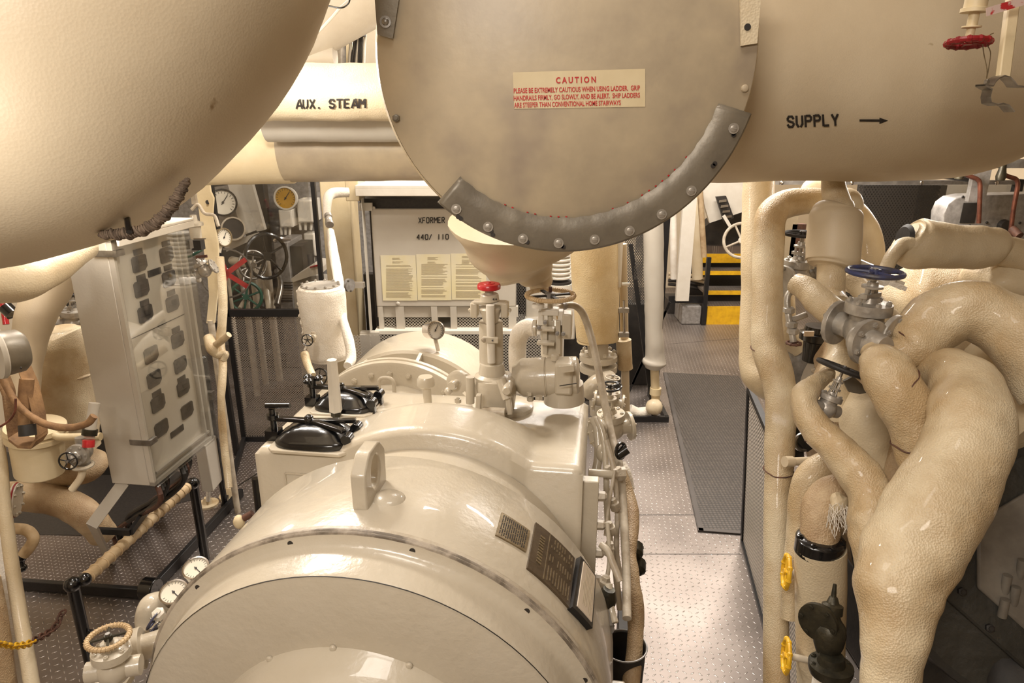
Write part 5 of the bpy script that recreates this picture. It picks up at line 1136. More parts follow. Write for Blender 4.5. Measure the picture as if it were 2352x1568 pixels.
# expanded metal guard under the transformer
t = thing('expanded_metal_guard', 'light grey expanded metal guard below the transformer cabinet', 'guard', YP(1030, 860, 5.1)); ybox(MB(), 800, 770, 1262, 900, 5.12, .004).build('mesh_sheet', 'mesh_grey', t); ybox(MB(), 800, 900, 1262, 906, 5.1, .03).build('bottom_edge', 'grey', t)
p = YP(800, 906, 5.12); MB().bx((p.x, 5.10, 0), (p.x + .04, 5.14, p.z)).build('leg', 'grey', t); p = YP(1262, 906, 5.12); MB().bx((p.x, 5.10, 0), (p.x + .04, 5.14, p.z)).build('leg', 'grey', t)
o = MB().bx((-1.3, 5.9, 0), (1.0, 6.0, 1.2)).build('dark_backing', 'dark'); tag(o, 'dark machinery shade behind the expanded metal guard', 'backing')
# ---- white equipment right of the transformer
t = thing('ribbed_bellows', 'white ribbed bellows on a white drum beyond the funnel outlet', 'bellows', YP(1288, 660, 5.3)); m = MB(); c = YP(1284, 640, 5.3)
m.rev(c, EZ, sum([[(k * .035, .075), (k * .035 + .012, .095), (k * .035 + .024, .095)] for k in range(9)], []), 28); m.build('bellows', 'offwhite', t)
MB().rev(c - EZ * .12, EZ, [(0, .105), (.085, .105), (.087, .09), (.1, .09)], 28).build('drum', 'offwhite', t); MB().rev(c - EZ * .035, EZ, [(0, .1), (.02, .1)], 20).build('seal', 'dark', t)
o = ybox(MB(), 1208, 560, 1320, 780, 5.6, .3).build('white_switchbox', 'offwhite', bevel=.01); tag(o, 'white painted steel box behind the ribbed bellows', 'box')
# ================================================================== VALVE GEAR on top of the gear casing
VY = .98
def Q(px, py, y=VY): return QY(px, py, y)
t = thing('relief_valve', 'tall grey relief valve column with a red knob on the gear casing', 'valve', Q(1140, 940))
c = Q(1123, 657); s = lambda px: rp(px, c)
MB().rev(c - EZ * s(7), EZ, [(0, s(24)), (s(2), s(27)), (s(10), s(27)), (s(13), s(25)), (s(13.5), s(14)), (s(15), s(13)), (s(15.2), s(5)), (s(17), s(4))], 32).build('knob', 'red', t)
MB().cyl(Q(1124, 676), Q(1123, 662), s(10)).build('knob_stem', 'mach_dirty', t)
MB().rev(Q(1125, 690), Q(1124, 674) - Q(1125, 690), [(0, s(22)), (s(14), s(21)), (s(16), s(19))], 28).build('cap', 'mach', t)
for k in (1137, 1143): MB().cyl(Q(k, 682) - EY * s(19.5), Q(k, 682) - EY * s(22), s(2), seg=10).build('cap_hole', 'ink', t)
m = MB(); R0 = Matrix((EX, EY, EZ)).transposed()
m.box(Q(1126, 694), (s(78), s(26), s(8)), R0)
for x in (1090, 1160): m.box(Q(x, 710), (s(16), s(28), s(36)), R0)
m.build('yoke', 'mach', t, bevel=s(3))
for x, sg in ((1081, -1), (1169, 1)): bolt(t, Q(x, 712), EX * sg, s(5), 'mach')
MB().rev(Q(1128, 740), Q(1126, 698) - Q(1128, 740), [(0, s(16)), (s(20), s(22)), (s(34), s(27)), (s(38), s(24))], 28).build('spring_cup', 'mach', t)
MB().cyl(Q(1129, 832, VY + .02), Q(1127, 738, VY + .02), s(29), s(28), 32).build('spring_barrel', 'mach', t)
MB().cyl(Q(1129, 832, VY - .045), Q(1126, 700, VY - .045), s(9), s(10)).build('spindle', 'offwhite', t)
m = MB(); m.box(Q(1127, 780, VY - .06), (s(36), s(10), s(14)), R0); m.build('guide_clamp', 'mach', t, bevel=.002); bolt(t, Q(1110, 780, VY - .075), -EY, s(5), 'mach_dirty'); MB().cyl(Q(1131, 782, VY - .068), Q(1131, 782, VY - .074), s(2)).build('clamp_hole', 'ink', t)
cc = Q(1130, 846); MB().rev(cc - EZ * s(26), EZ, [(0, s(40)), (s(8), s(42)), (s(10), s(38)), (s(14), s(32)), (s(36), s(29)), (s(40), s(28))], 36).build('spring_seat', 'mach', t)
m = MB(); c2 = Q(1140, 935); m.rev(c2, EZ, [(0, s(44)), (s(30), s(48)), (s(60), s(50)), (s(78), s(46)), (s(84), s(38))], 36); m.build('valve_body', 'mach', t)
MB().rev(Q(1170, 930, VY + .06), EZ, [(-s(14), s(60)), (s(2), s(60)), (s(6), s(54))], 40).build('base_flange', 'mach', t)
MB().cyl(Q(1108, 945, VY - .12), Q(1160, 947, VY - .12), s(11)).build('cross_shaft', 'mach_dirty', t)
m = MB(); m.bar(Q(1100, 905, VY - .11), Q(1098, 952, VY - .11), s(12), s(16), EY); m.build('foot_web', 'mach', t, bevel=.003)
m = MB(); m.bar(Q(1166, 905, VY - .11), Q(1172, 950, VY - .11), s(12), s(16), EY); m.build('foot_web', 'mach', t, bevel=.003)
for (x, y) in ((1052, 922), (1100, 935), (1218, 918), (1216, 905)): bolt(t, Q(x, y, VY - .02), EZ, s(8), 'mach')
m = MB(); m.box(Q(1060, 936, VY - .02), (s(50), s(30), s(8)), R0); m.build('mounting_pad', 'mach', t, bevel=.004)
MB().rev(Q(1164, 897, VY - .15), -EY, [(-.06, s(10)), (0, s(11)), (.006, s(8))], 16).build('side_plug', 'mach', t)
MB().tube([Q(1166, 915, VY - .12), Q(1150, 870, VY - .1)], s(12), 12, 1).build('casting_rib', 'mach', t)
# left small flanged cover with cross handle
t2 = thing('side_cock', 'small grey flanged cock with knurled knob left of the relief valve', 'cock', Q(1052, 880))
c = Q(1050, 878, VY - .02); n = Vector((-.35, -1, .1)); MB().rev(c, n, [(-.05, s(18)), (-.02, s(18)), (-.018, s(27)), (0, s(27)), (.004, s(20))], 28).build('flange', 'mach', t2)
MB().rev(c, n, [(0, s(9)), (.03, s(8)), (.035, s(11)), (.05, s(9))], 12).build('knob', 'mach', t2); MB().cyl(c + Vector((0, 0, 0)), Q(1078, 885, VY), s(10)).build('neck', 'mach', t2)
MB().cyl(Q(1080, 925, VY - .03), Q(1080, 865, VY - .03), s(10)).build('riser', 'mach', t2); MB().ball(Q(1030, 898, VY - .02), s(10), 12).build('plug', 'mach', t2)
# horizontal strainer cylinder to the right
t3 = thing('steam_strainer', 'grey horizontal steam strainer cylinder between relief valve and gate valve', 'strainer', Q(1255, 900, 1.02))
a = Q(1180, 868, 1.02); b = Q(1330, 862, 1.02); d = b - a; L = d.length
MB().rev(a, d, [(0, s(30)), (L * .06, s(34)), (L * .12, s(44)), (L * .16, s(46)), (L * .5, s(46)), (L * .505, s(43)), (L * .52, s(43)), (L * .53, s(45)), (L * .8, s(45)), (L * .97, s(44)), (L, s(38))], 44).build('shell', 'mach', t3)
m = MB(); m.box(Q(1296, 862, .985), (s(40), s(60), s(74)), R0); m.build('square_block', 'mach', t3, bevel=s(6)); MB().bar(Q(1285, 886, .90), Q(1325, 880, .90), .003, .002, -EY).build('casting_seam', 'dark', t3)
m = MB(); m.bar(Q(1288, 848, .885), Q(1318, 845, .885), s(14), s(5), -EY); m.build('cast_mark', 'mach', t3)
MB().cyl(Q(1296, 920, 1.03), Q(1294, 880, 1.03), s(48), s(46), 36).build('lower_neck', 'mach', t3); MB().rev(Q(1275, 815, 1.0), EZ, [(-.02, s(9)), (.0, s(9)), (.004, s(6))], 14).build('plug', 'mach', t3)
MB().rev(Q(1238, 912, .94), EZ, [(-s(4), s(10)), (s(4), s(8))], 6).build('drain_plug', 'mach', t3)
# gate valve with cord wrapped wheel
GY = 1.12
t4 = thing('gate_valve', 'tall grey gate valve with a cream cord wrapped handwheel under the funnel', 'valve', Q(1262, 870, GY))
c = Q(1264, 678, GY); u, w_, n_ = frame(EZ + EY * .02); sg_ = lambda px: rp(px, c); WR = sg_(54)
m = MB(); m.ring(c, EZ, WR, sg_(5), 48, 10); m.build('wheel_rim', 'cord', t4)
pts = []
for i in range(420):
    a = 2 * PI * i / 420; dd = Vector((math.cos(a), math.sin(a), 0)); pts.append(c + dd * (WR + sg_(5.4) * math.cos(a * 60)) + EZ * sg_(5.4) * math.sin(a * 60))
MB().tube(pts, sg_(.9), 4, 1, closed=True).build('cord_wrapping', 'cord', t4)
for i in range(4):
    a = PI / 2 * i + .35; dd = Vector((math.cos(a), math.sin(a), 0)); m = MB(); m.bar(c + dd * .01, c + dd * WR, sg_(9), sg_(4)); m.build('spoke', 'dark', t4)
MB().rev(c - EZ * sg_(6), EZ, [(0, sg_(12)), (sg_(12), sg_(13)), (sg_(14), sg_(8))], 6).build('wheel_nut', 'greymetal', t4); MB().cyl(c, c + EZ * sg_(20), sg_(4)).build('stem_tip', 'rust', t4)
MB().cyl(Q(1264, 800, GY), c, sg_(6.5)).build('stem', 'mach', t4)
m = MB(); m.box(Q(1264, 714, GY), (sg_(40), sg_(34), sg_(14)), R0); m.build('yoke_head', 'offwhite', t4, bevel=.003)
for x in (1243, 1288): MB().box(Q(x, 728, GY), (sg_(12), sg_(26), sg_(34)), R0).build('yoke_arm', 'offwhite', t4, bevel=.003)
MB().rev(Q(1236, 706, GY - .05), EZ, [(0, sg_(14)), (sg_(8), sg_(14)), (sg_(9), sg_(6)), (sg_(14), sg_(6))], 20).build('side_cap', 'offwhite', t4)
for x, hgt in ((1252, 1), (1268, 0), (1282, 1)): m = MB(); m.bar(Q(x, 812, GY - .02 * hgt), Q(x, 735, GY - .02 * hgt), sg_(11), sg_(11), EY); m.build('guide_pillar', 'mach', t4, bevel=.002)
MB().cyl(Q(1267, 815, GY + .03), Q(1267, 742, GY + .03), sg_(26), seg=28).build('bonnet_barrel', 'mach', t4)
for (y0, y1) in ((752, 758), (784, 790)): MB().box(Q(1254, (y0 + y1) / 2, GY - .05), (sg_(40), sg_(20), sg_(7)), R0).build('clamp_bar', 'mach', t4, bevel=.002)
for (x, y) in ((1238, 752), (1252, 740), (1294, 766), (1280, 765)): bolt(t4, Q(x, y, GY - .08), -EY, sg_(5), 'greymetal')
MB().rev(Q(1226, 752, GY), EX, [(0, sg_(20)), (sg_(6), sg_(20)), (sg_(7), sg_(8)), (sg_(22), sg_(8))], 24).build('inlet_flange', 'mach', t4)
MB().box(Q(1303, 745, GY), (sg_(22), sg_(40), sg_(60)), R0).build('side_casting', 'mach', t4, bevel=.006)
o = lag_pipe('white_elbow', 'white lagged elbow pipe feeding the gate valve', [(1190, 850, 3.05, 20), (1188, 800, 3.0, 20), (1194, 768, 2.95, 21), (1210, 752, 2.93, 21), (1226, 752, 2.92, 20)], 'white_lag', .003)
# loose hose arching down the side
t = thing('grey_hose', 'grey rubber hose arching from the gate valve down the casing side', 'hose', V(1380, 900, 2.8))
MB().tube([V(1276, 722, 2.75), V(1278, 708, 2.74), V(1290, 704, 2.74), V(1300, 701, 2.75), V(1322, 703, 2.76), V(1340, 722, 2.78), V(1356, 768, 2.78), V(1372, 835, 2.75), V(1388, 920, 2.7), V(1405, 1000, 2.62), V(1424, 1080, 2.5), V(1432, 1180, 2.4), V(1438, 1300, 2.25), V(1440, 1420, 2.1)], [.009, .01, .012, .013, .014, .015, .015, .015, .015, .015, .015, .015, .014, .014], 14, 7).build('hose', 'mach_dirty', t)
MB().rev(V(1293, 703, 2.74), V(1300, 701, 2.75) - V(1293, 703, 2.74), [(-.005, .016), (.012, .016)], 12).build('ferrule', 'greymetal', t)
MB().tube([V(1278, 722, 2.74), V(1284, 745, 2.72), V(1292, 765, 2.72), V(1300, 772, 2.72)], .004, 6, 4, .002, 40).build('frayed_wire', 'cord', t)
# ================================================================== yellow lagged cylinder and flanges behind
yc = thing('lagged_cylinder', 'yellowed cream lagged vertical cylinder with flanges right of the gate valve', 'pipe', YP(1367, 860, 3.85)); FY = 3.85
c0 = YP(1372, 772, FY); c1 = YP(1362, 480, FY)
MB().tube([c0 - EZ * .012, c0, c0 + EZ * .02, c0.lerp(c1, .5), c1], [rp(38, c0), rp(47, c0), rp(50, c0), rp(53, c0), rp(54, c0)], 44, 6, .004, 7).build('lagging', paint('yellow_stained_lagging', srgb(222, 205, 168), srgb(204, 178, 132), .55, nscale=4, bump=.5, bscale=14, bdist=.01, fine=180), yc)
f = YP(1374, 850, FY)
for (py0, py1) in ((812, 826), (834, 850)):
    a = YP(1374, py1, FY); b = YP(1374, py0, FY); MB().rev(a, EZ, [(0, rp(43, f)), ((b - a).length * .8, rp(43, f)), ((b - a).length * .85, rp(30, f))], 36).build('flange', 'mach', yc)
MB().cyl(YP(1378, 950, FY), YP(1373, 785, FY), rp(24, f)).build('pipe_neck', 'mach', yc)
for i in range(10):
    a = 2 * PI * i / 10; bolt(yc, YP(1374, 808, FY) + Vector((math.cos(a), math.sin(a), 0)) * rp(36, f), EZ, .012, 'mach')
MB().tube([YP(1345, 905, 3.6), YP(1370, 880, 3.6), YP(1400, 870, 3.7)], .05, 16, 4).build('cross_pipe', 'mach', yc)
c = V(1404, 985, 3.1); globe_valve('drain_valve', 'grey painted drain valve with a black cross handle beside the casing corner', c, (-.08, -.05, 1), (1, .2, 0), .058, 'mach', 'black', .05, stem_h=.13, spokes=4)
c = V(1398, 925, 3.35); globe_valve('drain_valve', 'smaller grey painted valve stacked above the casing corner, behind the hose', c, (.1, .0, 1), (-1, .2, 0), .045, 'mach', 'mach_dirty', .035, stem_h=.07)
# white slender pipes right of the yellow cylinder
t = thing('gauge_glass_column', 'pale slender pipe with sight glass fittings right of the yellowed cylinder', 'pipe', YP(1432, 950, 3.9))
a = YP(1440, 960, 3.9); b = YP(1422, 560, 3.9); MB().cyl(YP(1438, 950, 3.9), YP(1430, 560, 3.9), rp(9, a), seg=16).build('tube', 'lag_smooth', t); MB().tube([YP(1436, 846, 3.88), YP(1432, 780, 3.88)], rp(17, a), 20, 1, .003, 14).build('lagging', 'lag_old', t)
m = MB(); ybox(m, 1418, 540, 1426, 660, 3.8, .05); m.build('white_strip', 'offwhite', t)
MB().cyl(YP(1434, 770, 3.8), YP(1432, 690, 3.8), .009).build('sight_glass', 'chrome', t)
for y in (712, 768): MB().box(YP(1432, y, 3.8), (.06, .03, .025)).build('glass_fitting', 'alu', t)
MB().bar(YP(1428, 652, 3.78), YP(1446, 652, 3.78), .012, .012).build('peg', 'offwhite', t)
# ================================================================== casing side clutter
random.seed(31)
t = thing('side_pipework', 'bundle of small grey pipes and unions down the casing side', 'pipes', V(1420, 1250, 2.2))
specs = [([(1370, 960), (1385, 1000), (1392, 1080), (1396, 1200), (1412, 1300), (1424, 1400)], 7, 2.5), ([(1392, 1010), (1410, 1080), (1418, 1180), (1416, 1260), (1426, 1330)], 6, 2.42), ([(1362, 960), (1372, 985), (1375, 1040), (1368, 1090)], 10, 2.55),
         ([(1380, 1250), (1396, 1265), (1410, 1300), (1424, 1335)], 8, 2.15), ([(1395, 1200), (1400, 1280), (1392, 1340)], 5, 2.2), ([(1412, 1080), (1400, 1150), (1390, 1230)], 4, 2.35), ([(1398, 1340), (1404, 1400), (1412, 1430)], 9, 2.0)]
for pts, r_, d in specs: MB().tube([V(a, b, d - k * .02) for k, (a, b) in enumerate(pts)], r_ * d / FL, 12, 5, .001, 30).build('pipe', random.choice(['mach', 'mach_dirty', 'mach_dirty']), t)
for (x, y, d) in ((1400, 1085, 2.42), (1424, 1088, 2.4), (1402, 1215, 2.25), (1396, 1260, 2.2), (1412, 1160, 2.35), (1388, 1340, 2.1)):
    MB().rev(V(x, y, d), (random.uniform(-.5, .5), 0, 1), [(-.02, .014), (-.012, .02), (.01, .02), (.014, .014), (.026, .012)], 6).build('union', 'mach_dirty', t)
MB().cyl(V(1352, 1085, 2.4), V(1424, 1090, 2.4), .014).build('cross_pipe', 'mach', t); MB().rev(V(1426, 1086, 2.4), (1, .1, 0), [(-.03, .022), (.015, .022)], 6).build('cross_nut', 'mach_dirty', t)
MB().cyl(V(1418, 1045, 2.5) , V(1440, 1030, 2.5), .02).build('black_cock', 'black', t); MB().ring(V(1426, 1035, 2.5), (1, -1, .3), .028, .006).build('black_ring', 'black', t)
MB().rev(V(1390, 1385, 2.0), (.2, 0, 1), [(-.08, .02), (-.02, .028), (.02, .03), (.05, .018)], 14).build('dark_cock', 'brass_dark', t); MB().tube([V(1392, 1400, 1.98), V(1398, 1440, 1.96), V(1404, 1445, 1.95)], [.012, .018, .012], 10, 4).build('lever', 'greymetal', t)
t = thing('casing_side_flange', 'row of rounded grey bearing caps along the right side of the casing', 'cover', m2w(.55, .9, 1.3))
for (x, y, r_, d) in ((1378, 985, 20, 2.62), (1382, 1040, 18, 2.5)): MB().ball(V(x, y, d), rp(r_, V(x, y, d)), 18, (.8, 1.2, 1.2)).build('cap', 'mach', t)
lag_pipe('brown_lagged_pipe', 'brown stained lagged pipe running low along the walkway side of the casing', [(1428, 1085, 2.75, 14), (1444, 1140, 2.7, 17), (1452, 1200, 2.6, 18), (1445, 1270, 2.5, 16), (1452, 1330, 2.42, 18), (1460, 1420, 2.35, 20), (1456, 1500, 2.3, 20), (1450, 1560, 2.25, 18), (1440, 1640, 2.2, 20)], 'lag_brown', .008)
lag_pipe('white_elbow', 'small white lagged knuckle above the brown lagged pipe', [(1425, 1065, 2.78, 12), (1436, 1090, 2.76, 15), (1446, 1125, 2.74, 14)], 'white_lag', .004)
t = thing('black_bucket', 'dark open bucket standing at the foot of the generator', 'bucket', G(1425, 1640)); c = V(1434, 1482, 2.3); h_ = .3
MB().rev(c - EZ * h_, EZ, [(0, .062), (h_, .072), (h_ + .002, .076), (h_ - .004, .069), (.01, .058), (.008, .01)], 30, cap=False).build('pail', 'dark', t); MB().ring(c, EZ, .075, .003, 30, 6).build('rim', 'greymetal', t)
m = MB(MM); m.bx((.66, .1, .0), (.72, 1.5, .35)); o = m.build('bilge_coaming', 'dark'); tag(o, 'dark coaming between the casing pipework and the walkway', 'coaming')
# small stacked unions along the walkway
t = thing('walkway_cock', 'pair of dark pipe unions at the edge of the walkway plates', 'cock', G(1470, 1290)); 
for (x, y) in ((1458, 1262), (1464, 1300)):
    MB().rev(V(x, y, 2.6), (.2, 1, .3), [(-.03, .02), (-.02, .032), (.02, .032), (.03, .02)], 12).build('union', 'brass_dark', t)
MB().cyl(V(1462, 1255, 2.62), V(1478, 1256, 2.62), .008).build('tip', 'offwhite', t)
# ================================================================== screen and posts right of centre
t = thing('walkway_screen', 'black framed expanded metal screen standing beside the grey lagged pipe', 'screen', G(1490, 970)); sy = G(1490, 968).y
xa, xb = YP(1442, 960, sy).x, G(1535, 968).x
m = MB(); m.bx((xa, sy - .015, .0), (xb, sy + .015, .05)); m.build('bottom_rail', 'black_matt', t)
m = MB(); m.bx((xb - .07, sy + .55, 0), (xb + .02, sy + .6, 2.4)); m.build('rear_post', 'black_matt', t)
m = MB(); m.bar((xb - .015, sy, .025), (xb - .015, sy + .58, .025), .035, .05); m.build('side_rail', 'black_matt', t)
p0 = YP(1445, 640, sy + .3); p1 = YP(1500, 960, sy + .1); m = MB(); m.bar(YP(1448, 560, sy + .3), YP(1502, 960, sy + .12), .035, .03, (0, 1, 0)); m.build('leaning_post', 'black_matt', t)
m = MB(); m.bx((xa + .03, sy + .25, 1.0), (xb - .25, sy + .255, 2.4)); m.build('mesh_sheet', 'mesh_perf', t)
m = MB()
for i in range(9): m.bar((xa + .05 + i * .03, sy + .3, .15 + i * .08), (xa + .12 + i * .03, sy + .3, .35 + i * .08), .02, .012, (0, 1, 0))
m.build('lattice', 'black_matt', t)
m = MB()
for i in range(34): z = .55 + i * .045; m.bx((xb - .055, sy + .57, z), (xb - .03, sy + .58, z + .012))
m.build('toothed_edge', 'greymetal', t)
t = thing('grey_lagged_pipe', 'grey painted lagged vertical pipe with a flared end over the walkway screen', 'pipe', YP(1505, 925, 5.55)); Yp = 5.55
MB().tube([YP(1500, 845, Yp), YP(1502, 832, Yp), YP(1504, 812, Yp), YP(1502, 740, Yp), YP(1502, 640, Yp), YP(1500, 470, Yp)], [rp(18, YP(1500, 840, Yp)), rp(27, YP(1500, 830, Yp)), rp(22, YP(1500, 800, Yp)), rp(20, YP(1500, 740, Yp)), rp(23, YP(1500, 640, Yp)), rp(23, YP(1500, 470, Yp))], 30, 6, .006, 8).build('lagging', 'grey', t)
MB().cyl(YP(1506, 920, Yp), YP(1503, 840, Yp), rp(10, YP(1503, 840, Yp))).build('bare_pipe', 'cream', t); MB().rev(YP(1505, 905, Yp), EZ, [(-.0, rp(13, YP(1503, 900, Yp))), (.06, rp(13, YP(1503, 900, Yp)))], 18).build('coupling', 'cream', t)
MB().ball(YP(1503, 935, Yp - .05), rp(20, YP(1503, 930, Yp)), 14, (1, .8, 1), .01, 12).build('lagged_tee', 'lag', t); MB().tube([YP(1445, 940, Yp), YP(1465, 948, Yp), YP(1490, 945, Yp)], rp(13, YP(1503, 900, Yp)), 14, 4, .006, 10).build('lagged_branch', 'white_lag', t)
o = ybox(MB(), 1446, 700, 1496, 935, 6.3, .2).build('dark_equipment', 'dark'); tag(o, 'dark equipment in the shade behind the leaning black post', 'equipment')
o = ybox(MB(), 1440, 470, 1492, 702, 6.32, .006).build('expanded_mesh', 'mesh_perf'); tag(o, 'grey expanded metal sheet left of the grey lagged vertical pipe', 'mesh')
# ================================================================== mat, stairs and far machinery
A, B, Cc, D = G(1523, 857), G(1706, 853), G(1740, 1221), G(1603, 1221)
m = MB(); v = [p + EZ * .002 for p in (A, Vector((A.x + .75, A.y - .1, 0)), Vector((D.x + .75, D.y - .03, 0)), D)]; v2 = [p + EZ * .008 for p in v]; m.add(v + v2, [(3, 2, 1, 0), (4, 5, 6, 7), (0, 1, 5, 4), (1, 2, 6, 5), (2, 3, 7, 6), (3, 0, 4, 7)])
t = thing('rubber_mat', 'long dark grey ribbed rubber mat lying on the walkway', 'mat', (A + D) / 2); m.build('mat', 'matrubber', t)
m = MB(); m.bar(A + EZ * .009 + EX * .02, D + EZ * .009 + EX * .02, .03, .006); m.build('left_border', 'rubber', t); m = MB(); m.bar(D + EZ * .009 + EY * .015, D + EX * .6 + EZ * .009 + EY * .015, .03, .006); m.build('near_border', 'rubber', t)
st_ = thing('steps', 'steel steps with bright yellow nosings at the far end of the walkway', 'steps', G(1660, 745)); ys = G(1660, 745).y
xl = YP(1626, 700, ys).x; xr = xl + .95
prev = ys; lv = [(745, 704, ys), (None, 668, ys + .24), (None, 623, ys + .48), (None, 583, ys + .72)]
for i, (yb_, ytop, Y) in enumerate(lv):
    zt_ = YP(1660, ytop, Y).z; lo = 0 if i == 0 else zt_ - (.05 if i < 3 else .12)
    MB().bx((xl, Y, lo), (xr, Y + .02, zt_)).build('yellow_nosing', 'yellow', st_); MB().bx((xl, Y + .02, zt_ - .03), (xr, Y + .30, zt_ - .004)).build('tread', 'tread', st_)
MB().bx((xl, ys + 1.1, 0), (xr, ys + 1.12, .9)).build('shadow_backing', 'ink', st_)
p = YP(1617, 745, ys - .02); MB().bx((xl - .07, ys - .04, 0), (xl - .02, ys + .01, YP(1617, 590, ys).z)).build('stair_post', 'black_matt', st_)
MB().bx((YP(1540, 690, ys).x, ys + .1, YP(1540, 696, ys + .1).z), (xl, ys + .14, YP(1540, 680, ys + .1).z)).build('black_rail', 'black_matt', st_)
o = MB().cyl(YP(1617, 590, ys), YP(1608, 440, ys), .035).build('stair_pipe', 'lag_brown'); tag(o, 'brown taped vertical pipe rising beside the yellow steps', 'pipe')
o = ybox(MB(), 1568, 704, 1608, 744, ys, .4).build('grey_step_box', 'greymetal', bevel=.006); tag(o, 'low grey step box left of the yellow steps', 'box'); 
o = ybox(MB(), 1536, 690, 1568, 744, ys + .5, .4).build('shade_block', 'ink'); tag(o, 'black block painted as the shaded recess between the walkway screen and grey step box', 'recess')  # solid black block, its colour stands for shade in the recess
m = MB(); m.bar(YP(1566, 690, ys), YP(1584, 455, ys), .16, .06, (0, 1, 0)); tag(m.build('leaning_board', 'offwhite'), 'leaning white flat bar left of the yellow steps', 'bar')
for (x, r_, mt, lab) in ((1548, 8, 'white_lag', 'white vertical pipe behind the black toothed post'), (1602, 12, 'lag', 'cream lagged vertical pipe behind the leaning white bar')):
    o = MB().cyl(YP(x, 640, ys + .5), YP(x - 3, 430, ys + .5), rp(r_, YP(x, 640, ys + .5))).build('far_pipe', mt); tag(o, lab, 'pipe')
for k in range(4):
    o = MB().tube([YP(1535, 628 + k * 8, ys + .6), YP(1575, 630 + k * 9, ys + .6), YP(1622, 640 + k * 9, ys + .6)], .022, 10, 4).build('far_cable', 'lag_smooth' if k < 2 else 'dark'); tag(o, ['topmost', 'second highest', 'third highest', 'lowest'][k] + ' of the four horizontal pipes left of the yellow steps', 'pipe', 'horizontal pipes by the steps')
t = thing('louvre_panel', 'slanted white panel with black switch gear at the far right of the walkway', 'panel', YP(1660, 500, 8.9)); slab(MB(), [(1612, 420), (1720, 420), (1720, 482), (1630, 512), (1618, 470)], 9.0).build('panel', 'offwhite', t)
slab(MB(), [(1645, 452), (1668, 450), (1686, 500), (1664, 512)], 8.9, .05).build('switch_strip', 'ink', t)
for k in range(4): m = MB(); m.bar(YP(1651 + k * 4, 462 + k * 12, 8.88), YP(1668 + k * 4, 460 + k * 12, 8.88), .03, .03); m.build('switch_bar', 'chrome', t)
MB().bar(YP(1662, 495, 8.85), YP(1677, 520, 8.85), .04, .02, (0, 1, 0)).build('lever', 'offwhite', t)
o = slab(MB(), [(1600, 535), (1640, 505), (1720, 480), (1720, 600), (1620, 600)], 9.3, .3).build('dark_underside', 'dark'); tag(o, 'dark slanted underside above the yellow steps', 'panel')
t = thing('far_handwheel', 'grey handwheel half hidden above the top yellow step', 'handwheel', YP(1700, 560, 8.6)); wheel_mesh(MB(), YP(1704, 552, 8.7), Vector((-.3, -1, .4)), .22, .02, 4).build('wheel', 'mach_dirty', t)
for i, (x0, x1, y0, y1, Y) in enumerate(((1600, 1712, 565, 585, 9.2),)):
    o = ybox(MB(), x0 + 25, y0, x1, y1, Y, .3).build('landing', 'tread_dark'); tag(o, 'dark landing above the yellow steps', 'landing')
# ================================================================== RIGHT SIDE
# ribbed guard beside the walkway
g0, g1 = G(1706, 1246), G(1788, 1560); d_ = (g1 - g0); g1 = g0 + d_ * 1.5; tq = YP(1721, 890, g0.y); UPG = Vector((tq.x - g0.x, 0, tq.z)); zg = tq.z
t = thing('ribbed_guard', 'pale ribbed guard panel in a black frame along the right of the walkway', 'guard', g0)
m = MB(); v = [g0, g1, g1 + UPG, g0 + UPG]; nn = Vector((.006, .001, 0)); m.add(v + [p + nn for p in v], [(0, 1, 2, 3), (7, 6, 5, 4), (0, 4, 5, 1), (1, 5, 6, 2), (2, 6, 7, 3), (3, 7, 4, 0)]); m.build('ribbed_sheet', 'louvre', t)
MB().bar(g0 + EZ * .012, g1 + EZ * .012, .03, .024).build('bottom_rail', 'black_matt', t)
MB().bar(g0 + UPG, g1 + UPG, .03, .03).build('top_rail', 'black_matt', t)
MB().bar(g0, g0 + UPG, .024, .024, (0, 1, 0)).build('corner_post', 'black_matt', t)
gm = g0.lerp(g1, .72); MB().bar(gm, gm + UPG, .03, .03, (0, 1, 0)).build('middle_post', 'black_matt', t)
MB().bar(g0 + UPG, g0 + Vector((.35, -.1, zg)), .03, .03).build('return_rail', 'black_matt', t)
# pipes from the left edge of the right hand machine
lag_pipe('tall_lagged_pipe', 'tall cream lagged pipe forming the left edge of the right hand pipework', [(1745, 395, 3.1, 36), (1742, 440, 3.1, 36), (1738, 560, 3.05, 34), (1736, 700, 3.0, 34), (1732, 790, 2.95, 33), (1732, 850, 2.9, 32), (1752, 880, 2.85, 30), (1790, 905, 2.85, 28)], 'lag', .004)
lag_pipe('inverted_u_pipe', 'cream lagged pipe arching over in an inverted U then running down to the floor', [(1900, 460, 2.75, 26), (1850, 462, 2.75, 30), (1800, 470, 2.75, 33), (1772, 495, 2.72, 34), (1765, 560, 2.7, 34), (1762, 700, 2.65, 34), (1764, 790, 2.6, 36), (1782, 850, 2.55, 38), (1795, 920, 2.5, 36), (1790, 1020, 2.45, 33), (1786, 1150, 2.4, 31), (1783, 1300, 2.35, 28), (1782, 1450, 2.3, 28), (1784, 1620, 2.25, 30)], 'lag_old', .004)
lag_pipe('arched_pipe', 'cream lagged pipe curving down behind the cylindrical lagged cover', [(1900, 462, 2.85, 28), (1950, 490, 2.85, 36), (1985, 540, 2.85, 36), (1992, 600, 2.85, 34), (1960, 670, 2.9, 34)], 'lag', .004)
t = thing('domed_cap', 'cream lagged domed cap beside the down pipe under the SUPPLY duct', 'cap', V(1948, 460, 2.6)); c = V(1942, 468, 2.6)
MB().ball(c, rp(38, c), 28, (1, 1, .95), .004, 8).build('lagging', 'lag', t)
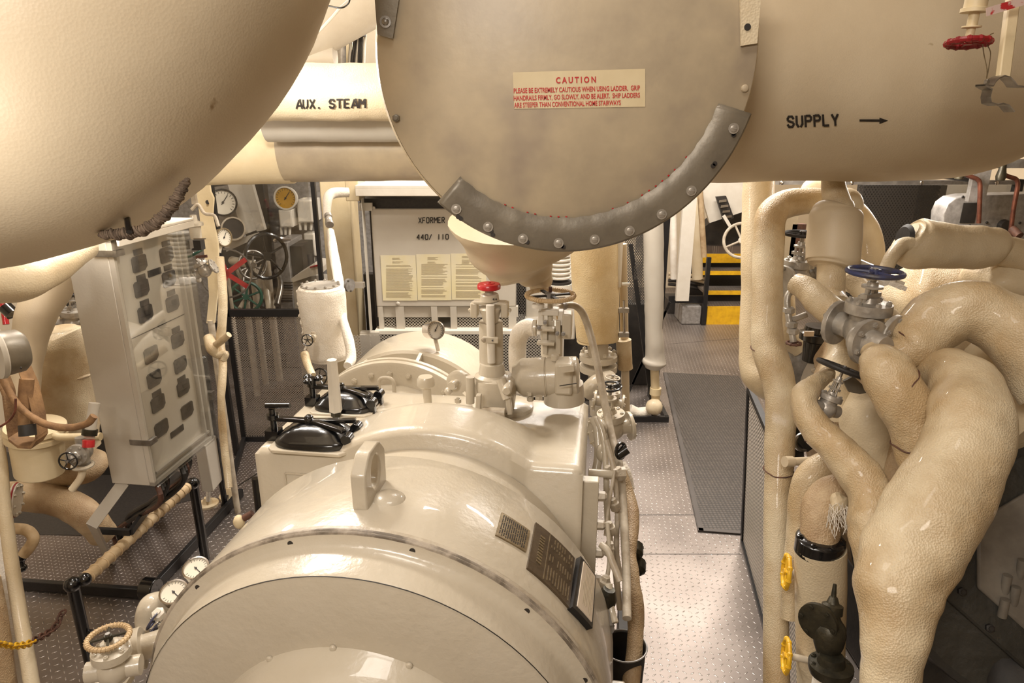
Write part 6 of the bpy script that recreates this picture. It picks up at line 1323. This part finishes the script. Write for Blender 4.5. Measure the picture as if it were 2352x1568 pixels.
lag_pipe('down_pipe', 'glossy cream lagged pipe dropping from the SUPPLY duct into the cylindrical cover', [(1912, 400, 2.5, 24), (1916, 430, 2.5, 26), (1921, 462, 2.5, 30), (1925, 478, 2.5, 34), (1926, 488, 2.5, 32)], 'lag_old', .006)
lag_pipe('cylindrical_cover', 'fat woven cloth lagged cylinder around the vertical pipe at right', [(1924, 476, 2.45, 34), (1922, 482, 2.45, 52), (1920, 500, 2.45, 58), (1916, 550, 2.45, 59), (1913, 595, 2.45, 58), (1910, 610, 2.45, 52), (1908, 617, 2.45, 34)], 'lag_smooth', .003, seg=40)
lag_pipe('stub_pipe', 'cream pipe between the cylindrical cover and the branching pipe', [(1908, 600, 2.45, 30), (1908, 640, 2.42, 30), (1908, 680, 2.4, 30), (1920, 705, 2.35, 32)], 'lag_old', .003)
lag_pipe('branching_pipe', 'glossy cream lagged branch running from the far valve down to the near valve', [(1828, 650, 2.45, 22), (1858, 668, 2.4, 27), (1885, 695, 2.35, 32), (1918, 720, 2.3, 34), (1945, 738, 2.25, 32), (1962, 770, 2.2, 26)], 'lag_old', .006)
lag_pipe('branching_pipe', 'cream lagged pipe running down behind the blue handwheel valve', [(1925, 725, 2.45, 30), (1932, 800, 2.45, 30), (1925, 870, 2.4, 42), (1930, 960, 2.4, 60)], 'lag', .005)
lag_pipe('low_bend_pipe', 'pale cream pipe bend behind the far small valve, right of the U pipe', [(1800, 640, 3.2, 22), (1802, 720, 3.2, 24), (1806, 770, 3.2, 26), (1840, 800, 3.2, 22)], 'lag', .003)
# valves
def crease(o_name, px, py, d, rpx, n):
    c = V(px, py, d); u, w_, n_ = frame(Vector(n)); pts = []
    for i in range(40):
        a = 2 * PI * i / 40; q = c + (u * math.cos(a) + w_ * math.sin(a)) * rp(rpx, c); pts.append(q + n_ * .006 * noise.noise(q * 30))
    m = MB().tube(pts, .0022, 5, 2, closed=True); off = ROOT[o_name.name]; o = m.build('lagging_seam', 'rust', o_name); return o
c = V(1985, 758, 2.05); globe_valve('stop_valve', 'aluminium painted stop valve with a blue grey handwheel and bolted flanges', c, EZ + EX * .02, Vector((.45, -.75, -.35)), .06, 'alu', 'blue', .074, stem_h=YP(1985, 625, c.y).z - c.z - .084, spokes=5)
t = thing('valve_outlet', 'bolted aluminium flange and short neck facing right, below the blue handwheel', 'flange', V(2005, 785, 1.9))
c = V(2000, 788, 1.93); ax = Vector((.35, -1, .05)).normalized(); MB().rev(c - ax * .05, ax, [(0, .04), (.03, .045), (.032, .066), (.05, .066), (.052, .04), (.1, .03)], 32).build('flange', 'alu', t); u, w_, n_ = frame(ax)
for i in range(6): bolt(t, c + ax * .002 + (u * math.cos(i * PI / 3 + .4) + w_ * math.sin(i * PI / 3 + .4)) * .052, ax, .0085, 'alu')
c = V(1830, 640, 2.8); globe_valve('isolating_valve', 'aluminium painted isolating valve inside the arch of the inverted U pipe', c, EZ, (-.8, -.5, 0), .055, 'alu', 'dark', .068, stem_h=YP(1833, 537, c.y).z - c.z - .077)
t = thing('drain_fitting', 'thin aluminium drain pipe with unions ending in a small rusty wheel', 'pipe fitting', V(1818, 760, 2.5))
MB().tube([V(1832, 668, 2.5), V(1814, 672, 2.5), V(1808, 690, 2.5), V(1812, 730, 2.5), V(1820, 770, 2.5), V(1823, 785, 2.5)], .012, 12, 5).build('tube', 'alu', t)
for (x, y) in ((1812, 712), (1818, 745), (1821, 760)): MB().rev(V(x, y, 2.5), EZ, [(-.012, .015), (-.008, .021), (.008, .021), (.012, .015)], 6).build('union', 'alu', t)
MB().cyl(V(1818, 735, 2.5), V(1852, 722, 2.5), .011).build('side_arm', 'alu', t); c = V(1823, 788, 2.5); wheel_mesh(MB(), c, EZ, .024, .0045, 4, knobs=8).build('wheel', 'rust', t)
c = V(1912, 905, 2.05); globe_valve('angle_valve', 'small bright valve with a tilted black handwheel on the lower shiny pipe', V(1896, 938, 2.02), Vector((.36, .12, 1)), Vector((1, .3, -.2)), .031, 'alu', 'dark', .072, stem_h=.082, flange=False)
t = thing('bracket_plate', 'grey drilled bracket plate under the tilted black handwheel', 'plate', V(1965, 885, 2.0)); slab(MB(), [(1938, 876), (1960, 864), (2000, 900), (1975, 905), (1950, 900)], V(1965, 885, 2.05).y, .01).build('plate', 'strap', t)
# big foreground pipes
lag_pipe('shiny_lagged_pipe', 'shiny cream lagged pipe curving from the tilted handwheel down into the fork', [(1905, 858, 2.1, 20), (1872, 880, 2.05, 24), (1848, 918, 2.0, 29), (1862, 962, 1.97, 33), (1898, 1010, 1.93, 37), (1945, 1058, 1.88, 43), (1985, 1110, 1.84, 49), (2006, 1180, 1.8, 52), (2008, 1260, 1.76, 52), (2020, 1340, 1.72, 50), (2040, 1400, 1.7, 50)], 'lag_old', .013, 9, 36)
lag_pipe('middle_lagged_pipe', 'cream lagged pipe hanging in the middle of the fork, right of the shiny pipe', [(1995, 800, 1.9, 22), (2018, 825, 1.86, 42), (2040, 860, 1.82, 54), (2078, 925, 1.8, 58), (2100, 990, 1.8, 54), (2112, 1060, 1.8, 50), (2108, 1130, 1.82, 40), (2090, 1180, 1.84, 30)], 'lag_old', .011, 9, 36)
lag_pipe('great_lagged_pipe', 'thickest foreground cream lagged pipe sweeping down to the bottom edge', [(2120, 860, 2.0, 40), (2180, 860, 1.85, 55), (2222, 900, 1.75, 78), (2225, 985, 1.65, 92), (2200, 1070, 1.6, 100), (2152, 1160, 1.56, 102), (2098, 1260, 1.53, 103), (2064, 1350, 1.5, 88), (2052, 1440, 1.48, 72), (2048, 1560, 1.46, 69), (2046, 1720, 1.44, 70)], 'lag_old', .013, 7, 48)
lag_pipe('upper_lagged_pipe', 'large cream lagged pipe arching from the near valve to the right edge', [(2015, 810, 1.95, 30), (2060, 815, 1.95, 44), (2100, 790, 1.95, 58), (2150, 740, 1.95, 64), (2215, 715, 1.93, 66), (2290, 735, 1.9, 72), (2360, 790, 1.85, 80), (2440, 880, 1.8, 90)], 'lag_old', .014, 7, 40)
lag_pipe('shadowed_pipe', 'shadowed cream lagged mass behind the thickest foreground pipe', [(2240, 800, 2.2, 50), (2290, 840, 2.15, 80), (2340, 920, 2.1, 100), (2420, 1000, 2.0, 110)], 'lag', .012, 6, 32)
lag_pipe('behind_pipe', 'cream lagged pipe piece filling the gap behind the middle of the fork', [(2020, 900, 2.2, 60), (1995, 980, 2.2, 62), (2005, 1050, 2.2, 50), (2090, 1100, 2.2, 50), (2080, 1200, 2.2, 40)], 'lag', .01, 8, 32)
lag_pipe('fork_base', 'cream lagged bulge where the shiny pipe meets the thickest pipe', [(2060, 1020, 2.15, 20), (2070, 1120, 2.1, 45), (2060, 1220, 2.05, 60), (2050, 1330, 1.95, 60), (2040, 1420, 1.9, 50)], 'lag_brown', .008, 8, 28)
lag_pipe('outer_bend_pipe', 'cream lagged pipe bending down left of the frayed bend', [(1935, 1070, 2.15, 30), (1895, 1072, 2.15, 34), (1862, 1095, 2.15, 33), (1845, 1150, 2.15, 30), (1832, 1230, 2.15, 26), (1818, 1330, 2.15, 20), (1815, 1420, 2.15, 18)], 'lag_old', .006)
fr = lag_pipe('frayed_bend_pipe', 'cream lagged bend with frayed cloth running into the black clamp band', [(1985, 1180, 2.0, 36), (1955, 1140, 2.0, 44), (1915, 1132, 2.0, 42), (1888, 1165, 2.0, 43), (1884, 1215, 1.98, 43), (1884, 1262, 1.97, 42)], 'lag_brown', .008, 12)
t = thing('frayed_cloth', 'tuft of frayed white lagging cloth hanging off the bend above the black clamp', 'cloth', V(1930, 1190, 1.9)); random.seed(4)
m = MB(); m.ball(V(1925, 1160, 1.93), rp(24, V(1925, 1160, 1.93)), 16, (1, .7, 1.2), .02, 20); m.build('loose_lagging', 'lag', t)
m = MB()
for i in range(70):
    a = V(1915 + random.uniform(-14, 34), 1165 + random.uniform(-10, 25), 1.9 + random.uniform(-.03, .01)); b = a + Vector((random.uniform(-.01, .03), random.uniform(-.02, .01), -random.uniform(.02, .06))); m.tube([a, a.lerp(b, .5) + Vector((random.uniform(-.006, .006), 0, 0)), b], .0009, 4, 1)
fo = m.build('loose_threads', 'white_lag', t); fo['kind'] = 'stuff'
t = thing('clamped_cylinder', 'cream painted upright cylinder with a wide black clamp band at its top', 'cylinder', V(1885, 1500, 1.95))
y0 = V(1884, 1260, 1.97).y; a = YP(1884, 1245, y0); b = YP(1884, 1640, y0)
MB().tube([a.lerp(b, .055), a.lerp(b, .065), a.lerp(b, .1), b], [rp(50, a), rp(55, a), rp(57, a), rp(55, a)], 40, 5, .002, 8).build('shell', 'lag', t)
MB().rev(a - EZ * .035, EZ, [(0, rp(51, a)), (.002, rp(54, a)), (.045, rp(54, a)), (.05, rp(50, a)), (.052, rp(40, a))], 44).build('clamp_band', 'black', t)
for i in range(7):
    an = 2 * PI * i / 7 + .4; bolt(t, a + EZ * .014 + Vector((math.cos(an), math.sin(an), 0)) * rp(46, a), EZ, .009, 'black')
# bronze valve in the bottom right
c = V(1905, 1440, 1.72); t = thing('bronze_valve', 'dark bronze valve with round flanges standing at the bottom right', 'valve', V(1905, 1560, 1.72)); S_ = lambda p: rp(p, c)
MB().rev(V(1900, 1500, 1.72), V(1914, 1375, 1.72) - V(1900, 1500, 1.72), [(0, S_(24)), (S_(20), S_(32)), (S_(45), S_(36)), (S_(65), S_(34)), (S_(80), S_(22)), (S_(90), S_(18)), (S_(92), S_(23)), (S_(112), S_(23)), (S_(116), S_(14)), (S_(130), S_(9)), (S_(132), S_(6)), (S_(160), S_(4))], 28).build('body', 'brass_dark', t)
axv = Vector((-.75, -.7, .1)); MB().rev(V(1882, 1425, 1.72), axv, [(-.02, S_(26)), (.0, S_(28)), (.002, S_(44)), (.014, S_(44)), (.016, S_(36))], 32).build('side_flange', 'brass_dark', t)
MB().rev(V(1908, 1530, 1.7), EZ + Vector((0, .1, 0)), [(-.02, S_(44)), (-.006, S_(48)), (.006, S_(48)), (.01, S_(30)), (.03, S_(26))], 36).build('lower_flange', 'brass_dark', t); MB().cyl(Vector((V(1908, 1535, 1.7).x, V(1908, 1535, 1.7).y, 0)), V(1908, 1535, 1.7), S_(34)).build('lower_neck', 'white_lag', t)
u, w_, n_ = frame(EZ)
for i in range(8): bolt(t, V(1908, 1527, 1.7) + (u * math.cos(i * PI / 4) + w_ * math.sin(i * PI / 4)) * S_(39), EZ, .007, 'brass_dark')
u, w_, n_ = frame(axv)
for i in range(6): bolt(t, V(1882, 1425, 1.72) + n_ * .014 + (u * math.cos(i * PI / 3) + w_ * math.sin(i * PI / 3)) * S_(36), n_, .006, 'brass_dark')
# yellow wheels seen edge on
for (py, lab) in ((1312, 'upper yellow handwheel seen edge on, left of the clamped cylinder'), (1505, 'lower yellow handwheel seen edge on, left of the clamped cylinder')):
    c = V(1806, py, 2.05); t = thing('yellow_handwheel', lab, 'handwheel', c, 'yellow handwheels'); ax = Vector((-.95, .22, .05)).normalized(); wheel_mesh(MB(), c, ax, rp(36, c), rp(5, c), 4, knobs=8).build('wheel', 'yellow', t)
    MB().cyl(c, c - ax * .09, .01).build('stem', 'mach', t); MB().ball(c - ax * .1 - EZ * .0, .028, 14, (1, 1, 1.3)).build('body', 'mach', t)
t = thing('capped_stub', 'small pale capped pipe stub poking left across the long U pipe', 'pipe', V(1820, 1060, 2.3)); MB().cyl(V(1812, 1060, 2.28), V(1860, 1058, 2.3), .014).build('tube', 'lag_smooth', t); MB().cyl(V(1802, 1060, 2.27), V(1820, 1060, 2.28), .018).build('cap', 'lag_smooth', t)
t = thing('dark_bracket', 'dark bracket and linkage between the U pipe and the shiny pipe', 'bracket', V(1838, 1020, 2.6)); m = MB(); m.bar(V(1826, 970, 2.6), V(1832, 1060, 2.6), .04, .03, (0, 1, 0)); m.build('post', 'dark', t); MB().bar(V(1832, 1000, 2.55), V(1862, 1030, 2.55), .02, .03).build('arm', 'black', t); MB().ring(V(1845, 1015, 2.55), (0, -1, .2), .03, .008).build('collar', 'steel', t)
# horizontal lagging behind: right hand turbine body
t = thing('lagged_turbine', 'huge lumpy cream lagged turbine body filling the far right', 'turbine', V(2200, 720, 3.0))
MB().tube([V(1990, 700, 3.3), V(2060, 690, 3.2), V(2150, 690, 3.1), V(2260, 700, 3.0), V(2400, 740, 2.9), V(2600, 800, 2.8)], [.05, .15, .24, .27, .3, .32], 44, 7, .03, 3.5).build('lagging', 'lag_old', t)
MB().ball(V(2310, 640, 2.7), rp(75, V(2310, 640, 2.7)), 30, (1.1, 1, .75), .03, 7).build('lagged_hump', 'lag', t)
MB().tube([V(1960, 800, 2.9), V(2000, 870, 2.8), V(2060, 1000, 2.7), V(2200, 1200, 2.6), V(2360, 1250, 2.6)], [.16, .24, .34, .4, .4], 40, 6, .03, 4).build('lower_lagging', 'lag_brown', t)
o = lag_pipe('diagonal_pipe', 'straight smooth cream pipe running diagonally down to the right behind the valve', [(1955, 640, 2.7, 22), (2000, 690, 2.62, 24), (2060, 750, 2.55, 26), (2130, 820, 2.5, 28)], 'lag', .002)
t = thing('canvas_blanket', 'padded cream insulation blanket wrapped over a pipe at right', 'blanket', V(2190, 570, 2.6))
MB().tube([V(2078, 545, 2.6), V(2088, 552, 2.6), V(2110, 560, 2.6), V(2160, 566, 2.6), V(2220, 568, 2.6), V(2280, 566, 2.6), V(2305, 570, 2.6), V(2315, 572, 2.6)], [.066, .088, .100, .092, .085, .075, .055, .02], 40, 7, .012, 6).build('blanket', 'lag', t)
MB().rev(V(2079, 546, 2.58), Vector((-1, -.1, .15)), [(0, .052), (.012, .04)], 20).build('open_end', 'dark', t)
lag_pipe('lagged_continuation', 'cream lagged pipe leaving the blanket towards the right edge', [(2290, 572, 2.6, 34), (2330, 582, 2.6, 36), (2400, 600, 2.6, 40)], 'lag', .004)
lag_pipe('curved_inlet', 'thin cream pipe curving out of the open blanket end', [(2095, 560, 2.55, 17), (2070, 565, 2.55, 17), (2048, 590, 2.52, 16), (2030, 625, 2.5, 15), (2010, 650, 2.5, 15)], 'lag', .002)
t = thing('pipe_clamp', 'finned bracket of pale steel clips on the thin curved pipe', 'clamp', V(2000, 620, 2.45))
for i in range(5): m = MB(); a = V(1962 + i * 18, 600 + i * 10, 2.45); m.bar(a, a + Vector((.05, -.03, -.02)), .012, .028); m.build('clip', 'mach', t)
MB().bar(V(2040, 648, 2.4), V(2078, 662, 2.4), .03, .015).build('nameplate', 'white_lag', t); MB().bar(V(2022, 650, 2.4), V(2050, 640, 2.4), .03, .02).build('end_lug', 'white_lag', t)
# turned arch of a grey flanged casing behind pipes
t = thing('flanged_casing', 'curved grey casing with a row of bolts behind the isolating valve', 'casing', V(1880, 850, 2.9)); c = V(1985, 905, 2.95); ax = Vector((-.55, -1, .1)).normalized()
MB().rev(c, ax, [(-.1, rp(130, c)), (0, rp(138, c)), (.02, rp(138, c)), (.022, rp(128, c)), (.03, rp(100, c)), (.04, rp(20, c))], 48).build('shell', 'grey', t); u, w_, n_ = frame(ax)
for i in range(18): bolt(t, c + n_ * .024 + (u * math.cos(i * PI / 9) + w_ * math.sin(i * PI / 9)) * rp(118, c), n_, .013, 'mach')
t = thing('black_can', 'round black topped steel can behind the drain fitting', 'can', V(1880, 760, 3.0)); c = V(1878, 768, 3.0); MB().rev(c - EZ * .12, EZ, [(0, .05), (.09, .055), (.1, .075), (.13, .075), (.135, .06), (.16, .055)], 26).build('can', 'black', t); MB().box(V(1858, 766, 2.93), (.04, .01, .022)).build('tag_plate', 'card', t)
t = thing('grey_block', 'smooth grey casting beyond the U pipe, above the ribbed guard', 'casting', V(1838, 860, 3.2)); MB().ball(V(1835, 830, 3.3), .11, 20, (1, 1, 1.2)).build('casting', 'greymetal', t)
for (x0, x1, y0, y1, Y, lab) in ((1804, 1816, 470, 640, 3.6, 'thin grey upright behind the isolating valve'), (1821, 1836, 515, 640, 3.6, 'thin brown upright behind the isolating valve')):
    o = ybox(MB(), x0, y0, x1, y1, Y, .04).build('upright', 'mach' if x0 < 1810 else 'rust'); tag(o, lab, 'upright')
# ---- dark housing bottom right
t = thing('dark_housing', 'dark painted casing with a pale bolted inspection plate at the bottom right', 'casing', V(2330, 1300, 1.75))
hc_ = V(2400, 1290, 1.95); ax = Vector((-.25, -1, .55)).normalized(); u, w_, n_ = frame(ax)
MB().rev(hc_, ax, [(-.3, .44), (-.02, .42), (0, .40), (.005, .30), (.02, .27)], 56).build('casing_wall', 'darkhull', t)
def hex_(r, k=6, rot=.3, sq=1): return [(r * math.cos(2 * PI * i / k + rot) * sq, r * math.sin(2 * PI * i / k + rot)) for i in range(k)]
m = MB(); m.prism(hex_(.30, 7, .9), hc_ + n_ * .02, u, w_, n_ * .02); m.build('cover_flange', 'darkhull', t, bevel=.008)
m = MB(); m.prism(hex_(.21, 7, .9), hc_ + n_ * .038, u, w_, n_ * .014); pl_ = m.build('inspection_plate', 'plategrey', t, bevel=.008)
for i in range(14): an = 2 * PI * i / 14; bolt(t, hc_ + n_ * .042 + (u * math.cos(an) + w_ * math.sin(an)) * .25, n_, .012, 'dark')
for (px, py) in ((2310, 1345), (2330, 1372), (2345, 1310), (2305, 1400)):
    r = ray(px, py); P0 = hc_ + n_ * .052; k = (P0 - CAM).dot(n_) / r.dot(n_); p = CAM + r * k; MB().cyl(p - n_ * .01 - w_ * .02, p + n_ * .012 + w_ * .03, .012).build('stud', 'plategrey', t)
m = MB(); m.tube([V(2110, 1500, 2.1), V(2200, 1530, 2.1), V(2300, 1560, 2.05), V(2420, 1580, 2.0)], [.1, .16, .2, .22], 24, 5, .01, 6); m.build('lower_casting', 'dark', t)
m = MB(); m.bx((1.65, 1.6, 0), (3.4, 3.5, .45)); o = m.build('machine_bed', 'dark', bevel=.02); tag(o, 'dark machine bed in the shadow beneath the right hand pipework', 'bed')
# ================================================================== far right background: screen, steel box, tubes, shelf
t = thing('perforated_screen', 'tall perforated dark screen with clear side panels behind the right hand pipework', 'screen', YP(2060, 600, 4.4)); Ys = 4.4
ybox(MB(), 1975, 425, 2110, 700, Ys, .006).build('perforated_sheet', 'mesh_perf', t); a = YP(1960, 418, Ys - .03); b = YP(2352, 414, Ys - .03)
ybox(MB(), 2110, 425, 2420, 640, Ys, .006).build('clear_pane', 'screenglass', t)
ybox(MB(), 1775, 414, 2345, 424, Ys - .03, .03).build('top_rail', 'greymetal', t); ybox(MB(), 2337, 412, 2347, 445, Ys - .04, .04).build('rail_end', 'dark', t)
for x in (1796, 1957, 2117, 2289): bolt(t, YP(x, 420, Ys - .035), (0, -1, 0), .013, 'chrome', 'round')
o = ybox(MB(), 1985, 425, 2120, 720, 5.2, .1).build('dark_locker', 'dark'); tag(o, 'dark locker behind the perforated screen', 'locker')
t = thing('steel_guard_box', 'scratched grey steel guard box with rounded corner at the right', 'guard box', YP(2250, 530, 3.7)); Yb = 3.7
v = [YP(a, b, Yb) for a, b in ((2166, 520), (2168, 490), (2178, 468), (2196, 455), (2225, 449), (2420, 444), (2420, 560), (2170, 560))]; n = len(v)
MB().add(v + [p + Vector((0, .12, 0)) for p in v], [tuple(range(n)), tuple(range(n, 2 * n))] + [(i, (i + 1) % n, n + (i + 1) % n, n + i) for i in range(n)]).build('plate', 'greymetal', t, bevel=.004)
ybox(MB(), 2214, 466, 2238, 512, Yb - .004, .004).build('slot', 'dark', t)
for (x, y) in ((2212, 452), (2267, 511), (2343, 512), (2228, 518)): bolt(t, YP(x, y, Yb - .004), (0, -1, 0), .007, 'dark', 'round')
MB().rev(YP(2304, 518, Yb - .0), (0, -1, 0), [(0, .035), (.03, .03), (.032, .018)], 18).build('grommet', 'dark', t)
for (pts, lab) in (([(2205, 395), (2228, 405), (2245, 412), (2251, 425), (2250, 470), (2248, 512)], 'left of two copper tubes bending down over the steel guard box'), ([(2300, 398), (2318, 406), (2334, 412), (2337, 430), (2328, 480), (2320, 545)], 'right of two copper tubes bending down over the steel guard box')):
    t = thing('copper_tube', lab, 'tube', YP(pts[3][0], pts[3][1], 3.55), 'copper tubes'); MB().tube([YP(a, b, 3.55) for a, b in pts], .011, 12, 6).build('tube', 'copper', t)
    MB().rev(YP(pts[0][0], pts[0][1] + 2, 3.55), EZ, [(-.03, .02), (-.01, .024), (.02, .018), (.05, .014)], 12).build('union', 'brass_dark', t)
t = thing('rusty_stub', 'rusty angled pipe stub at the foot of the right copper tube', 'pipe', YP(2333, 530, 3.5)); MB().cyl(YP(2325, 525, 3.5), YP(2342, 542, 3.45), .02).build('stub', 'rust', t)
t = thing('grey_gantry', 'grey steel rail and hanger above the copper tubes at right', 'rail', YP(2280, 380, 3.6)); ybox(MB(), 2130, 366, 2420, 386, 3.62, .05).build('rail', 'greymetal', t); ybox(MB(), 2243, 370, 2263, 463, 3.58, .03).build('hanger', 'greymetal', t)
ybox(MB(), 2150, 396, 2200, 403, 3.62, .05).build('bracket', 'greymetal', t); MB().cyl(YP(2130, 398, 3.7), YP(2245, 412, 3.7), .018).build('crosspipe', 'dark', t)
o = ybox(MB(), 2130, 420, 2420, 700, 5.6, .1).build('pale_bulkhead_panel', 'offwhite'); tag(o, 'pale panel behind the clear pane at the far right', 'panel')
lag_pipe('far_lagged_pipe', 'cream lagged pipe curving behind the U pipe just below the SUPPLY duct', [(1850, 450, 3.8, 16), (1862, 430, 3.8, 18), (1885, 425, 3.8, 20), (1920, 430, 3.8, 20)], 'lag', .002)
# seams where lengths of lagging meet
for nm, spots_ in (('middle_lagged_pipe', ((2052, 878, 1.81, 56, (.55, -.1, -.8)), (2106, 1020, 1.8, 53, (.1, 0, -1)))), ('great_lagged_pipe', ()), ('shiny_lagged_pipe', ((1880, 990, 1.95, 36, (.6, -.2, -.7)),)), ('upper_lagged_pipe', ((2075, 806, 1.95, 50, (1, 0, .4)),)), ('inverted_u_pipe', ((1764, 800, 2.6, 37, (.05, 0, -1)), (1789, 1080, 2.42, 33, (0, 0, -1))))):
    ob = bpy.data.objects.get(nm)
    if ob:
        for (a, b, d, r_, n) in spots_: crease(ob, a, b, d, r_ + .5, n)

# posts, stands and hangers that carry the things above the deck
def prop(nm, part, x, y, z0, z1, r=.02, mat='mach_dirty', idx=None):
    ob = bpy.data.objects.get(nm)
    if not ob: print('no', nm); return
    MB().cyl(Vector((x, y, z0)), Vector((x, y, z1)), r, seg=12).build(part, mat, ob)
def prop_at(nm, px, py, Y, part='stand_post', **k):
    p = YP(px, py, Y); prop(nm, part, p.x, p.y, 0, p.z, **k)
prop_at('steel_guard_box', 2400, 540, 3.78); prop_at('steel_guard_box', 2200, 540, 3.78)
prop_at('drilled_stanchion', 484, 735, 4.01)
prop_at('ribbed_bellows', 1284, 664, 5.32, r=.05, mat='offwhite')
prop_at('throttle_wheel', 520, 640, 5.75, r=.03); prop_at('green_wheel', 565, 690, 6.05, r=.03); prop_at('control_wheel', 612, 600, 6.45, r=.035); prop_at('control_wheel.001', 580, 618, 6.35, r=.03)
prop_at('dark_locker', 2050, 715, 5.25, r=.04); prop_at('dark_locker', 2000, 715, 5.25, r=.04); prop_at('pale_bulkhead_panel', 2200, 695, 5.65, r=.04); prop_at('pale_bulkhead_panel', 2330, 695, 5.65, r=.04)
p = YP(772, 60, 4.2); prop('vertical_conduit', 'upper_conduit', p.x, p.y, p.z, 4.28, .055, 'steel')
p = YP(826, 40, 4.3); prop('cable_bundle', 'riser', p.x, p.y, p.z - .1, 4.28, .03, 'dark')
p = YP(865, 60, 4.75); prop('wall_panel', 'hanger', p.x, p.y, 3.4, 4.28, .02, 'grey')
p = YP(2253, 372, 3.62); prop('grey_gantry', 'ceiling_hanger', p.x, p.y, p.z, 4.28, .02, 'greymetal')
for k in (-.4, .4): prop('duct_chamber', 'hanger_rod', DC.x + k * .9, DC.y + .3, DC.z + .3, 4.28, .012, 'steel')
c = V(2224, 98, 1.55); prop('overhead_valve', 'feed_pipe', c.x, c.y, c.z + .15, 4.28, .02, 'cream')
# flat black sheet painted as the unlit bilge void behind the worn platform
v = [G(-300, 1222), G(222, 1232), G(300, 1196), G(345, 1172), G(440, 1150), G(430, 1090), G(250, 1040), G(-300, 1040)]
m = MB(); m.add([q + EZ * .007 for q in v], [tuple(range(8))]); o = m.build('bilge_shade_sheet', 'ink', smooth=False); tag(o, 'flat black sheet painted as the dark bilge void beyond the worn platform at left', 'opening')
